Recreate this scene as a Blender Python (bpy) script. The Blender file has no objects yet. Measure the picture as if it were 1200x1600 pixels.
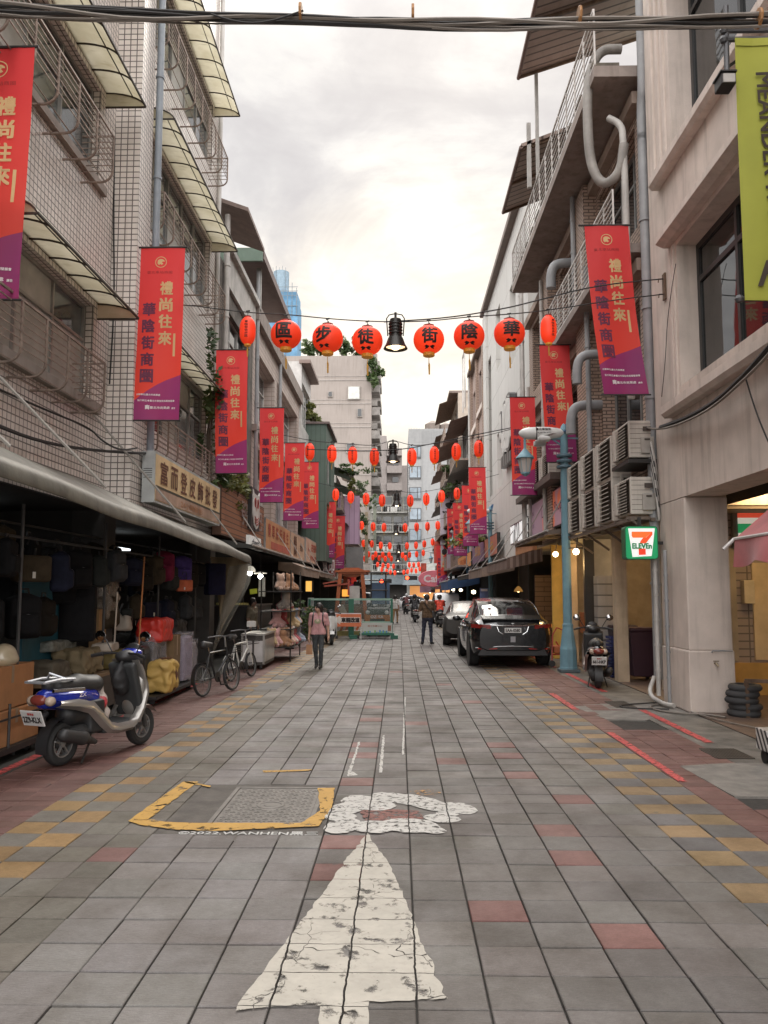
import bpy, math, random
import numpy as np
from mathutils import Vector, Matrix, noise as mnoise
random.seed(7)
SC = bpy.context.scene
COL = SC.collection
R = math.radians
# ------------------------------------------------------------------ camera
FPX, CAMH = 1290.0, 1.75
PITCH = math.atan(125/FPX); YAW = math.atan(24/FPX*math.cos(PITCH))
cam = bpy.data.cameras.new('camera'); co = bpy.data.objects.new('camera', cam); COL.objects.link(co)
co.location = (0, 0, CAMH); co.rotation_euler = (math.pi/2+PITCH, 0, YAW)
cam.sensor_fit = 'VERTICAL'; cam.sensor_height = 32; cam.sensor_width = 24
cam.lens = FPX/1600*32; cam.clip_end = 5000; cam.clip_start = .05
SC.camera = co
# ------------------------------------------------------------------ light
SC.view_settings.view_transform = 'Standard'; SC.view_settings.look = 'None'
SC.view_settings.gamma = 1; SC.view_settings.exposure = 0.42
SUN_EL, SUN_AZ = R(42), R(6)
sl = bpy.data.lights.new('sun', 'SUN'); sl.energy = 1.3; sl.angle = R(22); sl.color = (1, .93, .83)
so = bpy.data.objects.new('sun', sl); COL.objects.link(so); so.location = (0, 20, 40)
so.rotation_euler = (-(math.pi/2-SUN_EL), 0, -SUN_AZ)
wd = bpy.data.worlds.new('World'); SC.world = wd; wd.use_nodes = True
def build_world():
 nt = wd.node_tree; nt.nodes.clear(); N = nt.nodes.new; L = nt.links.new
 out = N('ShaderNodeOutputWorld'); bg = N('ShaderNodeBackground'); bg.inputs[1].default_value = .1
 L(bg.outputs[0], out.inputs[0])
 sky = N('ShaderNodeTexSky'); sky.sky_type = 'NISHITA'; sky.sun_disc = False
 sky.sun_elevation = SUN_EL; sky.sun_rotation = SUN_AZ; sky.air_density = 1.5; sky.dust_density = 4
 tc = N('ShaderNodeTexCoord'); sep = N('ShaderNodeSeparateXYZ'); L(tc.outputs['Generated'], sep.inputs[0])
 def m(op, a, b=None, c=None):
  n = N('ShaderNodeMath'); n.operation = op
  for i, v in enumerate((a, b, c)):
   if v is None: continue
   if isinstance(v, (int, float)): n.inputs[i].default_value = v
   else: L(v, n.inputs[i])
  return n.outputs[0]
 zc = m('MAXIMUM', sep.outputs[2], .0); zz = m('ADD', zc, .22)
 u = m('DIVIDE', sep.outputs[0], zz); v = m('DIVIDE', sep.outputs[1], zz)
 cb = N('ShaderNodeCombineXYZ'); L(u, cb.inputs[0]); L(v, cb.inputs[1])
 def ns(scale, det, rough, dist=0.0):
  n = N('ShaderNodeTexNoise'); n.inputs['Scale'].default_value = scale; n.inputs['Detail'].default_value = det
  n.inputs['Roughness'].default_value = rough; n.inputs['Distortion'].default_value = dist
  L(cb.outputs[0], n.inputs['Vector']); return n.outputs['Fac']
 a = ns(2.1, 9, .58, .7); b = ns(5.5, 8, .6, .5)
 c = m('ADD', m('MULTIPLY', a, .66), m('MULTIPLY', b, .34))
 rp = N('ShaderNodeValToRGB'); L(c, rp.inputs[0])
 e = rp.color_ramp.elements
 e[0].position = .40; e[0].color = (5.0, 4.85, 4.95, 1)
 e[1].position = .60; e[1].color = (7.3, 7.15, 6.85, 1)
 for p, k in ((.46, (5.45, 5.32, 5.36, 1)), (.50, (5.95, 5.8, 5.78, 1)), (.54, (6.7, 6.55, 6.42, 1))):
  x = e.new(p); x.color = k
 # the low bright break in the cloud over the end of the street
 d = Vector((.01, 1, .25)).normalized()
 dp = N('ShaderNodeVectorMath'); dp.operation = 'DOT_PRODUCT'; L(tc.outputs['Generated'], dp.inputs[0]); dp.inputs[1].default_value = d
 mr = N('ShaderNodeMapRange'); mr.interpolation_type = 'SMOOTHERSTEP'
 L(m('ADD', dp.outputs['Value'], m('MULTIPLY', m('SUBTRACT', a, .5), .06)), mr.inputs[0])
 mr.inputs[1].default_value = .955; mr.inputs[2].default_value = 1.0
 mx = N('ShaderNodeMix'); mx.data_type = 'RGBA'; mx.blend_type = 'ADD'
 L(mr.outputs[0], mx.inputs[0]); L(rp.outputs[0], mx.inputs[6]); mx.inputs[7].default_value = (2.9, 2.35, 1.35, 1)
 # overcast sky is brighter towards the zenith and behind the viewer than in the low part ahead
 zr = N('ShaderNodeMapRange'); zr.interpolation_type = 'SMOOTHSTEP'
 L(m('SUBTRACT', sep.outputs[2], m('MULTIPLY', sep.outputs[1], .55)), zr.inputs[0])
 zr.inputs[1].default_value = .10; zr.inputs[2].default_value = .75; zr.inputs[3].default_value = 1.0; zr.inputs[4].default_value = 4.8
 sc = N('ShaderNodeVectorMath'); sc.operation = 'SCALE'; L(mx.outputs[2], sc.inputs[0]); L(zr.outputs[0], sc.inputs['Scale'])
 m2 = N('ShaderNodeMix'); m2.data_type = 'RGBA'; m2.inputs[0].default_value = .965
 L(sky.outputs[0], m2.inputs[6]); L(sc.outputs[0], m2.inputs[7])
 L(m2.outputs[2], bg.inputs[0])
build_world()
# ------------------------------------------------------------------ pixel -> place (for setting things out only)
_f = Vector((-math.sin(YAW)*math.cos(PITCH), math.cos(YAW)*math.cos(PITCH), math.sin(PITCH)))
_r = Vector((math.cos(YAW), math.sin(YAW), 0)); _u = _r.cross(_f); EYE = Vector((0, 0, CAMH))
def ray(px, py): return _r*((px-600)/FPX) - _u*((py-800)/FPX) + _f
def G(px, py, z=0): d = ray(px, py); return EYE + d*((z-CAMH)/d.z)
def P(px, py, Y): d = ray(px, py); return EYE + d*(Y/d.y)
def W(px, py, X): d = ray(px, py); return EYE + d*(X/d.x)
# ------------------------------------------------------------------ materials
MATS = {}
def nodes_of(name):
 m = bpy.data.materials.new(name); m.use_nodes = True; nt = m.node_tree
 b = nt.nodes['Principled BSDF']; return m, nt, b
def mixc(nt, fac, a, b, blend='MIX'):
 n = nt.nodes.new('ShaderNodeMix'); n.data_type = 'RGBA'; n.blend_type = blend
 for i, v in ((0, fac), (6, a), (7, b)):
  if isinstance(v, (int, float)): n.inputs[i].default_value = v
  elif isinstance(v, tuple): n.inputs[i].default_value = (*v[:3], 1)
  else: nt.links.new(v, n.inputs[i])
 return n.outputs[2]
def mth(nt, op, a, b=None, clamp=False):
 n = nt.nodes.new('ShaderNodeMath'); n.operation = op; n.use_clamp = clamp
 for i, v in enumerate((a, b)):
  if v is None: continue
  if isinstance(v, (int, float)): n.inputs[i].default_value = v
  else: nt.links.new(v, n.inputs[i])
 return n.outputs[0]
def noise(nt, vec, scale, det=4, rough=.55):
 n = nt.nodes.new('ShaderNodeTexNoise'); n.inputs['Scale'].default_value = scale
 n.inputs['Detail'].default_value = det; n.inputs['Roughness'].default_value = rough
 nt.links.new(vec, n.inputs['Vector']); return n.outputs['Fac']
def remap(nt, v, a, b, c=0., d=1.):
 n = nt.nodes.new('ShaderNodeMapRange'); nt.links.new(v, n.inputs[0])
 for i, k in enumerate((a, b, c, d)): n.inputs[i+1].default_value = k
 return n.outputs[0]
def pos(nt): return nt.nodes.new('ShaderNodeNewGeometry').outputs['Position']
def scalev(nt, vec, s):
 n = nt.nodes.new('ShaderNodeVectorMath'); n.operation = 'MULTIPLY'; nt.links.new(vec, n.inputs[0]); n.inputs[1].default_value = s
 return n.outputs[0]
def bump(nt, b, h, strength=.3, dist=.01):
 n = nt.nodes.new('ShaderNodeBump'); n.inputs['Strength'].default_value = strength; n.inputs['Distance'].default_value = dist
 nt.links.new(h, n.inputs['Height']); nt.links.new(n.outputs[0], b.inputs['Normal'])
def mat(name, col, rough=.7, metal=0, var=.25, vs=2.5, bmp=.15, bs=40, spec=.5, streak=0, coat=0, emit=0, ecol=None, alpha=1, sheen=0):
 """plain surface with mottling, fine bump and optional rain streaks"""
 if name in MATS: return MATS[name]
 m, nt, b = nodes_of(name); p = pos(nt)
 c = tuple(col)
 lo = tuple(x*(1-var) for x in c); hi = tuple(min(1, x*(1+var*.6)) for x in c)
 f = remap(nt, noise(nt, p, vs, 6, .6), .3, .7)
 out = mixc(nt, f, lo, hi)
 if streak:
  s = noise(nt, scalev(nt, p, (5, 5, .35)), 1.0, 5, .65)
  out = mixc(nt, remap(nt, s, .5, .72, 0, streak), out, tuple(x*.33 for x in (c[0]*1.05, c[1], c[2]*.9)))
 nt.links.new(out, b.inputs['Base Color'])
 b.inputs['Roughness'].default_value = rough; b.inputs['Metallic'].default_value = metal
 b.inputs['Specular IOR Level'].default_value = spec
 if coat: b.inputs['Coat Weight'].default_value = coat; b.inputs['Coat Roughness'].default_value = .05
 if sheen: b.inputs['Sheen Weight'].default_value = sheen
 if bmp: bump(nt, b, noise(nt, p, bs, 3, .6), bmp, .01)
 if emit:
  b.inputs['Emission Color'].default_value = (*(ecol or col), 1); b.inputs['Emission Strength'].default_value = emit
 if alpha < 1: b.inputs['Alpha'].default_value = alpha
 MATS[name] = m; return m
def wallmat(name, c1, c2, mortar, w, h, ms, offset=0., rough=.6, streak=.5, bs=.5, dirt=.3):
 """tiles or bricks laid in the plane of the wall"""
 if name in MATS: return MATS[name]
 m, nt, b = nodes_of(name); g = nt.nodes.new('ShaderNodeNewGeometry'); p = g.outputs['Position']
 sp = nt.nodes.new('ShaderNodeSeparateXYZ'); nt.links.new(p, sp.inputs[0])
 sn = nt.nodes.new('ShaderNodeSeparateXYZ'); nt.links.new(g.outputs['True Normal'], sn.inputs[0])
 isy = mth(nt, 'GREATER_THAN', mth(nt, 'ABSOLUTE', sn.outputs[1]), .7)
 isz = mth(nt, 'GREATER_THAN', mth(nt, 'ABSOLUTE', sn.outputs[2]), .7)
 u = nt.nodes.new('ShaderNodeMix'); nt.links.new(isy, u.inputs[0]); nt.links.new(sp.outputs[1], u.inputs[2]); nt.links.new(sp.outputs[0], u.inputs[3])
 v = nt.nodes.new('ShaderNodeMix'); nt.links.new(isz, v.inputs[0]); nt.links.new(sp.outputs[2], v.inputs[2]); nt.links.new(sp.outputs[0], v.inputs[3])
 cb = nt.nodes.new('ShaderNodeCombineXYZ'); nt.links.new(u.outputs[0], cb.inputs[0]); nt.links.new(v.outputs[0], cb.inputs[1])
 t = nt.nodes.new('ShaderNodeTexBrick'); nt.links.new(cb.outputs[0], t.inputs['Vector'])
 t.offset = offset; t.squash = 1
 t.inputs['Scale'].default_value = 1; t.inputs['Color1'].default_value = (*c1, 1); t.inputs['Color2'].default_value = (*c2, 1)
 t.inputs['Mortar'].default_value = (*mortar, 1); t.inputs['Mortar Size'].default_value = ms; t.inputs['Mortar Smooth'].default_value = .1
 t.inputs['Brick Width'].default_value = w; t.inputs['Row Height'].default_value = h; t.inputs['Bias'].default_value = 0
 out = t.outputs['Color']
 out = mixc(nt, remap(nt, noise(nt, p, 1.1, 6, .62), .42, .75, 0, dirt), out, tuple(x*.45 for x in c1))
 if streak:
  s = noise(nt, scalev(nt, p, (4, 4, .3)), 1., 5, .65)
  out = mixc(nt, remap(nt, s, .5, .72, 0, streak), out, (c1[0]*.36, c1[1]*.31, c1[2]*.26))
 nt.links.new(out, b.inputs['Base Color']); b.inputs['Roughness'].default_value = rough
 inv = mth(nt, 'SUBTRACT', 1., t.outputs['Fac'])
 bump(nt, b, mth(nt, 'ADD', inv, mth(nt, 'MULTIPLY', noise(nt, p, 60, 2), .15)), bs, .012)
 MATS[name] = m; return m
def glassmat(name, col=(.02, .022, .025), rough=.06, alpha=1., spec=.7):
 if name in MATS: return MATS[name]
 m, nt, b = nodes_of(name); p = pos(nt)
 nt.links.new(mixc(nt, remap(nt, noise(nt, p, .9, 3), .35, .65), tuple(c*.5 for c in col), col), b.inputs['Base Color'])
 b.inputs['Roughness'].default_value = rough; b.inputs['Specular IOR Level'].default_value = spec
 b.inputs['Alpha'].default_value = alpha
 bump(nt, b, noise(nt, p, 1.3, 2), .06, .05)
 MATS[name] = m; return m
def lampmat(name, col, e):
 return mat(name, col, .5, 0, .02, emit=e, ecol=col, bmp=0)
# ------------------------------------------------------------------ mesh building
class MB:
 def __init__(s): s.v = []; s.f = []; s.m = []; s.cur = 0
 def add(s, vs, fs, m=None):
  o = len(s.v); s.v += [tuple(p) for p in vs]; k = s.cur if m is None else m
  for f in fs: s.f.append(tuple(i+o for i in f)); s.m.append(k)
  return s
 def quad(s, a, b, c, d, m=None): return s.add((a, b, c, d), ((0, 1, 2, 3),), m)
 def box(s, x0, x1, y0, y1, z0, z1, m=None):
  if x0 > x1: x0, x1 = x1, x0
  if y0 > y1: y0, y1 = y1, y0
  if z0 > z1: z0, z1 = z1, z0
  return s.add(((x0, y0, z0), (x1, y0, z0), (x1, y1, z0), (x0, y1, z0), (x0, y0, z1), (x1, y0, z1), (x1, y1, z1), (x0, y1, z1)),
              ((0, 3, 2, 1), (4, 5, 6, 7), (0, 1, 5, 4), (1, 2, 6, 5), (2, 3, 7, 6), (3, 0, 4, 7)), m)
 def obox(s, c, h, mx=None, m=None):
  c = Vector(c); mx = mx or Matrix.Identity(3)
  vs = [c + mx @ Vector((sx*h[0], sy*h[1], sz*h[2])) for sz in (-1, 1) for sx, sy in ((-1, -1), (1, -1), (1, 1), (-1, 1))]
  return s.add(vs, ((0, 3, 2, 1), (4, 5, 6, 7), (0, 1, 5, 4), (1, 2, 6, 5), (2, 3, 7, 6), (3, 0, 4, 7)), m)
 def bar(s, p, q, w, h=None, m=None):
  p = Vector(p); q = Vector(q); d = q-p; L = d.length
  if L < 1e-6: return s
  mx = d.to_track_quat('X', 'Z').to_matrix()
  return s.obox((p+q)/2, (L/2, w/2, (h or w)/2), mx, m)
 def tube(s, pts, r, n=6, m=None, cap=True):
  pts = [Vector(p) for p in pts]; rr = r if isinstance(r, (list, tuple)) else [r]*len(pts)
  rings = []; prev = None
  for i, p in enumerate(pts):
   a = pts[max(i-1, 0)]; b = pts[min(i+1, len(pts)-1)]; t = (b-a).normalized()
   if prev is None: x = t.orthogonal().normalized()
   else:
    x = prev - t*prev.dot(t)
    x = x.normalized() if x.length > 1e-6 else t.orthogonal().normalized()
   prev = x; y = t.cross(x)
   rings.append([p + (x*math.cos(2*math.pi*k/n)+y*math.sin(2*math.pi*k/n))*rr[i] for k in range(n)])
  vs = [q for g in rings for q in g]; fs = []
  for i in range(len(pts)-1):
   for k in range(n): fs.append((i*n+k, i*n+(k+1) % n, (i+1)*n+(k+1) % n, (i+1)*n+k))
  if cap: fs.append(tuple(range(n-1, -1, -1))); fs.append(tuple((len(pts)-1)*n+k for k in range(n)))
  return s.add(vs, fs, m)
 def lathe(s, prof, n=16, c=(0, 0, 0), axis='Z', m=None, sx=1., sy=1., loop=False):
  """prof: (radius, height) list"""
  vs = []; fs = []; c = Vector(c)
  for r, h in prof:
   for k in range(n):
    a = 2*math.pi*k/n; p = (r*math.cos(a)*sx, r*math.sin(a)*sy, h)
    if axis == 'X': p = (p[2], p[0], p[1])
    elif axis == 'Y': p = (p[0], p[2], p[1])
    vs.append(c+Vector(p))
  for i in range(len(prof)-1):
   for k in range(n):
    q = (i*n+k, i*n+(k+1) % n, (i+1)*n+(k+1) % n, (i+1)*n+k)
    fs.append(q if axis != 'Y' else q[::-1])
  if loop:
   q = (len(prof)-1)*n
   return s.add(vs, fs+[(q+k, q+(k+1) % n, (k+1) % n, k) for k in range(n)], m)
  if prof[0][0] > 1e-5: fs.append(tuple(range(n-1, -1, -1)))
  if prof[-1][0] > 1e-5: fs.append(tuple((len(prof)-1)*n+k for k in range(n)))
  return s.add(vs, fs, m)
 def prism(s, poly, y0, y1, axis='Y', m=None):
  """poly in (a,b): axis Y -> (x,z), X -> (y,z), Z -> (x,y)"""
  n = len(poly)
  def q(a, b, t): return (a, t, b) if axis == 'Y' else (t, a, b) if axis == 'X' else (a, b, t)
  vs = [q(a, b, y0) for a, b in poly]+[q(a, b, y1) for a, b in poly]
  fs = [tuple(range(n)), tuple(range(2*n-1, n-1, -1))]+[(i, i+n, (i+1) % n+n, (i+1) % n) for i in range(n)]
  return s.add(vs, fs, m)
 def grid(s, fn, nu, nv, m=None):
  vs = [fn(i/nu, j/nv) for j in range(nv+1) for i in range(nu+1)]
  fs = [(j*(nu+1)+i, j*(nu+1)+i+1, (j+1)*(nu+1)+i+1, (j+1)*(nu+1)+i) for j in range(nv) for i in range(nu)]
  return s.add(vs, fs, m)
 def build(s, name, mats, parent=None, smooth=False, bevel=0., seg=2, local=False, fix=True):
  if not isinstance(mats, (list, tuple)): mats = [mats]
  me = bpy.data.meshes.new(name)
  off = Vector((0, 0, 0)) if (parent is None or local) else origin(parent)
  vs = s.v if off.length == 0 else [(p[0]-off.x, p[1]-off.y, p[2]-off.z) for p in s.v]
  me.from_pydata(vs, [], s.f)
  for k in mats: me.materials.append(k)
  if len(mats) > 1: me.polygons.foreach_set('material_index', s.m)
  if smooth: me.polygons.foreach_set('use_smooth', [True]*len(me.polygons))
  if fix:
   import bmesh
   bm = bmesh.new(); bm.from_mesh(me); bmesh.ops.recalc_face_normals(bm, faces=bm.faces); bm.to_mesh(me); bm.free()
  if smooth and hasattr(me, 'set_sharp_from_angle'): me.set_sharp_from_angle(angle=R(40))
  me.update()
  o = bpy.data.objects.new(name, me); COL.objects.link(o)
  if parent is not None: o.parent = parent
  if bevel:
   b = o.modifiers.new('bevel', 'BEVEL'); b.width = bevel; b.segments = seg; b.limit_method = 'ANGLE'; b.angle_limit = R(35)
  return o
def origin(o):
 v = Vector(o.location)
 while o.parent is not None: o = o.parent; v += Vector(o.location)
 return v
def tag(o, label, cat, group=None, kind=None):
 if label: o['label'] = label
 if cat: o['category'] = cat
 if group: o['group'] = group
 if kind: o['kind'] = kind
 return o
def thing(name, label, cat, loc=(0, 0, 0), rz=0, group=None):
 o = bpy.data.objects.new(name, None); COL.objects.link(o); o.empty_display_size = .1
 o.location = loc; o.rotation_euler = (0, 0, rz); return tag(o, label, cat, group)
def structure(o): o['kind'] = 'structure'; return o
def kids(o): return [c for c in bpy.data.objects if c.parent is o]
def dup(root, loc, rz=0, label=None, group=None, scale=None):
 r = root.copy(); COL.objects.link(r); r.location = loc; r.rotation_euler = (0, 0, rz)
 if scale: r.scale = (scale,)*3 if isinstance(scale, (int, float)) else scale
 if label: r['label'] = label
 if group: r['group'] = group
 for ch in kids(root):
  c = ch.copy(); COL.objects.link(c); c.parent = r
  for g in kids(ch):
   d = g.copy(); COL.objects.link(d); d.parent = c
 return r
def soften(pts, it=3):
 pts = [Vector(p) for p in pts]
 for _ in range(it):
  q = [pts[0]]
  for a, b in zip(pts, pts[1:]): q += [a.lerp(b, .25), a.lerp(b, .75)]
  pts = q+[pts[-1]]
 return pts
# ------------------------------------------------------------------ lettering
_TX = {}
def glyphs(s, bold=0.):
 """flat outline mesh of a line of text, one unit high, centred; returns (verts, faces)"""
 bold = 0
 if (s, bold) in _TX: return _TX[s, bold]
 cu = bpy.data.curves.new('lettering', 'FONT'); cu.body = s; cu.size = 1; cu.resolution_u = 2
 cu.align_x = 'CENTER'; cu.align_y = 'CENTER'
 o = bpy.data.objects.new('lettering', cu); COL.objects.link(o)
 dg = bpy.context.evaluated_depsgraph_get()
 me = bpy.data.meshes.new_from_object(o.evaluated_get(dg))
 vs = np.array([v.co[:] for v in me.vertices]) if len(me.vertices) else np.zeros((0, 3))
 fs = [tuple(p.vertices) for p in me.polygons]
 bpy.data.objects.remove(o); bpy.data.curves.remove(cu); bpy.data.meshes.remove(me)
 if len(vs): vs -= (vs.min(0)+vs.max(0))/2
 _TX[s, bold] = (vs, fs); return _TX[s, bold]
def fine_glyphs(s):
 """the same with long edges split, for lettering that wraps round a curved surface"""
 if (s, 'fine') in _TX: return _TX[s, 'fine']
 import bmesh
 vs, fs = glyphs(s); bm = bmesh.new(); V = [bm.verts.new(v) for v in vs]
 for f in fs:
  try: bm.faces.new([V[i] for i in f])
  except ValueError: pass
 bmesh.ops.triangulate(bm, faces=bm.faces)
 for _ in range(5):
  L = [e for e in bm.edges if e.calc_length() > .09]
  if not L: break
  bmesh.ops.subdivide_edges(bm, edges=L, cuts=1); bmesh.ops.triangulate(bm, faces=bm.faces)
 bm.verts.index_update(); r = (np.array([v.co[:] for v in bm.verts]), [tuple(v.index for v in f.verts) for f in bm.faces]); bm.free()
 _TX[s, 'fine'] = r; return r
def put_text(mb, s, c, right, up, h, w=None, bold=.0, m=None, fn=None, fine=False):
 """adds text to a mesh builder: c centre, right/up unit vectors, h cap height, w total width"""
 vs, fs = fine_glyphs(s) if fine else glyphs(s, bold)
 if not len(vs): return mb
 e = vs.max(0)-vs.min(0); ky = h/max(e[1], 1e-6); kx = w/max(e[0], 1e-6) if w else ky
 c = Vector(c); right = Vector(right); up = Vector(up)
 nb = right.cross(up).normalized(); b = max(0, bold)*1.35
 for i, (dx, dy) in enumerate(((0, 0), (b, b), (-b, -b), (b, -b), (-b, b)) if b > .004 else ((0, 0),)):
  out = [c + right*((v[0]+dx)*kx) + up*((v[1]+dy)*ky) for v in vs]
  if fn: out = [fn(p) for p in out]
  mb.add([p+nb*(.0007*i) for p in out], fs, m)
 return mb
# ------------------------------------------------------------------ implicit surfaces (bodies, bags, bodywork)
def sdf_mesh(prims, res=.015, k=.03, mats=None, pad=.06):
 """one continuous surface round capsules ('c',a,b,ra,rb,mat), ellipsoids ('e',c,r,mat) and boxes ('b',c,h,round,mat,mx)"""
 lo = np.full(3, 1e9); hi = -lo
 for p in prims:
  if p[0] == 'c':
   for q, r in ((p[1], p[3]), (p[2], p[4])): lo = np.minimum(lo, np.array(q)-r); hi = np.maximum(hi, np.array(q)+r)
  elif p[0] == 'e': lo = np.minimum(lo, np.array(p[1])-p[2]); hi = np.maximum(hi, np.array(p[1])+p[2])
  else:
   rr = np.linalg.norm(p[2])+p[3]
   if len(p) < 6: rr = np.array(p[2])+p[3]
   lo = np.minimum(lo, np.array(p[1])-rr); hi = np.maximum(hi, np.array(p[1])+rr)
 lo -= pad; hi += pad
 n = np.ceil((hi-lo)/res).astype(int)+1
 X, Y, Z = np.meshgrid(*[lo[i]+res*np.arange(n[i]) for i in range(3)], indexing='ij')
 Q = np.stack((X, Y, Z), -1)
 D = None; ID = None; best = None
 for p in prims:
  if p[0] == 'c':
   a = np.array(p[1], float); b = np.array(p[2], float); ab = b-a; L = max(ab@ab, 1e-9)
   t = np.clip(((Q-a)@ab)/L, 0, 1); d = np.linalg.norm(Q-a-t[..., None]*ab, axis=-1)-(p[3]+(p[4]-p[3])*t); mi = p[5]
  elif p[0] == 'e':
   r = np.array(p[2], float); q = (Q-np.array(p[1]))/r; l0 = np.linalg.norm(q, axis=-1); l1 = np.linalg.norm(q/r, axis=-1)
   d = l0*(l0-1)/np.maximum(l1, 1e-6); mi = p[3]
  else:
   q = Q-np.array(p[1])
   if len(p) > 5: q = q@np.array(p[5])
   q = np.abs(q)-np.array(p[2]); d = np.linalg.norm(np.maximum(q, 0), axis=-1)+np.minimum(q.max(-1), 0)-p[3]; mi = p[4]
  if D is None: D = d; ID = np.full(d.shape, mi); best = d.copy()
  else:
   ID = np.where(d < best, mi, ID); best = np.minimum(best, d)
   h = np.maximum(k-np.abs(D-d), 0)/k; D = np.minimum(D, d)-h*h*k*.25
 neg = D < 0
 c8 = [(i, j, l) for i in (0, 1) for j in (0, 1) for l in (0, 1)]
 sl = lambda A, o: A[o[0]:A.shape[0]-1+o[0], o[1]:A.shape[1]-1+o[1], o[2]:A.shape[2]-1+o[2]]
 cnt = sum(sl(neg, o).astype(int) for o in c8); act = (cnt > 0) & (cnt < 8)
 idx = np.full(act.shape, -1); cells = np.argwhere(act); idx[act] = np.arange(len(cells))
 acc = np.zeros((len(cells), 3)); num = np.zeros(len(cells))
 for o in c8:
  for ax in range(3):
   if o[ax]: continue
   o2 = list(o); o2[ax] = 1
   A = D[tuple((cells+o).T)]; B = D[tuple((cells+o2).T)]; cr = (A < 0) != (B < 0)
   t = np.where(cr, A/np.where(np.abs(A-B) < 1e-12, 1, A-B), 0)
   q = cells+np.array(o)+0.0; q[:, ax] += t
   acc[cr] += q[cr]; num[cr] += 1
 V = lo+res*(acc/num[:, None]); F = []
 for ax in range(3):
  u, w = [a for a in range(3) if a != ax]
  A = np.take(neg, range(neg.shape[ax]-1), ax); B = np.take(neg, range(1, neg.shape[ax]), ax)
  e = np.argwhere(A != B)
  e = e[(e[:, u] > 0) & (e[:, w] > 0)]
  if not len(e): continue
  e = e[(e[:, u] < n[u]-1) & (e[:, w] < n[w]-1)]
  q = []
  for du, dw in ((1, 1), (0, 1), (0, 0), (1, 0)):
   c = e.copy(); c[:, u] -= du; c[:, w] -= dw; q.append(idx[tuple(c.T)])
  F.append(np.stack(q, 1))
 F = np.concatenate(F); F = F[(F >= 0).all(1)]
 ce = cells[F[:, 0]]; mi = ID[tuple(ce.T)]
 mb = MB(); mb.v = [tuple(v) for v in V]; mb.f = [tuple(int(i) for i in f) for f in F]; mb.m = [int(i) for i in mi]
 return mb
# ================================================================== GROUND
def tile_material():
 m, nt, b = nodes_of('paving'); p = pos(nt)
 at = nt.nodes.new('ShaderNodeAttribute'); at.attribute_name = 'col'
 n1 = noise(nt, p, 1.3, 6, .65); n2 = noise(nt, p, 14, 5, .65); n3 = noise(nt, p, 90, 2, .6)
 c = mixc(nt, remap(nt, n1, .38, .66, 0, .75), at.outputs['Color'], mixc(nt, 1., at.outputs['Color'], (.58, .54, .48), 'MULTIPLY'))
 c = mixc(nt, remap(nt, noise(nt, scalev(nt, p, (3.5, .5, 1)), 1., 5, .6), .45, .7, 0, .45), c, mixc(nt, 1., c, (.66, .62, .57), 'MULTIPLY'))
 c = mixc(nt, remap(nt, n2, .4, .75, 0, .5), c, mixc(nt, 1., c, (.68, .66, .64), 'MULTIPLY'))
 c = mixc(nt, remap(nt, n3, .35, .7, 0, .35), c, mixc(nt, 1., c, (1.35, 1.33, 1.3), 'MULTIPLY'))
 # scattered dark spots: gum and oil
 g = nt.nodes.new('ShaderNodeMapping'); nt.links.new(p, g.inputs[0]); g.inputs['Rotation'].default_value = (0, 0, R(38)); g.inputs['Scale'].default_value = (26, 130, 1)
 n5 = noise(nt, g.outputs[0], 1., 3, .6)
 c = mixc(nt, remap(nt, n5, .42, .68, 0, .5), c, mixc(nt, 1., c, (.62, .61, .6), 'MULTIPLY'))
 c = mixc(nt, remap(nt, noise(nt, p, 210, 2, .6), .56, .72, 0, .5), c, mixc(nt, 1., c, (1.7, 1.68, 1.65), 'MULTIPLY'))
 n4 = noise(nt, p, 5.5, 2, .5)
 c = mixc(nt, remap(nt, n4, .72, .76, 0, .55), c, (.06, .055, .05))
 nt.links.new(c, b.inputs['Base Color'])
 nt.links.new(remap(nt, n1, .3, .7, .5, .78), b.inputs['Roughness']); b.inputs['Specular IOR Level'].default_value = .35
 bump(nt, b, mth(nt, 'ADD', mth(nt, 'MULTIPLY', n3, .6), mth(nt, 'ADD', mth(nt, 'MULTIPLY', n2, .8), mth(nt, 'MULTIPLY', n5, .9))), .55, .006)
 return m
YROW = G(300, 1303.7).y; RP = .311
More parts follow.
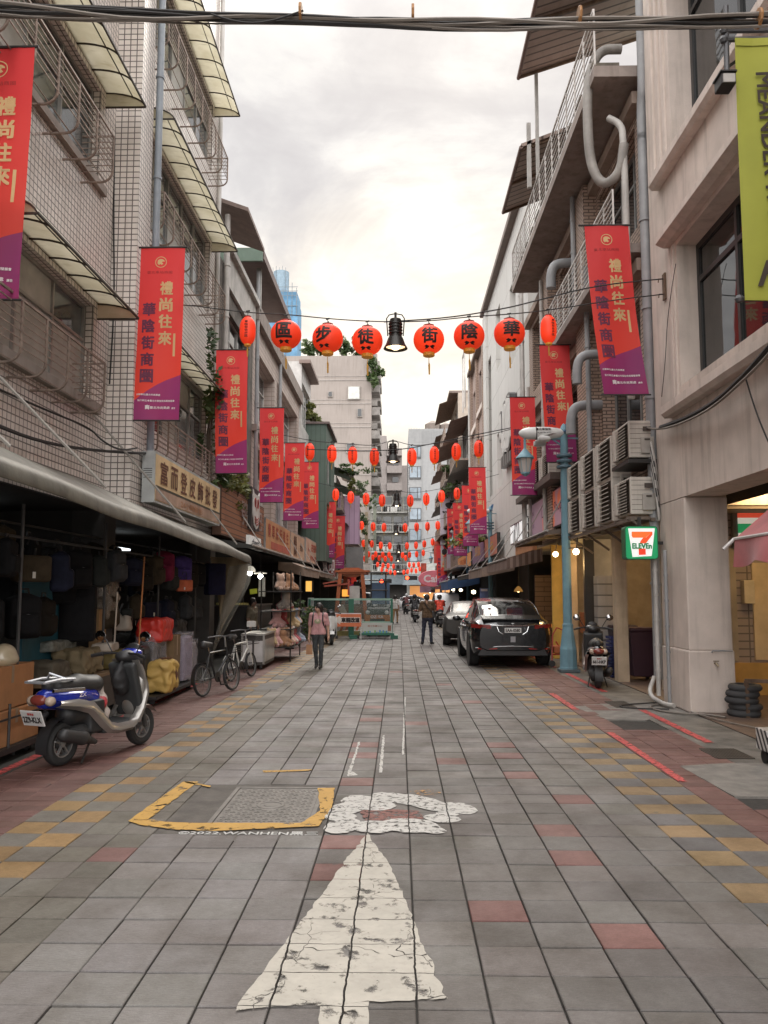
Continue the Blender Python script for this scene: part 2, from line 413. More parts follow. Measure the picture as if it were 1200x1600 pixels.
def build_paving():
 rng = random.Random(3)
 V = []; F = []; C = []
 cen = [-1.80+.3117*i for i in range(13)]
 left1 = [-2.31, -2.055, -1.80]; chl = [-2.88, -2.595, -2.31]; chr_ = [1.94, 2.255, 2.57]
 reds = set()
 for px, py in ((775, 1408), (995, 1476), (905, 1345), (875, 1303), (895, 1250), (525, 1355), (545, 1310), (700, 1192), (560, 1218), (565, 1178), (575, 1160), (790, 1160), (785, 1178), (590, 1105), (585, 1125), (740, 1098), (610, 1050), (700, 1070), (640, 1130), (820, 1213)):
  g = G(px, py); reds.add((int(math.floor((g.x+1.80)/.3117)), int(math.floor((g.y-YROW)/RP))))
 g = G(180, 1343); redl = int(math.floor((g.y-YROW)/RP))
 def tile(x0, x1, y0, y1, col, gx, gy, jig=.0025):
  o = len(V); z = rng.uniform(-jig, jig)*1.3; b = .0045
  tx = rng.uniform(-.006, .006); ty = rng.uniform(-.006, .006)
  x0 += gx/2; x1 -= gx/2; y0 += gy/2; y1 -= gy/2; cx = (x0+x1)/2; cy = (y0+y1)/2
  for k, (zz, i) in enumerate(((-.022, 0), (-b, 0), (0, b))):
   for x, y in ((x0+i, y0+i), (x1-i, y0+i), (x1-i, y1-i), (x0+i, y1-i)):
    V.append((x, y, zz+z+tx*(x-cx)*2+ty*(y-cy)*2))
  for k in (0, 4):
   for a in range(4): F.append((o+k+a, o+k+(a+1) % 4, o+k+4+(a+1) % 4, o+k+4+a)); C.append(col)
  F.append((o+8, o+9, o+10, o+11)); C.append(col)
 def sh(c, a=.10):
  k = 1+rng.uniform(-a, a); return tuple(x*k*(1+rng.uniform(-.02, .02)) for x in c)
 n0 = int((1.6-YROW)/RP); n1 = int((77-YROW)/RP)
 for r in range(n0, n1):
  y0 = YROW+r*RP; y1 = y0+RP; ym = (y0+y1)/2
  for i in range(12):
   x0, x1 = cen[i], cen[i+1]
   if i < 4 and 6.05 < ym < 7.75: continue                       # the manhole panel
   if (i, r) in reds: c = sh((.175, .088, .080))
   elif i < 4: c = sh((.172, .164, .161), .09)
   elif i == 11: c = sh((.165, .157, .148), .1)
   else: c = sh((.130, .122, .117), .17)
   if 14 < ym and i < 3 and rng.random() < .2: c = tuple(k*1.08 for k in c)
   tile(x0, x1, y0, y1, c, .0085 if i > 0 else .006, .008 if rng.random() < .8 else .012)
  for i in range(2):
   tile(left1[i], left1[i+1], y0, y1, sh((.17, .088, .08)) if (r == redl and i == 1) else sh((.130, .120, .104), .10), .006, .0035)
   ych = (r+i) % 2 == 0
   tile(chl[i], chl[i+1], y0, y1, sh((.245, .155, .066), .2) if ych and rng.random() < .93 else sh((.137, .127, .113), .12), .006, .004)
   tile(chr_[i], chr_[i+1], y0, y1, sh((.235, .163, .085), .2) if ych else sh((.130, .127, .128), .12), .007, .005)
  for i in range(3):
   for k in range(2):
    ya = y0+k*RP/2; yb = ya+RP/2
    x0 = -3.80+i*.3067
    tile(x0, x0+.3067, ya, yb, sh((.140, .073, .064), .14), .005, .004)
    x0 = 2.57+i*.293; ymm = (ya+yb)/2
    if 10.9 < ymm < 12.6 and i > 0: continue                  # concrete patches in the red strip
    if 6.9 < ymm < 8.6 and x0 > 2.8: continue
    tile(x0, x0+.293, ya, yb, sh((.155, .080, .072), .14), .005, .004)
 me = bpy.data.meshes.new('pavement'); me.from_pydata(V, [], F)
 a = me.color_attributes.new('col', 'FLOAT_COLOR', 'CORNER')
 buf = np.ones((len(me.loops), 4), dtype=np.float32)
 i = 0
 for f, c in zip(F, C):
  n = len(f); buf[i:i+n, :3] = c; i += n
 a.data.foreach_set('color', buf.ravel())
 me.materials.append(tile_material()); o = bpy.data.objects.new('pavement', me); COL.objects.link(o); structure(o)
build_paving()
ASPH = mat('asphalt', (.085, .08, .075), .9, var=.5, vs=1.8, bmp=.6, bs=120)
DARKGAP = mat('joint_dirt', (.035, .032, .028), .95, var=.4, vs=20, bmp=.3)
CONC = mat('patched_concrete', (.19, .176, .157), .85, var=.35, vs=5, bmp=.5, bs=70)
structure(MB().quad((-900, -300, -.024), (900, -300, -.024), (900, 1500, -.024), (-900, 1500, -.024)).build('ground', ASPH, fix=False))
structure(MB().quad((-3.85, -3, -.019), (3.5, -3, -.019), (3.5, 77, -.019), (-3.85, 77, -.019)).build('paving_bed', DARKGAP, fix=False))
def gutters():
 kerb = mat('gutter_concrete', (.15, .138, .12), .9, var=.5, vs=3, bmp=.5, bs=80)
 mb = MB(); mb.box(3.449, 4.25, -3, 77, -.05, -.002); structure(mb.build('gutter', kerb))
 arc = wallmat('arcade_floor_tile', (.15, .10, .075), (.125, .085, .065), (.06, .05, .04), .2, .2, .006, rough=.55, streak=0)
 structure(MB().box(4.25, 14, -3, 77, -.05, .012).build('arcade_floor', arc))
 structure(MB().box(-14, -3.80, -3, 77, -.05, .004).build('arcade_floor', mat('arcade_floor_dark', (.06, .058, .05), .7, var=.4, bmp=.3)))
 # concrete repairs in the red strip
 def patch(px, h=.001):
  g = [G(*p) for p in px]; n = len(g)
  mb = MB(); mb.add([(p.x, p.y, -.02) for p in g]+[(p.x, p.y, h) for p in g], [tuple(range(n, 2*n))]+[(i, (i+1) % n, (i+1) % n+n, i+n) for i in range(n)])
  structure(mb.build('concrete_patch', CONC))
 patch(((890, 1102), (948, 1124), (1010, 1125), (1095, 1108), (1040, 1099), (960, 1099)))
 patch(((1062, 1197), (1148, 1245), (1290, 1245), (1290, 1192), (1130, 1193)), .003)
gutters()
# painted lines and worn paint ------------------------------------------------
def paintmat(name, col, wear=.5, joints=True, sc=9):
 m, nt, b = nodes_of(name); p = pos(nt)
 n = noise(nt, p, sc, 6, .68); k = remap(nt, n, wear, wear+.09, 0, 1)
 if joints:
  sp = nt.nodes.new('ShaderNodeSeparateXYZ'); nt.links.new(p, sp.inputs[0])
  wob = mth(nt, 'MULTIPLY', mth(nt, 'SUBTRACT', noise(nt, p, 7, 3), .5), .035)
  def line(o, off, per, w):
   q = mth(nt, 'ADD', mth(nt, 'ADD', o, wob), 50*per-off); q = mth(nt, 'DIVIDE', q, per)
   q = mth(nt, 'ABSOLUTE', mth(nt, 'SUBTRACT', mth(nt, 'FRACT', q), .5))
   return mth(nt, 'GREATER_THAN', .5-w/per/2, q)
  j = mth(nt, 'MULTIPLY', line(sp.outputs[0], -1.80, .3117, .010), line(sp.outputs[1], YROW, RP, .006))
  k = mth(nt, 'MULTIPLY', k, j)
 vo = nt.nodes.new('ShaderNodeTexVoronoi'); vo.feature = 'DISTANCE_TO_EDGE'; vo.inputs['Scale'].default_value = 3.1
 wv = nt.nodes.new('ShaderNodeVectorMath'); wv.operation = 'ADD'; nt.links.new(p, wv.inputs[0]); nn = nt.nodes.new('ShaderNodeTexNoise'); nn.inputs['Scale'].default_value = 5; nt.links.new(p, nn.inputs['Vector']); nt.links.new(scalev(nt, nn.outputs['Color'], (.22, .22, 0)), wv.inputs[1]); nt.links.new(wv.outputs[0], vo.inputs['Vector'])
 ck = mth(nt, 'MAXIMUM', mth(nt, 'GREATER_THAN', vo.outputs['Distance'], .0055), mth(nt, 'LESS_THAN', noise(nt, p, 2.2, 2), .50))
 k = mth(nt, 'MULTIPLY', k, ck)
 c = mixc(nt, remap(nt, noise(nt, p, 5, 6, .7), .35, .72), tuple(x*.80 for x in col), col)
 c = mixc(nt, remap(nt, noise(nt, p, 30, 4), .5, .8, 0, .3), c, tuple(x*.5 for x in col))
 nt.links.new(c, b.inputs['Base Color']); b.inputs['Roughness'].default_value = .7
 nt.links.new(k, b.inputs['Alpha']); bump(nt, b, noise(nt, p, 40, 4), .3, .002)
 return m
def painted(name, polys, m, z=.006, rough_edge=0):
 mb = MB(); rng = random.Random(1)
 for poly in polys:
  g = [G(*p) for p in poly]
  if rough_edge:
   q = []
   for i in range(len(g)):
    a, b = g[i], g[(i+1) % len(g)]; n = max(1, int((b-a).length/.05))
    for t in range(n):
     p = a.lerp(b, t/n); q.append(p+Vector((rng.gauss(0, rough_edge), rng.gauss(0, rough_edge), 0)) if t else p)
   g = q
  mb.add([(p.x, p.y, z) for p in g], [tuple(range(len(g)))])
 return structure(mb.build(name, m, fix=False))
WHITEP = paintmat('worn_white_paint', (.44, .415, .36), .36, sc=7)
YELP = paintmat('yellow_paint', (.48, .275, .05), .365, joints=False)
REDP = paintmat('red_line_paint', (.52, .075, .07), .40, joints=False, sc=14)
painted('road_marking', [((574, 1303), (610, 1355), (640, 1425), (662, 1480), (700, 1562), (640, 1566), (574, 1566), (500, 1574), (432, 1574), (368, 1582), (388, 1548), (448, 1470), (506, 1395), (540, 1345))], WHITEP, .0065, .006)
painted('road_marking', [((500, 1575), (577, 1567), (574, 1640), (496, 1640))], WHITEP, .0065, .004)
painted('road_marking', [((200, 1284), (286, 1222), (310, 1222), (232, 1281), (300, 1292), (280, 1298), (218, 1290))], YELP, .0065, .003)
painted('road_marking', [((232, 1284), (300, 1287), (470, 1287), (500, 1268), (497, 1232), (523, 1232), (519, 1262), (498, 1292), (330, 1300), (280, 1297))], YELP, .0068, .003)
painted('road_marking', [((286, 1221), (330, 1229), (328, 1231), (290, 1224))], YELP, .0065)
painted('road_marking', [((410, 1205), (487, 1203), (487, 1205), (412, 1208))], YELP, .0065, .002)
WP2 = paintmat('faded_white_paint', (.50, .49, .46), .37, sc=20)
def worn_strokes():
 rng = random.Random(12); S = []
 for cx, cy, w, h, tilt in ((545, 1263, 34, 6, -6), (575, 1256, 40, 7, 4), (625, 1249, 44, 5, 6), (665, 1256, 40, 6, 10), (718, 1264, 26, 5, 4), (532, 1277, 24, 4, 0), (535, 1292, 28, 7, -4), (585, 1293, 34, 6, 0), (640, 1291, 44, 7, 2), (690, 1280, 28, 4, 2), (672, 1297, 24, 4, 3), (700, 1272, 18, 3, 0)):
  S.append([(cx+w*math.cos(a)*(1+.12*rng.random()), cy+h*1.5*math.sin(a)*(1+.2*rng.random())+tilt*math.cos(a)) for a in [2*math.pi*k/14 for k in range(14)]])
 painted('road_marking', [((562, 1268), (600, 1264), (655, 1268), (662, 1280), (620, 1284), (570, 1283))], paintmat('faded_red_paint', (.20, .075, .06), .42, sc=18), .0058, .006)
 for i, q in enumerate(S): painted('road_marking', [q], WP2, .0060+.0002*i, .006)
worn_strokes()
painted('road_marking', [((640, 1238), (660, 1233), (690, 1236), (686, 1244), (660, 1245))], paintmat('faded_orange_paint', (.42, .22, .07), .52, sc=22), .0066, .01)
painted('road_marking', [((542, 1212), (560, 1160), (563, 1160), (549, 1206), (560, 1212), (544, 1214)), ((592, 1208), (598, 1150), (601, 1150), (597, 1208)), ((628, 1180), (632, 1090), (634, 1090), (631, 1180))], WP2, .0066, .004)
LX = -3.86
def xline(x0, x1, ya, yb): return [(x0, ya), (x1, ya), (x1, yb), (x0, yb)]
def lines_by_place(name, rects, m, z):
 mb = MB()
 for r in rects: mb.add([(x, y, z) for x, y in r], ((0, 1, 2, 3),))
 return structure(mb.build(name, m, fix=False))
lines_by_place('road_marking', [xline(-3.93, -3.82, -2, 16)], REDP, .010)
lines_by_place('road_marking', [xline(2.58, 2.67, 7.9, 10.6), xline(2.58, 2.68, 12.6, 14.6)], REDP, .006)
lines_by_place('road_marking', [xline(3.55, 3.66, 9.9, 12.6), xline(3.55, 3.66, 14.8, 18.1), xline(3.55, 3.66, 19.5, 25)], REDP, .007)
# manhole panel ---------------------------------------------------------------
def manhole():
 structure(MB().box(-1.795, -.56, 6.02, 7.74, -.02, -.004).build('manhole_surround', mat('manhole_asphalt', (.10, .09, .08), .9, var=.4, vs=4, bmp=.5, bs=90)))
 iron = mat('cast_iron', (.16, .15, .138), .6, .4, var=.3, vs=8, bmp=.2)
 x0, x1, y0, y1 = -1.43, -.70, 6.42, 7.58
 t = thing('manhole_cover', 'square cast iron cover with a woven tread pattern inside the yellow painted line', 'manhole cover', ((x0+x1)/2, (y0+y1)/2, 0))
 mb = MB(); w = .035
 mb.box(x0-w, x1+w, y0-w, y0, -.015, .004); mb.box(x0-w, x1+w, y1, y1+w, -.015, .004)
 mb.box(x0-w, x0, y0, y1, -.015, .004); mb.box(x1, x1+w, y0, y1, -.015, .004); mb.build('frame', iron, t)
 mb = MB(); mb.box(x0+.006, x1-.006, y0+.006, y1-.006, -.015, -.0015)
 n = 14; dx = (x1-x0-.05)/n; dy = (y1-y0-.05)/22
 for i in range(n):
  for j in range(22):
   cx = x0+.025+(i+.5)*dx; cy = y0+.025+(j+.5)*dy
   if math.hypot(cx-(x0+x1)/2, cy-(y0+y1)/2) < .13: continue
   if (i+j) % 2: mb.box(cx-dx*.44, cx+dx*.44, cy-dy*.24, cy+dy*.24, -.004, .0025)
   else: mb.box(cx-dx*.17, cx+dx*.17, cy-dy*.46, cy+dy*.46, -.004, .0025)
 mb.lathe([(.0, .003), (.05, .003), (.06, -.002), (.085, -.002), (.09, .003), (.115, .003), (.12, -.004)], 24, ((x0+x1)/2, (y0+y1)/2, 0)); mb.build('plate', iron, t)
 tx = MB(); c0 = G(388, 1302)
 put_text(tx, '©2022.WANHEN黑三', (c0.x, c0.y, -.0005), (1, 0, 0), (0, 1, 0), .085, 1.02, .012)
 structure(tx.build('painted_signature', mat('chalky_white', (.5, .5, .48), .8), fix=False))
 def grate(px, n, lab):
  g = [G(*p) for p in px]; xa = min(p.x for p in g); xb = max(p.x for p in g); ya = min(p.y for p in g); yb = max(p.y for p in g)
  t = thing('drain_grate', lab, 'drain grate', ((xa+xb)/2, (ya+yb)/2, 0)); mb = MB()
  mb.box(xa, xb, ya, ya+.03, -.02, .007); mb.box(xa, xb, yb-.03, yb, -.02, .007)
  for i in range(n+1):
   x = xa+(xb-xa)*i/n; mb.box(x-.012, x+.012, ya+.03, yb-.03, -.02, .006)
  mb.build('grid', mat('rusty_steel', (.06, .052, .045), .7, .6, var=.4), t)
 grate(((1092, 1170), (1180, 1186)), 12, 'dark steel drain grate at the end of a red line near the striped trolley')
 grate(((945, 1096), (995, 1106)), 10, 'dark steel drain grate in the concrete patch behind the parked black scooter')
manhole()
structure(MB().box(*(lambda a, b: (a.x, b.x, a.y, b.y))(G(395, 1078), G(445, 1068)), -.02, .005).build('dark_access_slab', mat('dark_slab', (.12, .115, .11), .8, bmp=.4)))
# ================================================================== BUILDINGS
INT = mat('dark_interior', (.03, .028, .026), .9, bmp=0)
GLASS = glassmat('window_glass')
GLASSB = glassmat('pale_window_glass', (.10, .115, .12), .08)
ALU = mat('grey_aluminium', (.34, .33, .31), .45, .5, bmp=0)
DKFR = mat('dark_frame', (.045, .045, .045), .45, .3, bmp=0)
WHFR = mat('white_frame', (.55, .54, .51), .5, bmp=0)
PIPE = mat('grey_pvc', (.28, .285, .29), .5, var=.2, bmp=.05)
PIPE2 = mat('pale_pipe', (.45, .43, .40), .5, var=.25, bmp=.05)
DKMET = mat('dark_metal', (.05, .047, .045), .5, .6, bmp=0)
RUST = mat('rusted_metal', (.16, .10, .065), .8, .2, var=.5, vs=6)
def facade(mb, side, X, y0, y1, z0, z1, ops, dep=.28, back=8., mw=0, md=1, under=True):
 """street wall in the plane x = X with real openings; side +1: right of the street"""
 s = side
 ys = sorted({y0, y1, *[o[0] for o in ops], *[o[1] for o in ops]}); zs = sorted({z0, z1, *[o[2] for o in ops], *[o[3] for o in ops]})
 ys = [y for y in ys if y0 <= y <= y1]; zs = [z for z in zs if z0 <= z <= z1]
 for a, b in zip(ys, ys[1:]):
  for c, d in zip(zs, zs[1:]):
   my, mz = (a+b)/2, (c+d)/2
   if any(o[0] < my < o[1] and o[2] < mz < o[3] for o in ops): continue
   mb.quad((X, a, c), (X, b, c), (X, b, d), (X, a, d), mw)
 Xi = X+s*dep
 for a, b, c, d in [o[:4] for o in ops]:
  mb.quad((X, a, c), (X, b, c), (Xi, b, c), (Xi, a, c), mw); mb.quad((X, a, d), (X, b, d), (Xi, b, d), (Xi, a, d), mw)
  mb.quad((X, a, c), (X, a, d), (Xi, a, d), (Xi, a, c), mw); mb.quad((X, b, c), (X, b, d), (Xi, b, d), (Xi, b, c), mw)
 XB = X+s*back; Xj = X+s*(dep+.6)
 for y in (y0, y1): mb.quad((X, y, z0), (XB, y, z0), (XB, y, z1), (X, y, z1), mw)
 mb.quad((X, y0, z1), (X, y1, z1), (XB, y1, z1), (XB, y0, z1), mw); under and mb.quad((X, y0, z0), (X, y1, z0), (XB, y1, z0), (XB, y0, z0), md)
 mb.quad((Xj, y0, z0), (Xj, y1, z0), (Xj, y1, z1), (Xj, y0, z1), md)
 return mb
def window(root, side, X, y0, y1, z0, z1, cols=2, rows=(), fm=None, gm=None, rec=.12, fw=.05, rng=random.Random(5), blinds=None):
 s = side; x = X+s*rec; mb = MB(); d = .06
 mb.box(x, x+s*d, y0, y1, z0, z0+fw); mb.box(x, x+s*d, y0, y1, z1-fw, z1)
 mb.box(x, x+s*d, y0, y0+fw, z0+fw, z1-fw); mb.box(x, x+s*d, y1-fw, y1, z0+fw, z1-fw)
 ys = [y0+fw+(y1-y0-2*fw)*i/cols for i in range(cols+1)]
 for y in ys[1:-1]: mb.box(x-s*.004, x+s*(d-.004), y-fw*.4, y+fw*.4, z0+fw, z1-fw)
 zr = [z0+(z1-z0)*f for f in rows]
 for z in zr: mb.box(x-s*.002, x+s*(d-.002), y0+fw, y1-fw, z-fw*.4, z+fw*.4)
 w = mb.build('window', fm or ALU, root)
 pm = MB()
 zz = [z0+fw]+zr+[z1-fw]
 for i in range(cols):
  for a, b in zip(zz, zz[1:]):
   t = rng.uniform(-.012, .012); q = x+s*(d*.5+.004*(i % 2))
   pm.quad((q-t, ys[i], a), (q+t, ys[i+1], a), (q+t*.5, ys[i+1], b), (q-t*.5, ys[i], b), 1 if blinds and rng.random() < blinds else 0)
 o = pm.build('pane', [gm or GLASS, mat('window_blind', (.42, .41, .38), .6, bmp=0)], w, local=False, fix=False)
 return w
CAN = None
def canopy_mat():
 m, nt, b = nodes_of('fibreglass_sheet'); p = pos(nt)
 c = mixc(nt, remap(nt, noise(nt, p, 2.2, 5), .35, .7), (.50, .455, .32), (.66, .62, .48))
 c = mixc(nt, remap(nt, noise(nt, scalev(nt, p, (2, 9, 9)), 1., 4), .58, .75, 0, .5), c, (.27, .22, .13))
 nt.links.new(c, b.inputs['Base Color']); b.inputs['Roughness'].default_value = .45
 tr = nt.nodes.new('ShaderNodeBsdfTranslucent'); nt.links.new(c, tr.inputs[0])
 mx = nt.nodes.new('ShaderNodeMixShader'); mx.inputs[0].default_value = .5
 nt.links.new(b.outputs[0], mx.inputs[1]); nt.links.new(tr.outputs[0], mx.inputs[2])
 nt.links.new(mx.outputs[0], nt.nodes['Material Output'].inputs[0]); return m
CANM = canopy_mat()
RIBM = mat('canopy_rib', (.05, .038, .03), .6, .3, bmp=0)
def canopy(root, side, X, y0, y1, zt, proj=.58, drop=.26, ribs=None):
 """curved fibreglass rain canopy over a window"""
 s = side
 def pr(t): a = t*math.pi/2*.92; return (X-s*proj*math.sin(a)/math.sin(math.pi/2*.92), zt+drop*(math.cos(a)-math.cos(math.pi/2*.92)))
 mb = MB(); mb.grid(lambda u, v: (pr(v)[0], y0+(y1-y0)*u, pr(v)[1]), max(2, int((y1-y0)/.5)), 8)
 for y in (y0, y1):
  ar = [pr(i/8) for i in range(9)]; mb.add([(x, y, z) for x, z in ar]+[(X, y, zt-.02)], [tuple(range(10))])
 c = mb.build('canopy', CANM, root, smooth=True, fix=False)
 mb = MB(); n = ribs or max(2, int(round((y1-y0)/.62)))
 for i in range(n+1):
  y = y0+(y1-y0)*i/n; mb.tube([(pr(k/7)[0], y, pr(k/7)[1]-.018) for k in range(8)], .014, 4)
 for t in (.5, 1): mb.tube([(pr(t)[0], y0, pr(t)[1]-.012), (pr(t)[0], y1, pr(t)[1]-.012)], .018 if t == 1 else .009, 4)
 for y in (y0, y1): mb.tube([(X, y, zt-.02), (pr(1)[0], y, pr(1)[1]-.02)], .016, 4)
 mb.build('canopy_frame', RIBM, c)
 return c
GRM = mat('grille_bar', (.30, .235, .195), .55, .5, var=.4, vs=9, bmp=0)
def grille(root, side, X, y0, y1, z0, z1, proj=.42, step=.62, wires=6):
 """projecting iron window guard with ribs curving back under the sill"""
 s = side; mb = MB(); r = .16
 n = max(2, round((y1-y0)/step))
 def rib(y, rad):
  pts = [(X-s*proj, y, z1), (X-s*proj, y, z0+r)]
  for k in range(1, 5):
   a = k/4*math.pi/2; pts.append((X-s*(proj-r+r*math.cos(a)), y, z0+r-r*math.sin(a)))
  pts.append((X, y, z0)); mb.tube(pts, rad, 5)
 for i in range(n+1): rib(y0+(y1-y0)*i/n, .017)
 for i in range(wires+1):
  z = z0+r+(z1-z0-r)*i/wires; rr = .017 if i == wires else .008
  mb.tube([(X-s*proj, y0, z), (X-s*proj, y1, z)], rr, 4)
  for y in (y0, y1): mb.tube([(X-s*proj, y, z), (X, y, z)], .008 if i < wires else .016, 4)
 for k in range(1, 4):
  mb.tube([(X-s*proj*k/4, y0, z0+(.03 if k > 2 else 0)), (X-s*proj*k/4, y1, z0+(.03 if k > 2 else 0))], .008, 4)
 return mb.build('window_guard', GRM, root)
def pipe(root, pts, r=.055, m=None, name='drainpipe', n=10, clips=True):
 mb = MB(); mb.tube(pts if len(pts) == 2 else soften(pts), r, n)
 if clips:
  a, b = Vector(pts[0]), Vector(pts[-1])
  for i in range(1, 6):
   p = a.lerp(b, i/6)
   if len(pts) == 2: mb.tube([p-(b-a).normalized()*.02, p+(b-a).normalized()*.02], r*1.25, n)
 return mb.build(name, m or PIPE, root, smooth=True)
TILE = wallmat('cream_wall_tile', (.74, .68, .625), (.66, .60, .55), (.11, .092, .08), .105, .093, .0085, rough=.35, streak=.34, dirt=.25)
DKST = mat('dark_stone', (.13, .115, .10), .9, var=.5, vs=3, bmp=.6, bs=25, streak=.6)
SOF = mat('dark_soffit', (.10, .085, .075), .8)
# ---- left: two tiled apartment houses --------------------------------------
LXF = -4.5
def tiled_houses():
 b = thing('apartment_house', 'cream tiled apartment house nearest on the left with iron window guards and curved canopies', 'building', (LXF, 5, 0), group='cream tiled apartment houses')
 opsA = [(4.2, 11.75, 4.55, 5.95), (4.2, 11.75, 7.9, 9.3), (4.2, 11.75, 11.25, 12.6)]
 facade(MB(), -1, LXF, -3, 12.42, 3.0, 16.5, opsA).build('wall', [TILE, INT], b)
 for o in opsA:
  window(b, -1, LXF, *o, cols=7, rows=(.62,), fm=ALU, gm=GLASSB, blinds=.25)
 MB().box(LXF, LXF+.09, 4.0, 11.95, 4.36, 4.5).box(LXF, LXF+.07, 4.0, 11.95, 7.72, 7.85).build('sill', mat('sill_concrete', (.30, .26, .23), .8, streak=.5), b)
 grille(b, -1, LXF, 4.2, 11.05, 4.2, 4.88, .45); grille(b, -1, LXF, 4.2, 11.1, 7.52, 8.2, .45); grille(b, -1, LXF, 4.2, 11.1, 10.9, 11.6, .45)
 canopy(b, -1, LXF, 8.45, 11.9, 5.82, .62); canopy(b, -1, LXF, 8.45, 11.95, 9.18, .62); canopy(b, -1, LXF, 8.45, 12.0, 12.5, .62)
 bb = MB()
 for z in (6.1, 9.46): bb.box(LXF+.0, LXF+.05, 3.9, 12.05, z, z+.14)
 bb.build('lintel', mat('lintel_brown', (.20, .15, .13), .8, streak=.4), b)
 b2 = thing('apartment_house', 'taller cream tiled apartment house behind the grey drainpipe, roof out of the picture', 'building', (LXF, 16, 0), group='cream tiled apartment houses')
 opsB = [(13.7, 18.9, 4.7, 6.3), (13.7, 18.9, 8.3, 10.05), (13.7, 18.9, 11.8, 13.5)]
 facade(MB(), -1, LXF, 12.42, 19.6, 3.0, 17.5, opsB).build('wall', [TILE, INT], b2)
 MB().box(LXF, LXF+.40, 12.42, 13.05, 3.0, 17.5).build('pilaster', TILE, b2)
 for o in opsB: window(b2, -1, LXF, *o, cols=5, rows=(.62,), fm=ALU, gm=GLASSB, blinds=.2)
 for z in (4.05, 7.95, 11.3): grille(b2, -1, LXF, 13.6, 18.6, z, z+.68, .45)
 for z in (6.12, 9.92, 13.35): canopy(b2, -1, LXF, 13.5, 19.1, z, .62)
 bb = MB()
 for z in (6.4, 10.2, 13.64): bb.box(LXF, LXF+.05, 13.4, 19.2, z, z+.14)
 bb.build('lintel', mat('lintel_brown', (.2, .15, .13)), b2)
 pipe(b2, [(LXF+.46, 13.16, 3.3), (LXF+.46, 13.16, 14.)], .06, mat('blue_grey_pipe', (.24, .27, .30), .5))
 pipe(b2, [(LXF+.10, 13.22, 3.3), (LXF+.10, 13.22, 14.)], .04, PIPE2)
 pipe(b2, [(LXF+.06, 19.5, 3.3), (LXF+.06, 19.5, 17.)], .055, PIPE2)
tiled_houses()
# ---- generic street house ----------------------------------------------------
def house(label, side, X, y0, y1, h, wm, floors, z0=3.2, cols=3, wz=(.25, .78), fm=None, gm=None, rows=(.65,), sill=None, bays=1, margin=.5, name='street_house', back=8., roofm=None, group=None):
 b = thing(name, label, 'building', (X, (y0+y1)/2, 0), group=group); ops = []
 fh = (h-z0)/floors
 for f in range(floors):
  for k in range(bays):
   w = (y1-y0-margin*(bays+1))/bays; a = y0+margin+k*(w+margin)
   ops.append((a, a+w, z0+fh*(f+wz[0]), z0+fh*(f+wz[1])))
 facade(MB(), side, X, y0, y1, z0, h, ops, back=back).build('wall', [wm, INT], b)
 for o in ops:
  window(b, side, X, *o, cols=cols, rows=rows, fm=fm, gm=gm, blinds=.2)
 if sill:
  mb = MB()
  for o in ops: mb.box(X-side*.12, X+side*.02, o[0]-.1, o[1]+.1, o[2]-.12, o[2]-.005)
  mb.build('sill', sill, b)
 return b
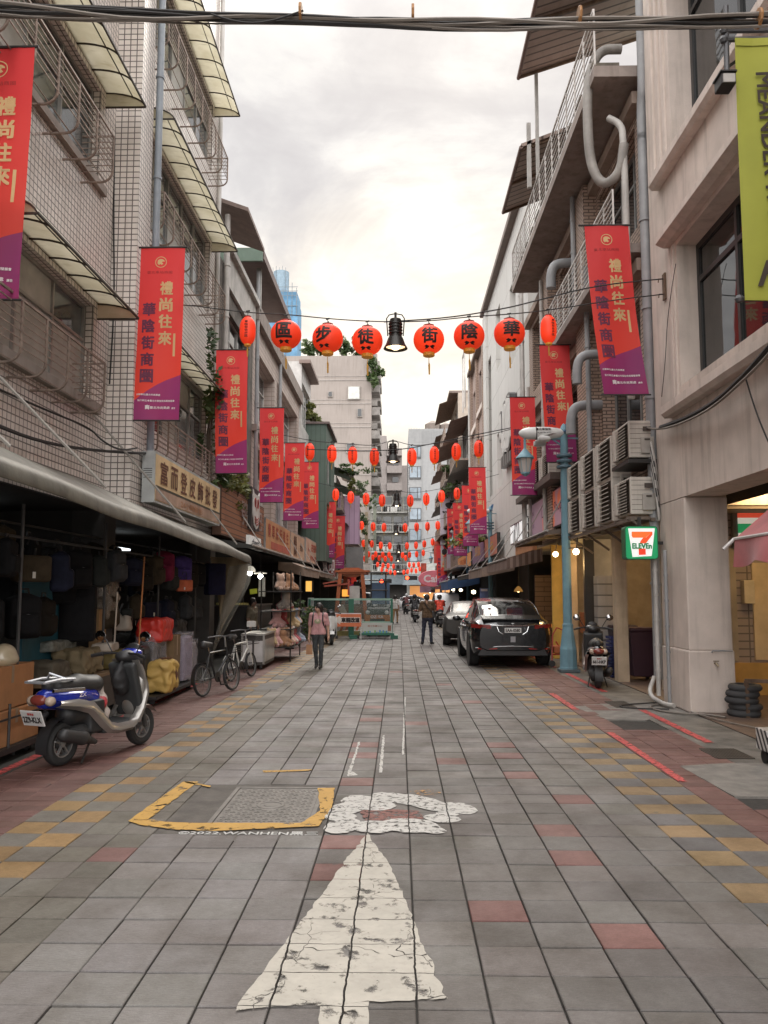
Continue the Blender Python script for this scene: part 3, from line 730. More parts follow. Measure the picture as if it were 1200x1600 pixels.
def left_far():
 # stone-clad house
 b = house('dark stone clad house with creeper next to the tiled houses', -1, -4.4, 19.6, 24.2, 10.0, DKST, 2, cols=3, margin=.7, wz=(.2, .7))
 # grey-white parapet, roof overhang
 MB().box(-4.45, -4.32, 20.2, 24.2, 9.5, 10.35).box(-4.36, -4.20, 20.2, 24.2, 10.35, 10.5).build('parapet', mat('pale_panel', (.46, .44, .41), .7, streak=.6), b)
 mb = MB(); mb.add([(-6, 19.7, 12.0), (-3.75, 19.7, 11.2), (-3.75, 22.2, 11.2), (-6, 22.2, 12.0), (-6, 19.7, 12.12), (-3.75, 19.7, 11.3), (-3.75, 22.2, 11.3), (-6, 22.2, 12.12)], ((0, 1, 2, 3), (4, 5, 6, 7), (0, 1, 5, 4), (1, 2, 6, 5), (2, 3, 7, 6), (3, 0, 4, 7)))
 mb.build('roof', mat('brown_roof_sheet', (.20, .15, .13), .7, streak=.4), b)
 pipe(b, [(-4.3, 19.9, 3.3), (-4.3, 19.9, 11.2)], .07, PIPE2)
 PINK = wallmat('pink_wall_panel', (.50, .42, .37), (.47, .39, .345), (.27, .22, .19), .9, .16, .012, rough=.6, streak=.4)
 b = thing('street_house', 'pinkish panelled house with a dark metal shed on its roof', 'building', (-4.4, 27, 0))
 ops = [(24.6, 28.6, 7.1, 9.2), (24.6, 28.6, 3.9, 6.2), (29.2, 35.2, 7.4, 9.3), (29.2, 35.2, 4.2, 6.4)]
 facade(MB(), -1, -4.4, 24.2, 35.6, 3.2, 10.3, ops, dep=.5).build('wall', [PINK, INT], b)
 for o in ops: window(b, -1, -4.4, *o, cols=4, rows=(.7,), fm=WHFR, gm=GLASSB, rec=.38, blinds=.3)
 MB().box(-4.42, -4.22, 24.2, 35.6, 9.95, 10.45).box(-4.42, -4.25, 24.2, 35.6, 6.55, 6.75).build('cornice', mat('cornice_brown', (.24, .20, .175), .8, streak=.5), b)
 sh = MB(); sh.box(-6.8, -4.0, 23.6, 29.8, 11.72, 11.86); sh.box(-4.12, -4.0, 23.62, 29.78, 11.6, 11.72)
 roof = sh.build('roof', mat('shed_soffit', (.17, .13, .12), .75), b)
 MB().box(-6.8, -4.03, 23.5, 23.6, 11.5, 11.9).build('fascia', mat('green_fascia', (.13, .19, .15), .6), roof)
 MB().box(-4.34, -4.2, 24.3, 24.44, 10.3, 11.6).box(-4.34, -4.2, 29.2, 29.34, 10.3, 11.6).build('post', ALU, roof)
 MB().box(-6.8, -6.6, 24., 29.6, 10.3, 11.7).build('shed_wall', mat('shed_wall', (.12, .11, .11)), roof)
 for y in (24.3, 29.1): pipe(b, [(-4.28, y, 3.3), (-4.28, y, 11.5)], .06, PIPE)
 # white metal house
 b = house('white metal panelled house with steel window bands', -1, -4.3, 35.6, 39.4, 11.9, mat('white_metal', (.50, .49, .47), .5, streak=.5), 2, z0=5, cols=4, margin=.3, wz=(.2, .75), fm=WHFR, gm=GLASSB)
 MB().box(-4.4, -3.9, 35.5, 39.4, 11.8, 11.95).build('roof', mat('brown_roof_sheet', (.2, .15, .13)), b)
 # green corrugated shed house standing forward
 def corr(c): return wallmat('green_corrugated', (.085, .125, .10), (.08, .12, .095), (.06, .09, .07), .22, 6, .02, rough=.55, streak=.35)
 b = thing('metal_house', 'dark green corrugated metal house standing forward into the street', 'building', (-3.9, 40, 0))
 facade(MB(), -1, -3.45, 38.6, 43.5, 3.2, 9.7, [(39.2, 41, 4, 6), (39.2, 41.5, 7, 8.8)], back=4).build('wall', [corr(0), INT], b)
 window(b, -1, -3.45, 39.2, 41, 4, 6, 2); window(b, -1, -3.45, 39.2, 41.5, 7, 8.8, 2)
 MB().box(-7.5, -3.3, 38.5, 43.5, 9.7, 9.8).build('roof', mat('shed_soffit', (.17, .13, .12)), b)
 GREY = mat('grey_render', (.30, .28, .255), .8, streak=.7, var=.3); BEI = mat('beige_render', (.40, .35, .30), .8, streak=.7)
 rows = [(43.5, 48, 8.8, GREY, 'grey rendered house with planted balcony behind the green metal house', -3.9), (48, 54, 8.2, BEI, 'beige rendered house with a lilac shop hoarding on the left', -4.1), (54, 61, 9.5, GREY, 'grey house with cluttered balconies far along the left side', -4.2), (61, 69, 9.0, BEI, 'beige house with shutters second from the far left corner', -4.3), (69, 76, 10.5, GREY, 'grey corner house at the far left end of the street', -4.3)]
 rng = random.Random(11)
 for y0, y1, h, m, lab, X in rows:
  b = house(lab, -1, X, y0, y1, h, m, 2 if h < 9.2 else 3, cols=3, bays=2, margin=.35, fm=WHFR, gm=GLASSB)
  fh = (h-3.2)/(2 if h < 9.2 else 3)
  for f in range(2 if h < 9.2 else 3):
   z = 3.2+fh*f+.1; w = MB(); w.box(X, X+.85, y0+.2, y1-.2, z, z+.12)
   for i in range(13):
    y = y0+.25+(y1-y0-.5)*i/12; w.tube([(X+.8, y, z+.1), (X+.8, y, z+.95)], .018, 4)
   w.tube([(X+.8, y0+.25, z+.95), (X+.8, y1-.25, z+.95)], .025, 4); w.build('balcony', GRM, b)
   if rng.random() < .7:
    mb = MB(); mb.add([(X, y0+.3, z+2.5), (X+1.1, y0+.3, z+2.1), (X+1.1, y1-.3, z+2.1), (X, y1-.3, z+2.5)], ((0, 1, 2, 3),)); mb.build('balcony_roof', mat('tin_'+str(f), ((.25, .22, .2), (.10, .17, .13), (.2, .14, .12))[f]), b)
left_far()
# ---- tall blocks beyond ---------------------------------------------------
def towers():
 BEIGE = mat('tower_beige', (.30, .26, .232), .8, var=.12, vs=.4, streak=.35, bmp=.05)
 b = thing('apartment_tower', 'tall beige apartment block with blank side wall and trees on its roof', 'building', (-10, 104, 0))
 x1 = P(580, 700, 100).x; zt = P(500, 556, 100).z
 mb = MB(); mb.box(-24, x1, 100, 122, 0, zt)
 mb.build('wall', BEIGE, b)
 mb = MB()
 for k in range(9): z = 4.2+k*2.95; mb.box(-24, x1-.02, 99.93, 99.99, z, z+.10); mb.box(-24, x1-.02, 99.95, 99.995, z+.5, z+.56)
 mb.build('string_course', mat('tower_band', (.36, .325, .295), .8), b)
 for px, py, w, h in ((553, 614, 1.35, 1.5), (562, 645, .45, .9), (516, 616, .4, .55), (508, 680, .5, .6), (548, 700, .9, 1.1)):
  c = P(px, py, 99.9); wn = MB().box(c.x-w/2-.1, c.x+w/2+.1, 99.8, 99.99, c.z-h/2-.1, c.z+h/2+.1).build('window', mat('tower_frame', (.3, .27, .24)), b)
  MB().box(c.x-w/2, c.x+w/2, 99.76, 99.8, c.z-h/2, c.z+h/2).build('pane', mat('tower_blind', (.55, .56, .52), .4) if w > 1 else GLASS, wn)
 bal = MB()
 for k in range(10):
  z = 3+k*2.95
  for y in (101, 106, 111): bal.box(x1, x1+1.0, y, y+3.5, z, z+1.0); bal.box(x1, x1+.7, y+.4, y+1.2, z+1.3, z+2.0)
 bal.build('balcony', mat('balcony_grey', (.27, .25, .23), .8, var=.5, vs=1), b)
 PK = mat('tower_pink', (.27, .24, .225), .8, var=.1, streak=.2, bmp=0)
 b = thing('apartment_tower', 'pinkish tower with ribbed balconies at the end of the street', 'building', (-2, 145, 0))
 xa = P(583, 700, 140).x; xm = P(604, 700, 140).x; xb = P(628, 700, 140).x; zt = P(610, 681, 140).z; z2 = P(600, 700, 140).z
 mb = MB(); mb.box(xa, xm, 140, 160, 0, zt); mb.box(xm, xb, 141.5, 160, 0, z2); mb.box(xb, xb+4, 150, 160, 0, z2-1.5); mb.build('wall', PK, b)
 mb = MB()
 for k in range(9):
  z = 1.+k*3.0
  if z+1.2 < z2: mb.box(xm+.05, xb, 139.6, 141.5, z, z+1.25)
 mb.build('balcony', PK, b)
 mb = MB()
 for k in range(8): z = 2.6+k*3.0; mb.box(xm+1.0, xb-.6, 141.3, 141.48, z, z+.9)
 mb.build('window', GLASS, b)
 GT = mat('tower_grey', (.30, .302, .30), .7, var=.08, streak=.2, bmp=0)
 b = thing('office_tower', 'grey panelled tower with stacked windows at the end of the street', 'building', (5, 100, 0))
 xa = P(638.5, 700, 92).x; xb = P(712, 700, 92).x; zt = P(660, 670, 92).z; xs = P(659, 700, 92).x
 mb = MB(); mb.box(xa, xb, 92, 110, 0, zt); mb.box(xa-.03, xs, 91.9, 92, 0, zt-.3)
 for k in range(22): mb.box(xa+.3*k, xa+.3*k+.05, 91.85, 91.9, zt-1.6, zt)
 mb.build('wall', GT, b)
 for k in range(10):
  z = zt-3.4-k*2.35
  if z < 3.6: break
  wn = MB().box(xa+.05, xs-.1, 91.78, 91.9, z, z+1.45).build('window', mat('tower_frame_dark', (.08, .08, .08), .5), b)
  p = MB().box(xa+.12, xs-.55, 91.74, 91.78, z+.18, z+1.36); p.box(xs-.47, xs-.17, 91.74, 91.78, z+.18, z+1.36); p.build('pane', glassmat('tower_glass', (.25, .31, .36), .05), wn)
  wn = MB().box(xs+2.1, xb, 91.88, 92, z, z+1.4).build('window', mat('tower_frame_dark', (.08, .08, .08), .5), b)
  MB().box(xs+2.2, xb-.1, 91.84, 91.88, z+.12, z+1.3).build('pane', glassmat('tower_glass', (.25, .31, .36), .05), wn)
 mb = MB(); mb.lathe([(.9, 0), (.9, .9), (.2, 1.3), (0, 1.3)], 10, (xa+2.8, 94, zt)); mb.lathe([(.7, 0), (.7, .8), (.15, 1.1), (0, 1.1)], 10, (xa+4.3, 94, zt)); mb.build('water_tank', mat('tank_rust', (.16, .13, .11)), b)
 # low cluttered block on the far side of the crossing
 b = thing('apartment_block', 'low green-grey block with cluttered balconies beyond the crossing', 'building', (-1, 100, 0))
 xa = P(578, 800, 96).x; xb = P(640, 800, 96).x; zt = P(610, 775, 96).z
 MB().box(xa, xb, 96, 104, 0, zt).build('wall', mat('block_green_grey', (.22, .215, .19), .85, var=.4, vs=.8, streak=.4), b)
 rng = random.Random(4); mb = MB()
 for k in range(4):
  z = 4.+k*2.3; mb.box(xa+.2, xb-.3, 95.4, 96, z, z+.12)
  for i in range(18): mb.box(xa+.3+i*.26, xa+.33+i*.26, 95.4, 95.44, z+.1, z+.9)
  mb.box(xa+.2, xb-.3, 95.38, 95.44, z+.86, z+.93)
 mb.build('balcony', mat('balcony_pale', (.40, .39, .36)), b)
 for k in range(4):
  for i in range(4): x = xa+.4+i*1.2; MB().box(x, x+.9, 95.9, 95.98, 4.4+k*2.3, 5.9+k*2.3).build('window', GLASS, b)
 MB().box(xa-3, xb, 95.2, 95.9, .0, 3.1).build('shop_front', mat('dim_front', (.05, .045, .04), .7), b)
 MB().quad((xa-3, 93.6, 2.6), (xb, 93.6, 2.6), (xb, 95.3, 3.7), (xa-3, 95.3, 3.7)).build('awning', mat('awning_slate', (.10, .12, .13)), b)
 mb = MB()
 for k in range(4):
  for i in range(3): x = xa+.5+rng.random()*3.6; z = 4.15+k*2.3; mb.box(x, x+.75, 95.45, 95.8, z, z+.55)
 mb.build('air_conditioner', mat('ac_far', (.5, .49, .46)), b)
 b = thing('corner_shop', 'corner shop with grey awning and warm lit front at the end of the street', 'building', (3, 90, 0))
 xa = P(636, 900, 90).x; xb = P(705, 900, 90).x
 MB().box(xa, xb, 90, 91.7, 2.6, 5.0).box(xa, xa+.3, 90, 91.7, 0, 2.6).build('wall', mat('corner_wall', (.42, .43, .40)), b)
 mb = MB(); mb.add([(xa-.5, 88.2, 2.5), (xb, 88.2, 2.5), (xb, 90, 3.7), (xa-.2, 90, 3.7)], ((0, 1, 2, 3),)); mb.build('awning', mat('awning_slate', (.10, .12, .13)), b)
 MB().box(xa+.3, xb, 90.6, 90.7, .3, 2.4).build('shop_front', lampmat('warm_front', (1., .45, .15), .35), b)
 # construction tower under blue netting
 c = P(446, 470, 150); w = 2.4
 b = thing('construction_tower', 'distant building site tower wrapped in blue safety netting', 'building', (c.x, 152, 0))
 z1 = P(446, 418, 150).z; zb = P(446, 470, 150).z; zl = P(446, 455, 150).z
 net = mat('blue_netting', (.12, .26, .40), .8, var=.3, vs=.8, bmp=0)
 MB().box(c.x-3, c.x+2.3, 150, 156, 0, zb).box(c.x-3, c.x+2.1, 150.3, 156, zb+.1, zl).build('netting', net, b)
 mb = MB(); mb.lathe([(1.5, zl), (1.5, z1)], 14, (c.x-1.2, 152.5, 0)); mb.build('core', mat('blue_grey_core', (.22, .30, .36)), b)
 mb = MB()
 for i in range(7):
  x = c.x-3+i*.85; mb.tube([(x, 149.9, zb-3), (x, 149.9, zl+.6+.5*(i % 3))], .07, 4)
 for z in (zb-1, zb+1, zl, zl+.8): mb.tube([(c.x-3, 149.9, z), (c.x+2.3, 149.9, z)], .06, 4)
 for i in range(5): mb.tube([(c.x-2.6+.6*i, 151.2, zl), (c.x-2.6+.6*i, 151.2, z1+.5+.3*(i % 2))], .05, 4)
 mb.build('scaffold', mat('scaffold_steel', (.16, .19, .21), .6), b)
towers()
# ================================================================== RIGHT SIDE BUILDINGS
STUC = mat('pinkish_stucco', (.62, .535, .475), .8, var=.2, vs=1.2, bmp=.3, bs=55, streak=.42)
STUC2 = mat('stucco_trim', (.64, .555, .495), .8, var=.14, bmp=.2, streak=.3)
RX = 4.22
def stucco_house():
 b = thing('stucco_house', 'pinkish stucco house on the near right with deep dark windows and an arcade column', 'building', (RX, 6, 0))
 X = RX; ops = [(5.2, 12.2, 4.82, 7.0), (5.2, 12.25, 8.55, 11.5), (5.2, 12.25, 12.9, 15)]
 mb = MB(); facade(mb, 1, X, -3, 13.45, 3.16, 17, ops, dep=.5, under=False); mb.quad((X, -3, 3.16), (X, 13.45, 3.16), (X+.55, 13.45, 3.16), (X+.55, -3, 3.16))
 mb.quad((X+.55, -3, 3.16), (X+.55, 13.45, 3.16), (X+.55, 13.45, 3.42), (X+.55, -3, 3.42))
 mb.build('wall', [STUC, INT], b)
 MB().box(X+.55, X+4.2, -3, 13.45, 3.42, 3.46).build('arcade_ceiling', mat('arcade_ceiling', (.48, .42, .34), .8), b)
 def column(y0, y1):
  MB().box(X+.002, X+.64, y0, y1, .9, 3.155).box(X-.014, X+.655, y0-.015, y1+.015, .005, .9).build('column', STUC, b, bevel=.02)
 column(12.25, 13.44); column(3.0, 4.2)
 # window surrounds: lintel drip and sill ledges
 for z, ya, yb in ((7.08, 4.6, 12.5), (11.6, 4.6, 12.5)):
  MB().prism([(X-.22, z+.16), (X-.22, z+.06), (X-.10, z), (X+.3, z), (X+.3, z+.16)], ya, yb, 'Y').build('lintel', STUC2, b)
 for z, ya, yb in ((4.42, 4.0, 12.65), (8.22, 4.0, 12.9), (12.5, 4, 12.8)):
  MB().prism([(X-.17, z+.18), (X-.17, z+.06), (X-.12, z), (X+.002, z), (X+.002, z+.18)], ya, yb, 'Y').build('ledge', STUC2, b)
 mb = MB()
 for y in (12.28, 12.42): mb.box(X-.03, X+.002, y, y+.06, 4.62, 7.05)
 mb.build('pilaster', STUC2, b)
 for y in (12.45, 12.7, 13.0): MB().box(X-.035, X+.002, y, y+.09, 8.42, 16.8).build('pilaster', STUC2, b)
 rg = glassmat('tinted_glass', (.02, .022, .022), .035)
 window(b, 1, X, *ops[0], cols=5, rows=(.74,), fm=DKFR, gm=rg, rec=.30, fw=.10)
 window(b, 1, X, *ops[1], cols=4, rows=(.75,), fm=DKFR, gm=rg, rec=.34, fw=.10)
 window(b, 1, X, *ops[2], cols=4, fm=DKFR, gm=rg, rec=.34, fw=.10)
 # arcade back: shop front of the arcade and the wall that closes it
 WARM = mat('warm_wall', (.50, .36, .17), .7)
 MB().box(X+3.2, X+3.3, -3, 14.4, .01, 3.4).build('shop_wall', mat('beige_shop_wall', (.40, .33, .24), .7), b)
 pw = wallmat('grey_pink_tile', (.33, .26, .21), (.29, .23, .185), (.12, .1, .08), .6, .13, .012, rough=.5, streak=.2)
 MB().box(X+.75, X+3.2, 14.4, 14.5, .55, 3.42).build('end_wall', pw, b)
 MB().box(X+.75, X+3.2, 14.3, 14.42, .0, .55).build('plinth', mat('ochre_plinth', (.42, .24, .06), .6), b)
 MB().box(X+1.85, X+2.9, 14.36, 14.4, .6, 2.25).build('door', mat('cream_door', (.55, .42, .24), .5), b)
 MB().box(X+1.30, X+1.36, 14.32, 14.4, .58, 2.5).box(X+1.36, X+1.56, 14.33, 14.4, .58, 2.5).build('door_frame', mat('taupe_panel', (.30, .25, .18), .6), b)
 MB().box(X+1.05, X+1.27, 14.34, 14.4, .56, 2.5).build('side_light', lampmat('golden_glow', (1, .55, .14), .55), b)
 MB().box(X+1.23, X+1.29, 14.30, 14.36, .56, 2.55).build('jamb', DKFR, b)
 MB().box(X+1.66, X+1.84, 14.25, 14.4, 1.55, 1.95).build('meter_box', mat('cream_box', (.5, .42, .28), .5), b, bevel=.01)
 # lit fascia with the stripes of the shop
 t = thing('striped_fascia', 'lit white shop fascia with red and green stripes inside the right arcade', 'sign', (X+2.2, 14.2, 2.9))
 c = P(1152, 792, 14.25); d = P(1152, 832, 14.25)
 hz = (c.z-d.z)
 MB().box(c.x-.08, 7.4, 14.26, 14.36, d.z-.25, c.z+.03).build('frame', mat('fascia_grey', (.18, .18, .16)), t)
 cols = ((.0, .24, (.85, .84, .76)), (.24, .43, (.85, .10, .05)), (.43, .66, (.86, .83, .72)), (.66, 1.02, (.03, .36, .13)), (1.02, 1.3, (.8, .8, .75)))
 for i, (a, bb, cc) in enumerate(cols):
  MB().box(c.x, 7.38, 14.235-.002*i, 14.26, c.z-bb*hz, c.z-a*hz).build('stripe', mat('fascia_'+str(i), cc, .4, var=.05, emit=.30, ecol=cc, bmp=0), t)
 l = bpy.data.lights.new('arcade_lamp', 'AREA'); l.energy = 42; l.size = 1.2; l.color = (1, .66, .30)
 o = bpy.data.objects.new('arcade_lamp', l); COL.objects.link(o); o.location = (X+1.9, 13.3, 3.38)
 lf = thing('ceiling_lamp', 'warm ceiling lamp under the arcade of the stucco house', 'lamp', (X+1.9, 13.3, 3.4)); MB().box(X+1.6, X+2.2, 13.0, 13.6, 3.395, 3.42).build('diffuser', lampmat('warm_diffuser', (1, .75, .45), 2.), lf)
 # pipes on the corner
 pipe(b, [(X-.02, 13.62, .35), (X-.02, 13.62, 9.6)], .085, PIPE)
 pipe(b, [(X-.12, 13.35, .12), (X-.12, 13.35, 2.5)], .035, PIPE2)
 pipe(b, [(X-.08, 12.95, .05), (X-.08, 12.95, 2.4)], .028, PIPE)
 pipe(b, [(X-.02, 13.62, 9.5), (X-.02, 13.62, 10.1), (X-.02, 13.5, 10.4), (X-.02, 13.5, 12.2)], .085, PIPE, clips=False)
 pipe(b, [(X-.30, 13.75, 5.0), (X-.30, 13.75, 9.6), (X-.33, 13.8, 9.9), (X-.5, 13.95, 10.1)], .06, PIPE2, clips=False)
 pipe(b, [(X-.30, 13.75, 9.5), (X-.36, 13.8, 9.0), (X-.62, 14.0, 8.85), (X-.80, 14.1, 9.3), (X-.84, 14.1, 10), (X-.82, 14.1, 10.9), (X-.6, 14.1, 11.5), (X-.2, 14.1, 11.5)], .085, mat('dull_duct', (.30, .28, .255), .6, var=.35, streak=.4), clips=False)
 pipe(b, [(X-.12, 13.55, .4), (X-.25, 13.5, .12), (X-.2, 12.9, .05), (X-.1, 12.7, .05)], .035, PIPE2, clips=False)
stucco_house()
TANB = wallmat('tan_brick', (.48, .35, .275), (.41, .29, .225), (.10, .075, .06), .23, .075, .012, offset=.5, rough=.6, streak=.45)
def rail(root, X, y0, y1, z, h=1.0, wires=7, step=.8, name='railing', m=None, axis='Y', w=.0):
 mb = MB()
 n = max(2, round(abs(y1-y0)/step))
 q = (lambda t, zz: (X, t, zz)) if axis == 'Y' else (lambda t, zz: (t, X, zz))
 for i in range(n+1): mb.tube([q(y0+(y1-y0)*i/n, z), q(y0+(y1-y0)*i/n, z+h)], .02, 4)
 for i in range(wires+1): mb.tube([q(y0, z+h*i/wires), q(y1, z+h*i/wires)], .024 if i in (0, wires) else .012, 4)
 return mb.build(name, m or mat('white_railing', (.62, .585, .55), .5, .2, var=.3), root)
def brick_house():
 X = 4.3
 b = thing('brick_house', 'tan brick house with white railed balcony and corrugated roofs next to the stucco house', 'building', (X, 20, 0))
 ops = [(14.4, 17.2, 8.3, 10.2), (18.5, 21.5, 8.1, 10.2), (22.5, 26, 8.1, 10.2), (14.4, 17.2, 4.6, 7), (18.5, 21.6, 4.6, 7), (22.5, 26, 4.4, 7)]
 facade(MB(), 1, X, 13.47, 26.7, 3.2, 10.7, ops, dep=.4).build('wall', [TANB, INT], b)
 for o in ops: window(b, 1, X, *o, cols=3, rows=(.68,), fm=mat('grey_frame', (.22, .22, .21), .5), gm=GLASS, rec=.25, fw=.07)
 for y in (17.35, 21.75):
  MB().box(X-.28, X, y, y+1.0, 3.2, 10.6).build('pilaster', TANB, b)
 for z in (10.35, 7.3): MB().box(X-.18, X, 13.9, 26.6, z, z+.22).build('string_course', mat('brown_beam', (.34, .26, .21), .8, streak=.4), b)
 # fourth-floor balcony
 sl = MB().box(3.42, X+1.5, 13.7, 24.2, 10.72, 10.92).build('balcony', mat('balcony_slab', (.30, .25, .22), .85, streak=.5), b)
 rail(sl, 3.44, 13.7, 24.2, 10.95, 1.02, 7, .8); rail(sl, 24.18, 3.44, X+.4, 10.95, 1.02, 7, .4, axis='X')
 mb = MB()
 for i in range(11):
  y = 14.+i*.95; mb.box(3.45, 3.95, y, y+.55, 10.93, 11.18)
 mb.build('planter', mat('balcony_clutter', (.22, .19, .15), .8, var=.6, vs=2), sl)
 MB().box(X+1.6, X+6, 13.6, 26.5, 10.7, 14.4).build('rooftop_room', mat('rooftop_green_grey', (.20, .225, .19), .7, streak=.4), b)
 mb = MB()
 for y in (15., 17.5, 20, 22.5): mb.box(X+1.56, X+1.6, y, y+1.3, 11.6, 13.3)
 mb.build('rooftop_window', GLASS, b)
 COR = wallmat('brown_corrugated', (.38, .28, .235), (.34, .25, .21), (.10, .07, .06), .28, 9, .03, rough=.6, streak=.3)
 def slab(xa, za, xb, zb, y0, y1, nm):
  mb = MB(); mb.add([(xa, y0, za), (xb, y0, zb), (xb, y1, zb), (xa, y1, za)]+[(xa, y0, za+.09), (xb, y0, zb+.09), (xb, y1, zb+.09), (xa, y1, za+.09)], ((0, 1, 2, 3), (4, 5, 6, 7), (0, 1, 5, 4), (1, 2, 6, 5), (2, 3, 7, 6), (3, 0, 4, 7)))
  r = mb.build(nm, COR, b); f = MB(); f.tube([(xa, y0, za), (xa, y1, za)], .05, 6); f.build('eave', mat('eave_brown', (.18, .12, .10)), r)
  f = MB()
  n = max(2, int((y1-y0)/2))
  for i in range(n+1): y = y0+.1+(y1-y0-.2)*i/n; f.bar((xa, y, za-.04), (xb, y, zb-.04), .06)
  f.build('rafter', RUST, r); return r
 slab(3.05, 14.75, 6.5, 15.9, 13.6, 19.9, 'roof'); slab(3.1, 12.95, 6.4, 14.2, 19.95, 23.6, 'roof')
 MB().box(3.25, 3.35, 19.95, 20.05, 11.9, 13.6).box(3.45, 3.53, 19.8, 19.9, 11.9, 14.9).build('post', PIPE2, b)
 # small second balcony
 sl = MB().box(3.72, X, 13.9, 20.2, 7.62, 7.78).build('balcony', mat('balcony_slab', (.2, .16, .14)), b)
 rail(sl, 3.74, 13.9, 20.2, 7.8, .95, 9, .62); rail(sl, 20.18, 3.74, X, 7.8, .95, 9, .3, axis='X')
 # downpipes with elbows, grey flues
 for y, za, zb in ((18.15, 7.9, 12.4), (17.0, 3.4, 8.6), (22.4, 3.2, 10.4), (25.9, 3.2, 13.), (26.25, 3.2, 13.), (24.9, 3.2, 8.)):
  pipe(b, [(X-.34, y, za), (X-.34, y, zb)], .055, PIPE if y < 20 else PIPE2)
 for y, z, r in ((19.2, 9.6, .115), (17.3, 5.7, .105), (16.6, 6.6, .095)):
  pipe(b, [(X, y, z), (X-.42, y, z), (X-.60, y, z-.08), (X-.66, y, z-.3), (X-.66, y, z-.62)], r, PIPE, name='flue', n=12, clips=False)
 # ground floor arcade
 CR = mat('cream_pillar', (.52, .41, .29), .7, streak=.35)
 for y in (16.35, 20.9): MB().box(X-.05, X+.17, y, y+.28, .01, 3.1).build('column', CR, b)
 MB().box(X, X+3, 13.47, 26.7, 3.1, 3.2).build('arcade_ceiling', mat('arcade_ceiling2', (.22, .18, .14)), b)
 MB().box(X+2.6, X+2.7, 14.5, 26.7, .01, 3.1).build('shop_wall', mat('shop_wall_beige', (.34, .28, .20), .7), b)
 MB().box(X+.3, X+2.6, 21.6, 21.7, .01, 3.1).build('party_wall', mat('party_wall', (.40, .33, .24), .7), b)
 gr = wallmat('grey_block', (.33, .31, .29), (.30, .285, .265), (.09, .085, .08), 2.5, .24, .016, rough=.6, streak=.3)
 MB().box(X-.02, X+.5, 18.0, 18.35, .01, 2.1).build('wall_stub', gr, b)
 MB().box(X-.1, X+.6, 18.9, 19.0, 1.1, 3.1).build('roller_screen', mat('grey_screen', (.27, .25, .22), .6), b)
 MB().box(X-.12, X+.1, 18.75, 18.88, .01, 3.1).build('post', DKMET, b)
 MB().box(X-.25, X+.2, 22.05, 22.15, .01, 3.0).build('painted_wall', mat('yellow_wall', (.70, .45, .10), .6), b)
 for px, py, w in ((868, 866, 9), (900, 862, 5)):
  p = P(px, py, 19.9)
  l = bpy.data.lights.new('shop_lamp', 'POINT'); l.energy = w*2; l.color = (1, .62, .25); l.shadow_soft_size = .1
  o = bpy.data.objects.new('shop_lamp', l); COL.objects.link(o); o.location = p-Vector((0, 0, .22))
 # warm lit room seen between the pillars
 MB().box(X+2.0, X+2.55, 15.2, 16.2, 2.0, 2.6).build('lit_box', lampmat('yellow_light_box', (1, .6, .15), .9), b)
 l = bpy.data.lights.new('room_lamp', 'POINT'); l.energy = 55; l.color = (1, .70, .38); l.shadow_soft_size = .2
 o = bpy.data.objects.new('room_lamp', l); COL.objects.link(o); o.location = (X+1.6, 17.6, 2.7)
 MB().box(X+1.3, X+1.9, 17.5, 17.7, 2.92, 3.0).build('strip_lamp', lampmat('strip_lamp', (1, .9, .75), 3), b)
 MB().box(X-.2, X+.6, 14.2, 21.5, 2.95, 3.05).build('door_head', mat('olive_beam', (.17, .16, .12)), b)
brick_house()
def white_house():
 X = 4.3; WM = wallmat('white_panel', (.55, .54, .51), (.53, .52, .49), (.30, .29, .27), 3.2, 1.5, .015, rough=.6, streak=.18, dirt=.15)
 b = thing('white_house', 'white panelled house with narrow slot windows and big black framed letters', 'building', (X, 33, 0))
 ops = [(29.6, 31.2, 6.0, 9), (34.2, 35.8, 6.2, 8.6), (37.8, 39.2, 6.2, 12.8), (29.6, 31.2, 10.4, 13.4), (34.2, 35.8, 11.4, 14.0)]
 facade(MB(), 1, X, 26.72, 40.3, 3.1, 15.4, ops, dep=.35).build('wall', [WM, WM], b)
 for o in ops: MB().box(X+.3, X+.34, o[0], o[1], o[2], o[3]).build('recess', WM, b)
 MB().box(X-.25, X+.3, 26.72, 40.3, 15.4, 15.62).build('coping', mat('coping_brown', (.16, .12, .10), .6), b)
 MB().box(X-.12, X, 38.9, 40.3, 3.1, 15.3).build('pier', WM, b)
 MB().box(X+1.5, X+1.6, 26.8, 40.3, 0, 3.1).build('shop_wall', mat('dark_shop_wall', (.16, .13, .11)), b)
 wood = wallmat('wood_boards', (.20, .13, .09), (.17, .11, .075), (.05, .035, .03), 1.6, .16, .012, offset=.4, rough=.6, streak=0)
 MB().box(X+.2, X+1.4, 27.6, 27.7, 0, 2.3).build('wood_panel', wood, b)
 p = P(905, 975, 0.1) if False else None
 l = bpy.data.lights.new('bulb', 'POINT'); l.energy = 25; l.color = (1, .6, .2); l.shadow_soft_size = .1
 o = bpy.data.objects.new('bulb', l); COL.objects.link(o); o.location = (X-.1, 25.4, 1.95)
white_house()
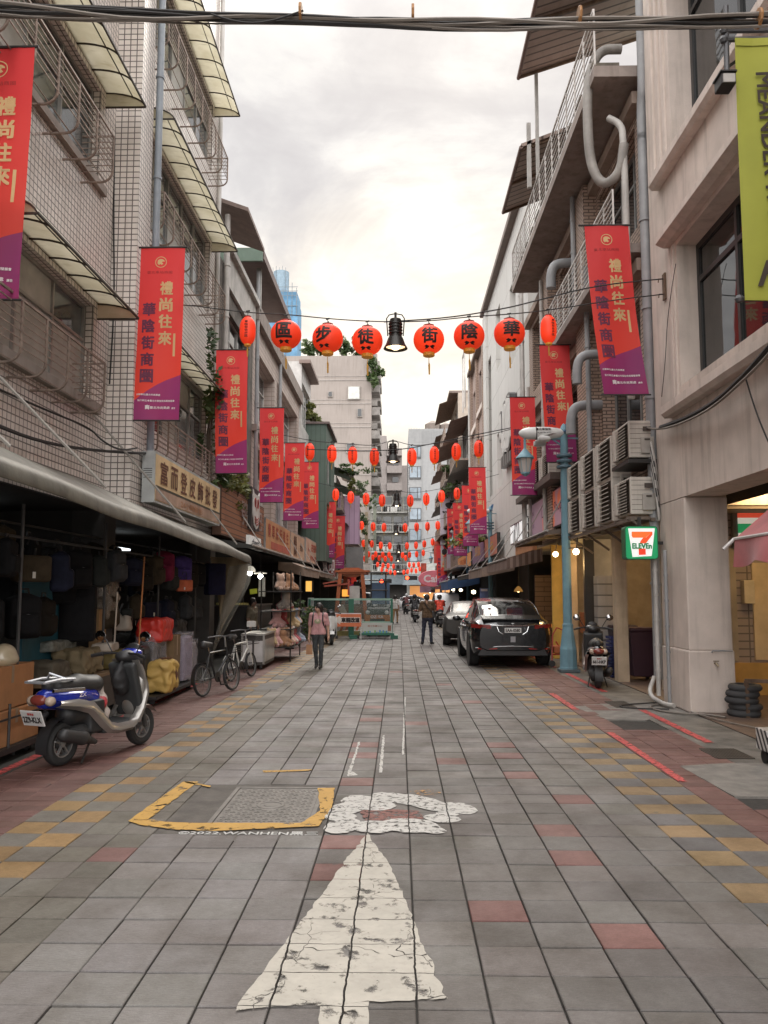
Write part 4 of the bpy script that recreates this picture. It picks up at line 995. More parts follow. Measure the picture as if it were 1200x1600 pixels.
def right_far():
 PB = mat('pink_brown_render', (.36, .275, .24), .8, streak=.4, var=.15)
 X = 4.3
 b = thing('render_house', 'pinkish brown house with ribbon windows and brick piers beyond the white house', 'building', (X, 44, 0))
 ops = [(40.9, 43.6, 11.3, 13.4), (44.4, 47.2, 11.0, 13.1), (40.9, 43.6, 7.6, 9.8), (44.4, 47.2, 7.4, 9.6), (40.9, 43.6, 3.9, 6.1), (44.4, 47.2, 3.9, 6.1)]
 facade(MB(), 1, X, 40.32, 47.7, 3.1, 14.3, ops).build('wall', [PB, INT], b)
 for o in ops: window(b, 1, X, *o, cols=4, rows=(.7,), fm=mat('grey_frame', (.22, .22, .21)), gm=GLASS)
 for o in ops: MB().box(X-.15, X, o[0]-.2, o[1]+.2, o[2]-.3, o[2]-.02).build('sill', STUC2, b)
 for y in (40.34, 43.75, 47.3): MB().box(X-.16, X, y, y+.38, 3.1, 14.3).build('pier', TANB, b)
 MB().box(X-.3, X+.3, 40.3, 47.7, 14.3, 14.5).build('coping', mat('coping_brown', (.16, .12, .1)), b)
 pipe(b, [(X-.2, 47.6, 3), (X-.2, 47.6, 14.3)], .07, PIPE2)
 G1 = mat('dark_grey_render', (.22, .205, .19), .85, streak=.6); BE = mat('sand_render', (.40, .34, .28), .8, streak=.4); G2 = mat('grey_render2', (.33, .31, .285), .8, streak=.5)
 b1 = house('dark grey house with overhanging balcony roofs on the right', 1, 4.25, 47.7, 55, 12.6, G1, 3, bays=2, margin=.4, fm=ALU)
 b2 = house('sand coloured house with steel escape frame and pitched roof edge', 1, 4.0, 55, 63, 15.2, BE, 4, bays=2, margin=.5, fm=WHFR)
 b3 = house('pale grey house far along the right side', 1, 4.1, 63, 70.5, 14.2, G2, 4, bays=2, margin=.4, fm=WHFR)
 b4 = house('last house on the right before the crossing', 1, 4.2, 70.5, 77, 12.5, BE, 3, bays=2, margin=.4, fm=ALU)
 for b, X, y0, y1, fh, n in ((b1, 4.25, 47.7, 55, 3.13, 3), (b2, 4.0, 55, 63, 3.0, 4), (b3, 4.1, 63, 70.5, 2.75, 4), (b4, 4.2, 70.5, 77, 3.1, 3)):
  for f in range(n):
   z = 3.2+fh*f
   w = MB(); w.box(X-.9, X, y0+.3, y1-.3, z, z+.12)
   for i in range(15): y = y0+.4+(y1-y0-.8)*i/14; w.tube([(X-.86, y, z+.1), (X-.86, y, z+.9)], .02, 4)
   w.tube([(X-.86, y0+.4, z+.9), (X-.86, y1-.4, z+.9)], .03, 4); w.build('balcony', GRM, b)
   mb = MB(); mb.add([(X, y0+.3, z+2.75), (X-1.25, y0+.3, z+2.3), (X-1.25, y1-.3, z+2.3), (X, y1-.3, z+2.75)], ((0, 1, 2, 3),)); mb.build('balcony_roof', (RUST, mat('tin_grey', (.2, .2, .19)), mat('tin_brown', (.22, .13, .10)))[f % 3], b)
 MB().box(3.4, 6, 55, 63, 15.2, 15.35).build('roof', mat('coping_brown', (.16, .12, .1)), b2)
 mb = MB()
 for y in (48, 49.5): mb.tube([(3.9, y, 12.6), (3.9, y, 16)], .05, 5)
 mb.tube([(3.9, 48, 16), (3.9, 49.5, 16)], .05, 5); mb.build('roof_frame', PIPE2, b1)
 # ground floors: dark recessed shop backs
 for b, y0, y1 in ((b1, 47.7, 55), (b2, 55, 63), (b3, 63, 70.5), (b4, 70.5, 77)):
  MB().box(5.6, 5.7, y0, y1, 0, 3.2).build('shop_wall', mat('shop_dim', (.10, .075, .06)), b)
 c = thing('street_house', 'long side street house closing the view on the right of the crossing', 'building', (12, 85, 0))
 MB().box(6.8, 16, 92, 100, 0, 12).build('wall', G2, c)
right_far()
def party_walls():
 dk = mat('party_wall_dark', (.05, .047, .042), .8)
 t = thing('shop_partition', 'dark partition walls between the shops along both sides of the street', 'partition', (0, 40, 0))
 for y in (36, 39, 43.5, 48, 54, 61, 69, 76): MB().box(-8.5, -4.6, y, y+.12, .01, 3.2).build('partition', dk, t)
 for y in (30.2, 40.3, 47.7, 55, 63, 70.5): MB().box(4.7, 9, y, y+.12, .02, 3.2).build('partition', dk, t)
 for X in (-9, 9): pass
party_walls()
def left_ground():
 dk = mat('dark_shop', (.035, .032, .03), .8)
 for b, y0, y1 in zip([o for o in bpy.data.objects if o.get('category') == 'building' and o.location.x < -3 and o.location.y < 80 and o.parent is None], (-3, 12.4), (12.4, 19.6)):
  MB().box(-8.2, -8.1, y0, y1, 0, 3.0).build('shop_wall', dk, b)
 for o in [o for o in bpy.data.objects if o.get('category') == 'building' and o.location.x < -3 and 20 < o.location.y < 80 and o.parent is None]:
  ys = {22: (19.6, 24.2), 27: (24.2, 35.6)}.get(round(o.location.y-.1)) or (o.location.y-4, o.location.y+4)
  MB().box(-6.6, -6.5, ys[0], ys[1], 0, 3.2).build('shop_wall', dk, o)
 MB().box(-8.1, -5, -3, -2.9, 0, 3.0)
pass
# ================================================================== BANNERS
def banner_mat():
 m, nt, b = nodes_of('banner_cloth'); tc = nt.nodes.new('ShaderNodeTexCoord'); sp = nt.nodes.new('ShaderNodeSeparateXYZ')
 nt.links.new(tc.outputs['Object'], sp.inputs[0])
 x, z = sp.outputs[0], sp.outputs[2]
 edge = mth(nt, 'ADD', mth(nt, 'MULTIPLY', x, .60), -2.43)
 edge = mth(nt, 'ADD', edge, mth(nt, 'MULTIPLY', mth(nt, 'SINE', mth(nt, 'MULTIPLY', x, 5)), .05))
 pur = mth(nt, 'GREATER_THAN', edge, z)
 f = remap(nt, noise(nt, tc.outputs['Object'], 1.2, 3), .35, .65)
 red = mixc(nt, remap(nt, z, -2.3, -.5), (.80, .062, .034), (.70, .046, .052))
 red = mixc(nt, mth(nt, 'MULTIPLY', f, .2), red, (.78, .09, .06))
 c = mixc(nt, pur, red, mixc(nt, f, (.33, .035, .14), (.27, .04, .16)))
 nt.links.new(c, b.inputs['Base Color']); b.inputs['Roughness'].default_value = .6
 tr = nt.nodes.new('ShaderNodeBsdfTranslucent'); nt.links.new(c, tr.inputs[0])
 mx = nt.nodes.new('ShaderNodeMixShader'); mx.inputs[0].default_value = .45
 nt.links.new(b.outputs[0], mx.inputs[1]); nt.links.new(tr.outputs[0], mx.inputs[2])
 nt.links.new(mx.outputs[0], nt.nodes['Material Output'].inputs[0]); return m
BANM = banner_mat()
CREAM = mat('cream_print', (.62, .40, .19), .7, var=.08, bmp=0); PLUM = mat('plum_print', (.14, .025, .06), .7, var=.08, bmp=0)
WPRINT = mat('white_print', (.75, .68, .68), .7, var=.05, bmp=0); DRED = mat('dark_red_print', (.30, .02, .02), .7, var=.05, bmp=0)
BW, BH = .70, 2.76
def make_banner(label, loc, seed, skew=0., amp=.03, group='red and purple street banners', rz=0):
 t = thing('street_banner', label, 'banner', loc, rz, group); ph = seed*1.7
 def cl(x, z, out=0.):
  k = -z/BH; a = amp*(.25+k)
  return Vector((x+skew*k**1.25+.012*math.sin(k*5+ph)*k, a*math.sin(x*7+k*3.2+ph)+a*.6*math.sin(k*7+ph*2)+.012*mnoise.noise(Vector((x*9+ph*3, 0, z*2.2)))-out, z))
 mb = MB(); mb.grid(lambda u, v: cl(BW*u, -BH*v), 12, 44); mb.build('cloth', BANM, t, smooth=True, fix=False, local=True)
 mb = MB(); mb.tube([(-.10, 0, .012), (BW+.04, 0, .012)], .016, 6); e = cl(0, -BH); mb.build('rod', DKMET, t, local=True)
 mb = MB(); mb.tube([(e.x-.05, e.y, -BH-.01), (e.x+BW+.03, cl(BW, -BH).y, -BH-.01)], .013, 6); mb.build('rod', DKMET, t, local=True)
 f = lambda p: cl(p.x, p.z, .006)
 X, Zu = (1, 0, 0), (0, 0, 1)
 mb = MB()
 for i, ch in enumerate('禮尚往來'): put_text(mb, ch, (BW*.62, 0, -.66-.265*i), X, Zu, .205, .19, .022, fn=f)
 mb.grid(lambda u, v: f(Vector((BW*.80+.035*u, 0, -1.38-.36*v))), 1, 8); mb.grid(lambda u, v: f(Vector((BW*.555+.01*u, 0, -.62-.05*v))), 1, 2)
 # round emblem: ring with a curled head
 cx, cz = BW*.47, -.235
 n = 36; ring = []
 for k in range(n):
  a = 2*math.pi*k/n
  for r in (.092, .080): ring.append(f(Vector((cx+r*math.cos(a), 0, cz+r*math.sin(a)))))
 mb.add(ring, [(2*k, 2*k+1, (2*k+3) % (2*n), (2*k+2) % (2*n)) for k in range(n)])
 head = [(-.055, -.02), (-.05, .03), (-.02, .052), (.02, .05), (.052, .03), (.06, .005), (.03, .012), (.012, 0), (.03, -.018), (.04, -.03), (.01, -.045), (-.01, -.03), (-.03, -.05)]
 mb.add([f(Vector((cx+a, 0, cz+b))) for a, b in head], [tuple(range(len(head)))])
 mb.build('cream_lettering', CREAM, t, fix=False, local=True)
 mb = MB()
 for i, ch in enumerate('華陰街商圈'): put_text(mb, ch, (BW*.25, 0, -1.00-.265*i), X, Zu, .20, .19, .024, fn=f)
 mb.build('plum_lettering', PLUM, t, fix=False, local=True)
 mb = MB(); put_text(mb, '臺北車站商圈', (BW*.45, 0, -.40), X, Zu, .045, .40, .0, fn=f); mb.build('faint_lettering', DRED, t, fix=False, local=True)
 mb = MB()
 put_text(mb, '主辦單位|臺北市商業處', (BW*.30, 0, -2.36), X, Zu, .034, .36, .01, fn=f)
 put_text(mb, '執行單位|◆臺北市華陰街商圈發展會', (BW*.48, 0, -2.455), X, Zu, .036, .56, .01, fn=f)
 put_text(mb, '臺北市商業處', (BW*.56, 0, -2.56), X, Zu, .04, .30, .01, fn=f); put_text(mb, '商', (BW*.29, 0, -2.555), X, Zu, .065, None, .03, fn=f)
 put_text(mb, '廣告', (BW*.86, 0, -2.57), X, Zu, .03, .06, .01, fn=f)
 mb.build('small_lettering', WPRINT, t, fix=False, local=True); return t
def banners():
 L = [(-4.60, 8.27, 68, 0), (-4.07, 12.5, 385, 1), (-4.07, 17.9, 546, 2), (-4.05, 23.6, 637, 3), (-4.05, 28.9, 692, 1), (-4.06, 34., 722, 2), (-3.82, 40.6, 784, 0), (-3.55, 43.2, 806, 1), (-3.9, 62, 868, 2)]
 lab = ['red and purple banner cut off by the left picture edge', 'large red and purple banner on the pilaster of the cream tiled house', 'red and purple banner in front of the dark stone house, creeper at its foot', 'red and purple banner above the wooden shop sign with the owl', 'red and purple banner above the orange shop signs on the left', 'red and purple banner half hidden behind another in front of the green metal house', 'red and purple banner of the farther left cluster, in front of the lilac hoarding', 'red and purple banner overlapped by its neighbour beside the lilac hoarding', 'tiny red banner far down the left side above the wooden stall']
 protos = []
 for i, (x, Y, py, s) in enumerate(L):
  z = P(600, py, Y).z
  if i < 4: protos.append(make_banner(lab[i], (x, Y, z), i, (-.07, -.03, .02, .0)[i], (.03, .025, .03, .03)[i]))
  else: dup(protos[s], (x, Y, z), 0, lab[i])
 Rr = [(2.98, 12.8, 356), (3.3, 19.0, 541), (3.12, 22.9, 622), (2.88, 34., 731), (2.86, 37.5, 759), (2.80, 43, 786), (2.9, 50, 795), (2.6, 58, 852)]
 labr = ['red and purple banner blowing to the right in front of the tan brick house', 'red and purple banner behind the blue lamp post with the little aeroplane', 'red and purple banner hanging against the white panelled house', 'red and purple banner on the pinkish brown house, first of the overlapping right cluster', 'red banner mostly hidden behind another in the right cluster', 'third red banner of the overlapping cluster on the right', 'red banner at the back of the right cluster beside the pale poster wall', 'small red banner far down the right side near the round pink sign']
 pr = []
 for i, (x, Y, py) in enumerate(Rr):
  z = P(600, py, Y).z
  if i < 3: pr.append(make_banner(labr[i], (x, Y, z), i+5, (.22, .12, .04)[i], .03))
  else: dup(pr[2], (x, Y, z), 0, labr[i])
 for t in pr:   # brackets back to the wall
  pass
banners()
# ================================================================== CABLES
CAB = mat('black_cable', (.025, .023, .022), .7, bmp=0); CAB2 = mat('grey_cable', (.20, .175, .15), .7, bmp=0)
def sag(a, b, s, n=14):
 a, b = Vector(a), Vector(b); return [a.lerp(b, i/n)-Vector((0, 0, s*4*(i/n)*(1-i/n))) for i in range(n+1)]
def cable(label, pts, r=.012, m=None, name='overhead_cable', n=5):
 o = MB().tube(soften(pts, 2), r, n).build(name, m or CAB, smooth=True); return tag(o, label, 'cable')
def cable_bundle():
 t = thing('cable_bundle', 'thick bundle of tangled cables crossing the very top of the picture', 'cable', (0, 6, 6.2)); rng = random.Random(2)
 for i in range(11):
  a = P(-60, 5+rng.uniform(-6, 10), 6+rng.uniform(-.06, .06)); b = P(1260, 27+rng.uniform(-11, 12), 6+rng.uniform(-.06, .06))
  n = 26; ph = rng.random()*6; am = rng.uniform(.01, .034); pts = []
  for k in range(n+1):
   u = k/n; p = a.lerp(b, u); p.z += -.10*4*u*(1-u)+am*math.sin(u*11+ph)+.5*am*math.sin(u*23+2*ph); p.y += am*math.cos(u*9+ph); pts.append(p)
  MB().tube(pts, rng.uniform(.007, .018), 5).build('cable', CAB if i % 2 else CAB2, t, smooth=True)
 pts = [P(330+i*16, 22+14*math.sin(i/8*math.pi)**1, 5.95) for i in range(10)]; MB().tube(pts, .008, 5).build('loose_cable', CAB, t)
 for px in (470, 645, 905, 1185):
  c = P(px, 22+(px-600)*.012, 6)
  MB().lathe([(.075, -.01), (.078, 0), (.075, .01)], 10, c, 'X', sy=1).build('tie', mat('cable_tie', (.35, .17, .06), .6), t)
cable_bundle()
cable('thick cable drooping along the wall of the stucco house', [W(1260, 470, 4.0), W(1200, 545, 4.0), W(1165, 585, 4.02), W(1120, 628, 4.05), W(1070, 655, 4.08), W(1032, 668, 4.1)], .035, CAB)
cable('second cable twisted round the thick one on the stucco house', [W(1260, 480, 3.97), W(1200, 556, 3.98), W(1160, 596, 3.98), W(1110, 640, 4.02), W(1060, 664, 4.05), W(1025, 672, 4.1), W(1000, 664, 4.1)], .018, CAB2)
cable('thin wire loop hanging from the thick cable at the right edge', [W(1165, 590, 4.02), W(1180, 640, 4.05), W(1200, 690, 4.05), W(1230, 750, 4.05)], .010, CAB)
cable('thin wire hanging from the bracket on the stucco house', [W(1056, 412, 4.17), W(1048, 460, 4.18), W(1042, 510, 4.18), W(1040, 560, 4.18), W(1034, 620, 4.18)], .006, CAB)
cable('bundled cable sagging along the cream tiled wall above the awning', [W(-30, 655, -4.40), W(60, 690, -4.40), W(140, 703, -4.38), W(210, 708, -4.05), W(238, 708, -4.0)], .022, CAB)
cable('thin cable looping over the cream tiled wall on the left', [W(-20, 600, -4.44), W(70, 640, -4.44), W(140, 668, -4.40), W(160, 690, -4.10), W(188, 704, -4.05), W(214, 700, -4.02)], .014, CAB)
cable('thin vertical wire down the tiled pilaster', [P(181, 130, 12.4), P(177, 330, 12.4), P(179, 470, 12.4), P(171, 600, 12.4)], .012, CAB)
# ================================================================== LANTERNS
LRED = None
def lantern_mat():
 m, nt, b = nodes_of('lantern_cloth'); tc = nt.nodes.new('ShaderNodeTexCoord')
 n = noise(nt, tc.outputs['Object'], 6, 4); r = nt.nodes.new('ShaderNodeObjectInfo').outputs['Random']
 c = mixc(nt, n, (.66, .03, .012), (.74, .055, .015)); nt.links.new(c, b.inputs['Base Color']); b.inputs['Roughness'].default_value = .55
 b.inputs['Emission Color'].default_value = (1, .045, .008, 1)
 nt.links.new(remap(nt, r, 0, 1, .22, .5), b.inputs['Emission Strength']); return m
LRED = lantern_mat()
GOLD = mat('gold_paper', (.62, .27, .03), .5, var=.2, bmp=0, emit=.08, ecol=(1, .4, .05)); BLKP = mat('black_print', (.02, .012, .01), .7, bmp=0)
def round_lantern(ch, loc, label, rz=0.):
 t = thing('round_lantern', label, 'lantern', loc, rz, 'large round red lanterns'); a, c = .240, .212
 prof = []; n = 44
 for i in range(n+1):
  th = .30+(math.pi-.60)*i/n; r = a*math.sin(th)**.86*(1+.009*math.cos(i*math.pi)); prof.append((r, c*math.cos(th)/math.cos(.3)))
 mb = MB(); mb.lathe(prof[::-1], 32); mb.build('paper_shell', LRED, t, smooth=True, local=True)
 zt = prof[0][1]; zb = prof[-1][1]
 mb = MB(); mb.lathe([(.085, zt-.012), (.088, zt), (.086, zt+.022), (.078, zt+.024)], 18); mb.build('cap', mat('lantern_cap', (.22, .03, .02), .6), t, local=True)
 mb = MB(); mb.lathe([(.078, zb-.055), (.092, zb-.045), (.088, zb+.005), (.084, zb+.012)], 18)
 for k in range(9):
  q = 2*math.pi*k/9; mb.add([(.094*math.cos(q+d), .094*math.sin(q+d), zb+h) for d, h in ((-.3, -.02), (.3, -.02), (0, .035))], ((0, 1, 2),))
 mb.build('gold_collar', GOLD, t, local=True)
 mb = MB(); mb.tube([(0, 0, zb-.05), (0, 0, zb-.15), (.004, 0, zb-.19)], [.004, .006, .016], 6); mb.tube([(.004, 0, zb-.19), (.006, 0, zb-.34)], [.016, .012], 7); mb.build('tassel', mat('tassel_gold', (.55, .30, .05), .8), t, local=True)
 mb = MB(); mb.tube([(0, 0, zt), (0, 0, zt+.10)], .006, 5); mb.bar((-.03, 0, zt+.1), (.03, 0, zt+.11), .02); mb.bar((-.02, 0, zt+.04), (.02, 0, zt+.06), .012); mb.build('hook', DKMET, t, local=True)
 def f(p):
  r = a*max(.01, 1-min(1, abs(p.z*math.cos(.3)/c))**2)**.43; return Vector((p.x, -math.sqrt(max(0, r*r-p.x*p.x))-.006, p.z))
 mb = MB(); put_text(mb, ch, (0, 0, .015), (1, 0, 0), (0, 0, 1), .235, .235, .022, fn=f, fine=True)
 for s in (-1, 1): mb.add([f(Vector((s*x, 0, z))) for x, z in ((.0, -.155), (.05, -.135), (.085, -.15), (.06, -.165), (.075, -.185), (.03, -.18))], (tuple(range(6)),))
 mb.build('lettering', BLKP, t, fix=False, local=True); return t
def oval_lantern():
 t = thing('oval_lantern', 'x', 'lantern', (0, 0, 0), 0, 'small oval red lanterns'); a, c = .125, .215
 prof = []; n = 34
 for i in range(n+1):
  u = -1+2*i/n; r = a*(1-abs(u)**3.2*.62)**.9*(1+.012*math.cos(i*math.pi)); prof.append((r, c*u))
 MB().lathe(prof, 20).build('paper_shell', LRED, t, smooth=True, local=True)
 MB().lathe([(.05, c), (.055, c+.008), (.05, c+.025)], 12).build('cap', mat('lantern_cap', (.22, .03, .02)), t, local=True)
 MB().lathe([(.045, -c-.03), (.055, -c-.025), (.052, -c)], 12).build('gold_collar', GOLD, t, local=True)
 MB().tube([(0, 0, -c-.02), (0, 0, -c-.09), (.003, 0, -c-.2)], [.004, .014, .009], 6).build('tassel', mat('tassel_gold', (.55, .3, .05)), t, local=True)
 MB().tube([(0, 0, c+.02), (0, 0, c+.11)], .006, 5).bar((-.03, 0, c+.1), (.03, 0, c+.11), .02).build('hook', DKMET, t, local=True)
 def f(p): return Vector((p.x, -math.sqrt(max(0, 1-(p.x/a)**2))*a-.006, p.z))
 mb = MB()
 for i, ch in enumerate('華陰街徒步區'): put_text(mb, ch, (0, 0, .115-.046*i), (1, 0, 0), (0, 0, 1), .036, .05, .008, fn=f)
 mb.build('lettering', BLKP, t, fix=False, local=True); return t
def pendant():
 t = thing('pendant_lamp', 'x', 'lamp', (0, 0, 0), 0, 'bell shaped lamps hung over the street')
 MB().lathe([(.03, .30), (.085, .29), (.10, .24), (.10, .02), (.105, 0), (.12, -.02), (.155, -.12), (.185, -.17), (.19, -.185), (.175, -.18), (.14, -.11), (.09, -.03), (.0, -.02)], 24).build('bell_shade', mat('black_enamel', (.022, .02, .018), .35, .4), t, smooth=True, local=True)
 mb = MB()
 for k in range(4): mb.lathe([(.108, .05+.05*k), (.112, .06+.05*k), (.108, .07+.05*k)], 20)
 mb.build('cooling_rings', mat('black_enamel', (.022, .02, .018)), t, smooth=True, local=True)
 mb = MB()
 for s in (-1, 1): mb.tube([(s*.12, 0, .02), (s*.14, 0, .3), (s*.10, 0, .36), (0, 0, .38)], .010, 5)
 mb.tube([(0, 0, .29), (0, 0, .40)], .02, 6); mb.build('bracket', DKMET, t, local=True)
 MB().lathe([(0, -.06), (.05, -.08), (.065, -.14), (.05, -.19), (0, -.20)], 14).build('bulb', lampmat('warm_bulb', (1, .80, .52), 7), t, smooth=True, local=True)
 MB().lathe([(0, -.125), (.135, -.125), (.15, -.15), (.12, -.135), (0, -.135)], 18).build('reflector', lampmat('warm_reflector', (1, .72, .40), 1.1), t, local=True)
 return t
ORD = ['first', 'second', 'third', 'fourth', 'fifth', 'sixth', 'seventh', 'eighth', 'ninth']
def lanterns():
 Y = 12.6
 a = W(185, 460, -4.1); b = W(1058, 411, RX-.02)
 a = Vector((a.x, 12.5, a.z)); b = Vector((b.x, 12.75, b.z))
 for ch, px, py, q in (('區', 447, 523, 0), ('步', 512, 529, 0), ('徒', 574, 533, 0), ('街', 670, 531, 0), ('陰', 733, 525, 0), ('華', 796, 521, 0)):
  p = P(px, py, Y); round_lantern(ch, p, f'large round red lantern with the black character {ch} on the nearest string', random.Random(px).uniform(-.25, .25))
 o = oval_lantern(); o.location = P(387, 517, Y); o['label'] = 'large looking oval red lantern at the left end of the nearest string'
 o2 = dup(o, P(857, 515, Y), .4, 'large looking oval red lantern at the right end of the nearest string')
 pd = pendant(); pd.location = P(618, 527, Y); pd['label'] = 'black bell lamp with lit bulb in the middle of the nearest lantern string'
 def zpx(px, py): return P(px, py, Y)
 pts = [a, zpx(260, 472), zpx(387, 489), zpx(447, 491), zpx(512, 498), zpx(574, 502), zpx(618, 503), zpx(670, 502), zpx(733, 495), zpx(796, 491), zpx(857, 485), zpx(950, 470), b-Vector((0, 0, .25))]
 cable('string wire carrying the nearest row of lanterns', pts, .009, CAB)
 cable('upper wire of the nearest lantern row running up to the stucco house', [zpx(600, 503), zpx(700, 497), zpx(790, 482), zpx(830, 472), zpx(930, 446), b], .011, CAB)
 t = thing('wall_hook', 'small rusty wall bracket holding the lantern wires on the stucco house', 'bracket', b)
 MB().box(RX-.03, RX+.002, b.y-.06, b.y+.06, b.z-.34, b.z+.08).build('plate', RUST, t); MB().tube([(RX-.02, b.y, b.z), (RX-.10, b.y, b.z), (RX-.11, b.y, b.z-.06)], .01, 5).build('hook', RUST, t); MB().tube([(RX-.02, b.y, b.z-.25), (RX-.10, b.y, b.z-.25), (RX-.11, b.y, b.z-.31)], .01, 5).build('hook', RUST, t)
 rows = [('second', 24, [(484, 706), (518.5, 709), (551, 711.5), (585, 714), (643.6, 714), (678.6, 711), (713, 706), (748, 701.5)], (614, 711)),
   ('third', 34.5, [(524.5, 773), (548, 777), (572, 779.5), (597, 782), (641, 782.5), (666, 780), (690, 775.5), (714, 771.5)], (620, 783)),
   ('fourth', 48, [(547, 819), (565, 821), (583, 823), (600, 824), (633, 824.5), (651, 823.5), (668, 822.5), (684, 821)], (619, 829)),
   ('fifth', 58, [(568, 849), (581, 850), (595, 852), (609, 853), (636, 853), (650, 852), (663, 850), (676, 847)], (623, 858)),
   ('sixth', 68, [(576, 866), (587, 866), (598, 867), (608, 867), (629, 867.5), (640, 867), (651, 866), (661.5, 864)], (622, 872)),
   ('seventh', 72, [(570, 873), (582.5, 871), (592.5, 872), (602, 873), (611.5, 873), (634, 872)], None),
   ('eighth', 79, [(590, 882), (598.5, 883.5), (606.5, 884), (615, 885), (639.5, 882.5), (646.5, 883), (654, 882)], (622, 889)),
   ('ninth', 84, [(596.5, 890), (604, 892.5), (610, 894), (617, 895), (631, 894), (637, 893), (643, 891), (650, 892), (656, 889)], None)]
 for nm, Yr, ps, lamp in rows:
  k = 1.12
  prev = []
  for i, (px, py) in enumerate(ps):
   p = P(px, py, Yr); dup(o, p, random.Random(int(px*7)).uniform(-.6, .6), f'small oval red lantern, {ORD[i]} from the left on the {nm} string from the viewer', scale=k); prev.append(p+Vector((0, 0, .33)))
  if lamp:
   p = P(lamp[0], lamp[1], Yr); dup(pd, p, 0, f'bell shaped lamp in the middle of the {nm} lantern string', scale=1.15 if Yr < 60 else 1.3); prev.append(p+Vector((0, 0, .45)))
  prev.sort(key=lambda q: q.x)
  l = Vector((-4.2, Yr, prev[0].z+.35)); r = Vector((4.2, Yr, prev[-1].z+.5))
  cable(f'wire carrying the {nm} string of lanterns', [l]+prev+[r], .010 if Yr < 40 else .014, CAB)
 cable('extra service wire rising to the right above the second lantern string', [P(480, 702, 23.5), P(615, 706, 23.5), P(700, 688, 23.5), P(800, 668, 23.5), P(870, 655, 22.5)], .014, CAB)
lanterns()
# ================================================================== LAMP POSTS with little aeroplanes
BLUE = mat('post_blue', (.16, .30, .36), .5, var=.2, vs=3, bmp=.05, streak=.25); BLUE2 = mat('tail_blue', (.05, .14, .28), .4, bmp=0)
def lamp_post():
 t = thing('street_lamp', 'x', 'street lamp', (0, 0, 0), 0, 'pale blue lamp posts with model aeroplanes')
 MB().lathe([(.20, .0), (.20, .10), (.19, .12), (.185, .50), (.17, .56), (.115, .98), (.12, 1.0), (.12, 1.04), (.10, 1.06), (.098, 3.0), (.085, 5.35), (.09, 5.4), (.05, 5.5), (0, 5.55)], 10).build('post', BLUE, t, local=True)
 mb = MB()
 for z in (4.55, 4.68, 4.80): mb.lathe([(.09, z-.03), (.17, z-.03), (.18, z), (.17, z+.03), (.09, z+.03)], 14)
 mb.build('rings', mat('post_blue_dark', (.09, .16, .20), .5), t, local=True)
 MB().box(-.21, .21, -.21, .21, 0, .07).build('base_plate', mat('post_base', (.10, .13, .14), .7), t, local=True, bevel=.01)
 mb = MB(); mb.tube([(.05, 0, 5.2), (-.6, 0, 5.2)], .035, 8); mb.tube([(0, 0, 5.0), (-.25, 0, 5.18)], .02, 6); mb.bar((-.1, 0, 5.22), (.32, 0, 5.20), .05, .03); mb.build('arm', BLUE, t, local=True)
 pl = MB()
 prof = [(0, -1.02), (.05, -1.0), (.10, -.93), (.135, -.8), (.145, -.6), (.145, -.35), (.12, -.15), (.08, .0), (.045, .1), (.0, .12)]
 pl.lathe(prof, 18, (0, 0, 5.32), 'X'); f = pl.build('fuselage', mat('plane_white', (.60, .60, .58), .35, var=.08, bmp=0), t, smooth=True, local=True)
 mb = MB(); mb.prism([(-.05, 5.36), (.10, 5.36), (.17, 5.62), (.09, 5.62)], -.015, .015); mb.prism([(-.02, -.22), (.10, -.22), (.08, .22), (-.04, .22)], 5.33, 5.35, 'Z'); mb.build('tail', BLUE2, f, local=True)
 mb = MB(); mb.prism([(-.62, -.02), (-.42, -.02), (-.25, -.55), (-.36, -.55)], 5.22, 5.245, 'Z'); mb.prism([(-.62, .02), (-.42, .02), (-.25, .55), (-.36, .55)], 5.22, 5.245, 'Z'); mb.build('wing', mat('plane_white', (.6, .6, .58)), f, local=True)
 mb = MB()
 for y in (-.2, .2, -.36, .36):
  mb.lathe([(.055, -.62), (.062, -.58), (.055, -.38), (.03, -.36)], 12, (0, y, 5.14), 'X')
 mb.build('engine', mat('engine_white', (.55, .55, .53)), f, smooth=True, local=True)
 mb = MB(); mb.lathe([(.147, -.64), (.147, -.62)], 18, (0, 0, 5.32), 'X')
 put_text(mb, '臺北華陰街', (-.48, -.147, 5.39), (1, 0, 0), (0, .25, .97), .055, .34, .02); put_text(mb, 'HUAYIN STREET', (-.42, -.150, 5.31), (1, 0, 0), (0, 0, 1), .03, .42, .01)
 mb.build('lettering', BLKP, f, fix=False, local=True)
 mb = MB(); mb.lathe([(.03, 5.2), (.03, 4.98), (.05, 4.95), (.09, 4.90), (.14, 4.84), (.20, 4.78), (.21, 4.75), (.20, 4.74), (.0, 4.76)], 12, (-.88, 0, 0)); mb.build('lamp_hood', BLUE, t, local=True, smooth=True)
 MB().lathe([(.165, 4.745), (.10, 4.43), (.095, 4.42), (0, 4.42)], 8, (-.88, 0, 0)).build('lamp_glass', mat('frosted_glass', (.50, .46, .42), .35, var=.15), t, local=True)
 mb = MB(); mb.lathe([(.10, 4.43), (.105, 4.40), (.05, 4.36), (0, 4.33)], 8, (-.88, 0, 0))
 for k in range(8): a = 2*math.pi*k/8; mb.tube([(-.88+.168*math.cos(a), .168*math.sin(a), 4.745), (-.88+.102*math.cos(a), .102*math.sin(a), 4.43)], .008, 4)
 mb.build('lamp_cage', BLUE, t, local=True); return t
_lp = lamp_post(); _lp.location = (3.72, 18.47, 0); _lp['label'] = 'pale blue lamp post nearest the viewer behind the air conditioners'
dup(_lp, (4.02, 36.5, 0), 0, 'pale blue lamp post second along the right, in front of the overlapping banners')
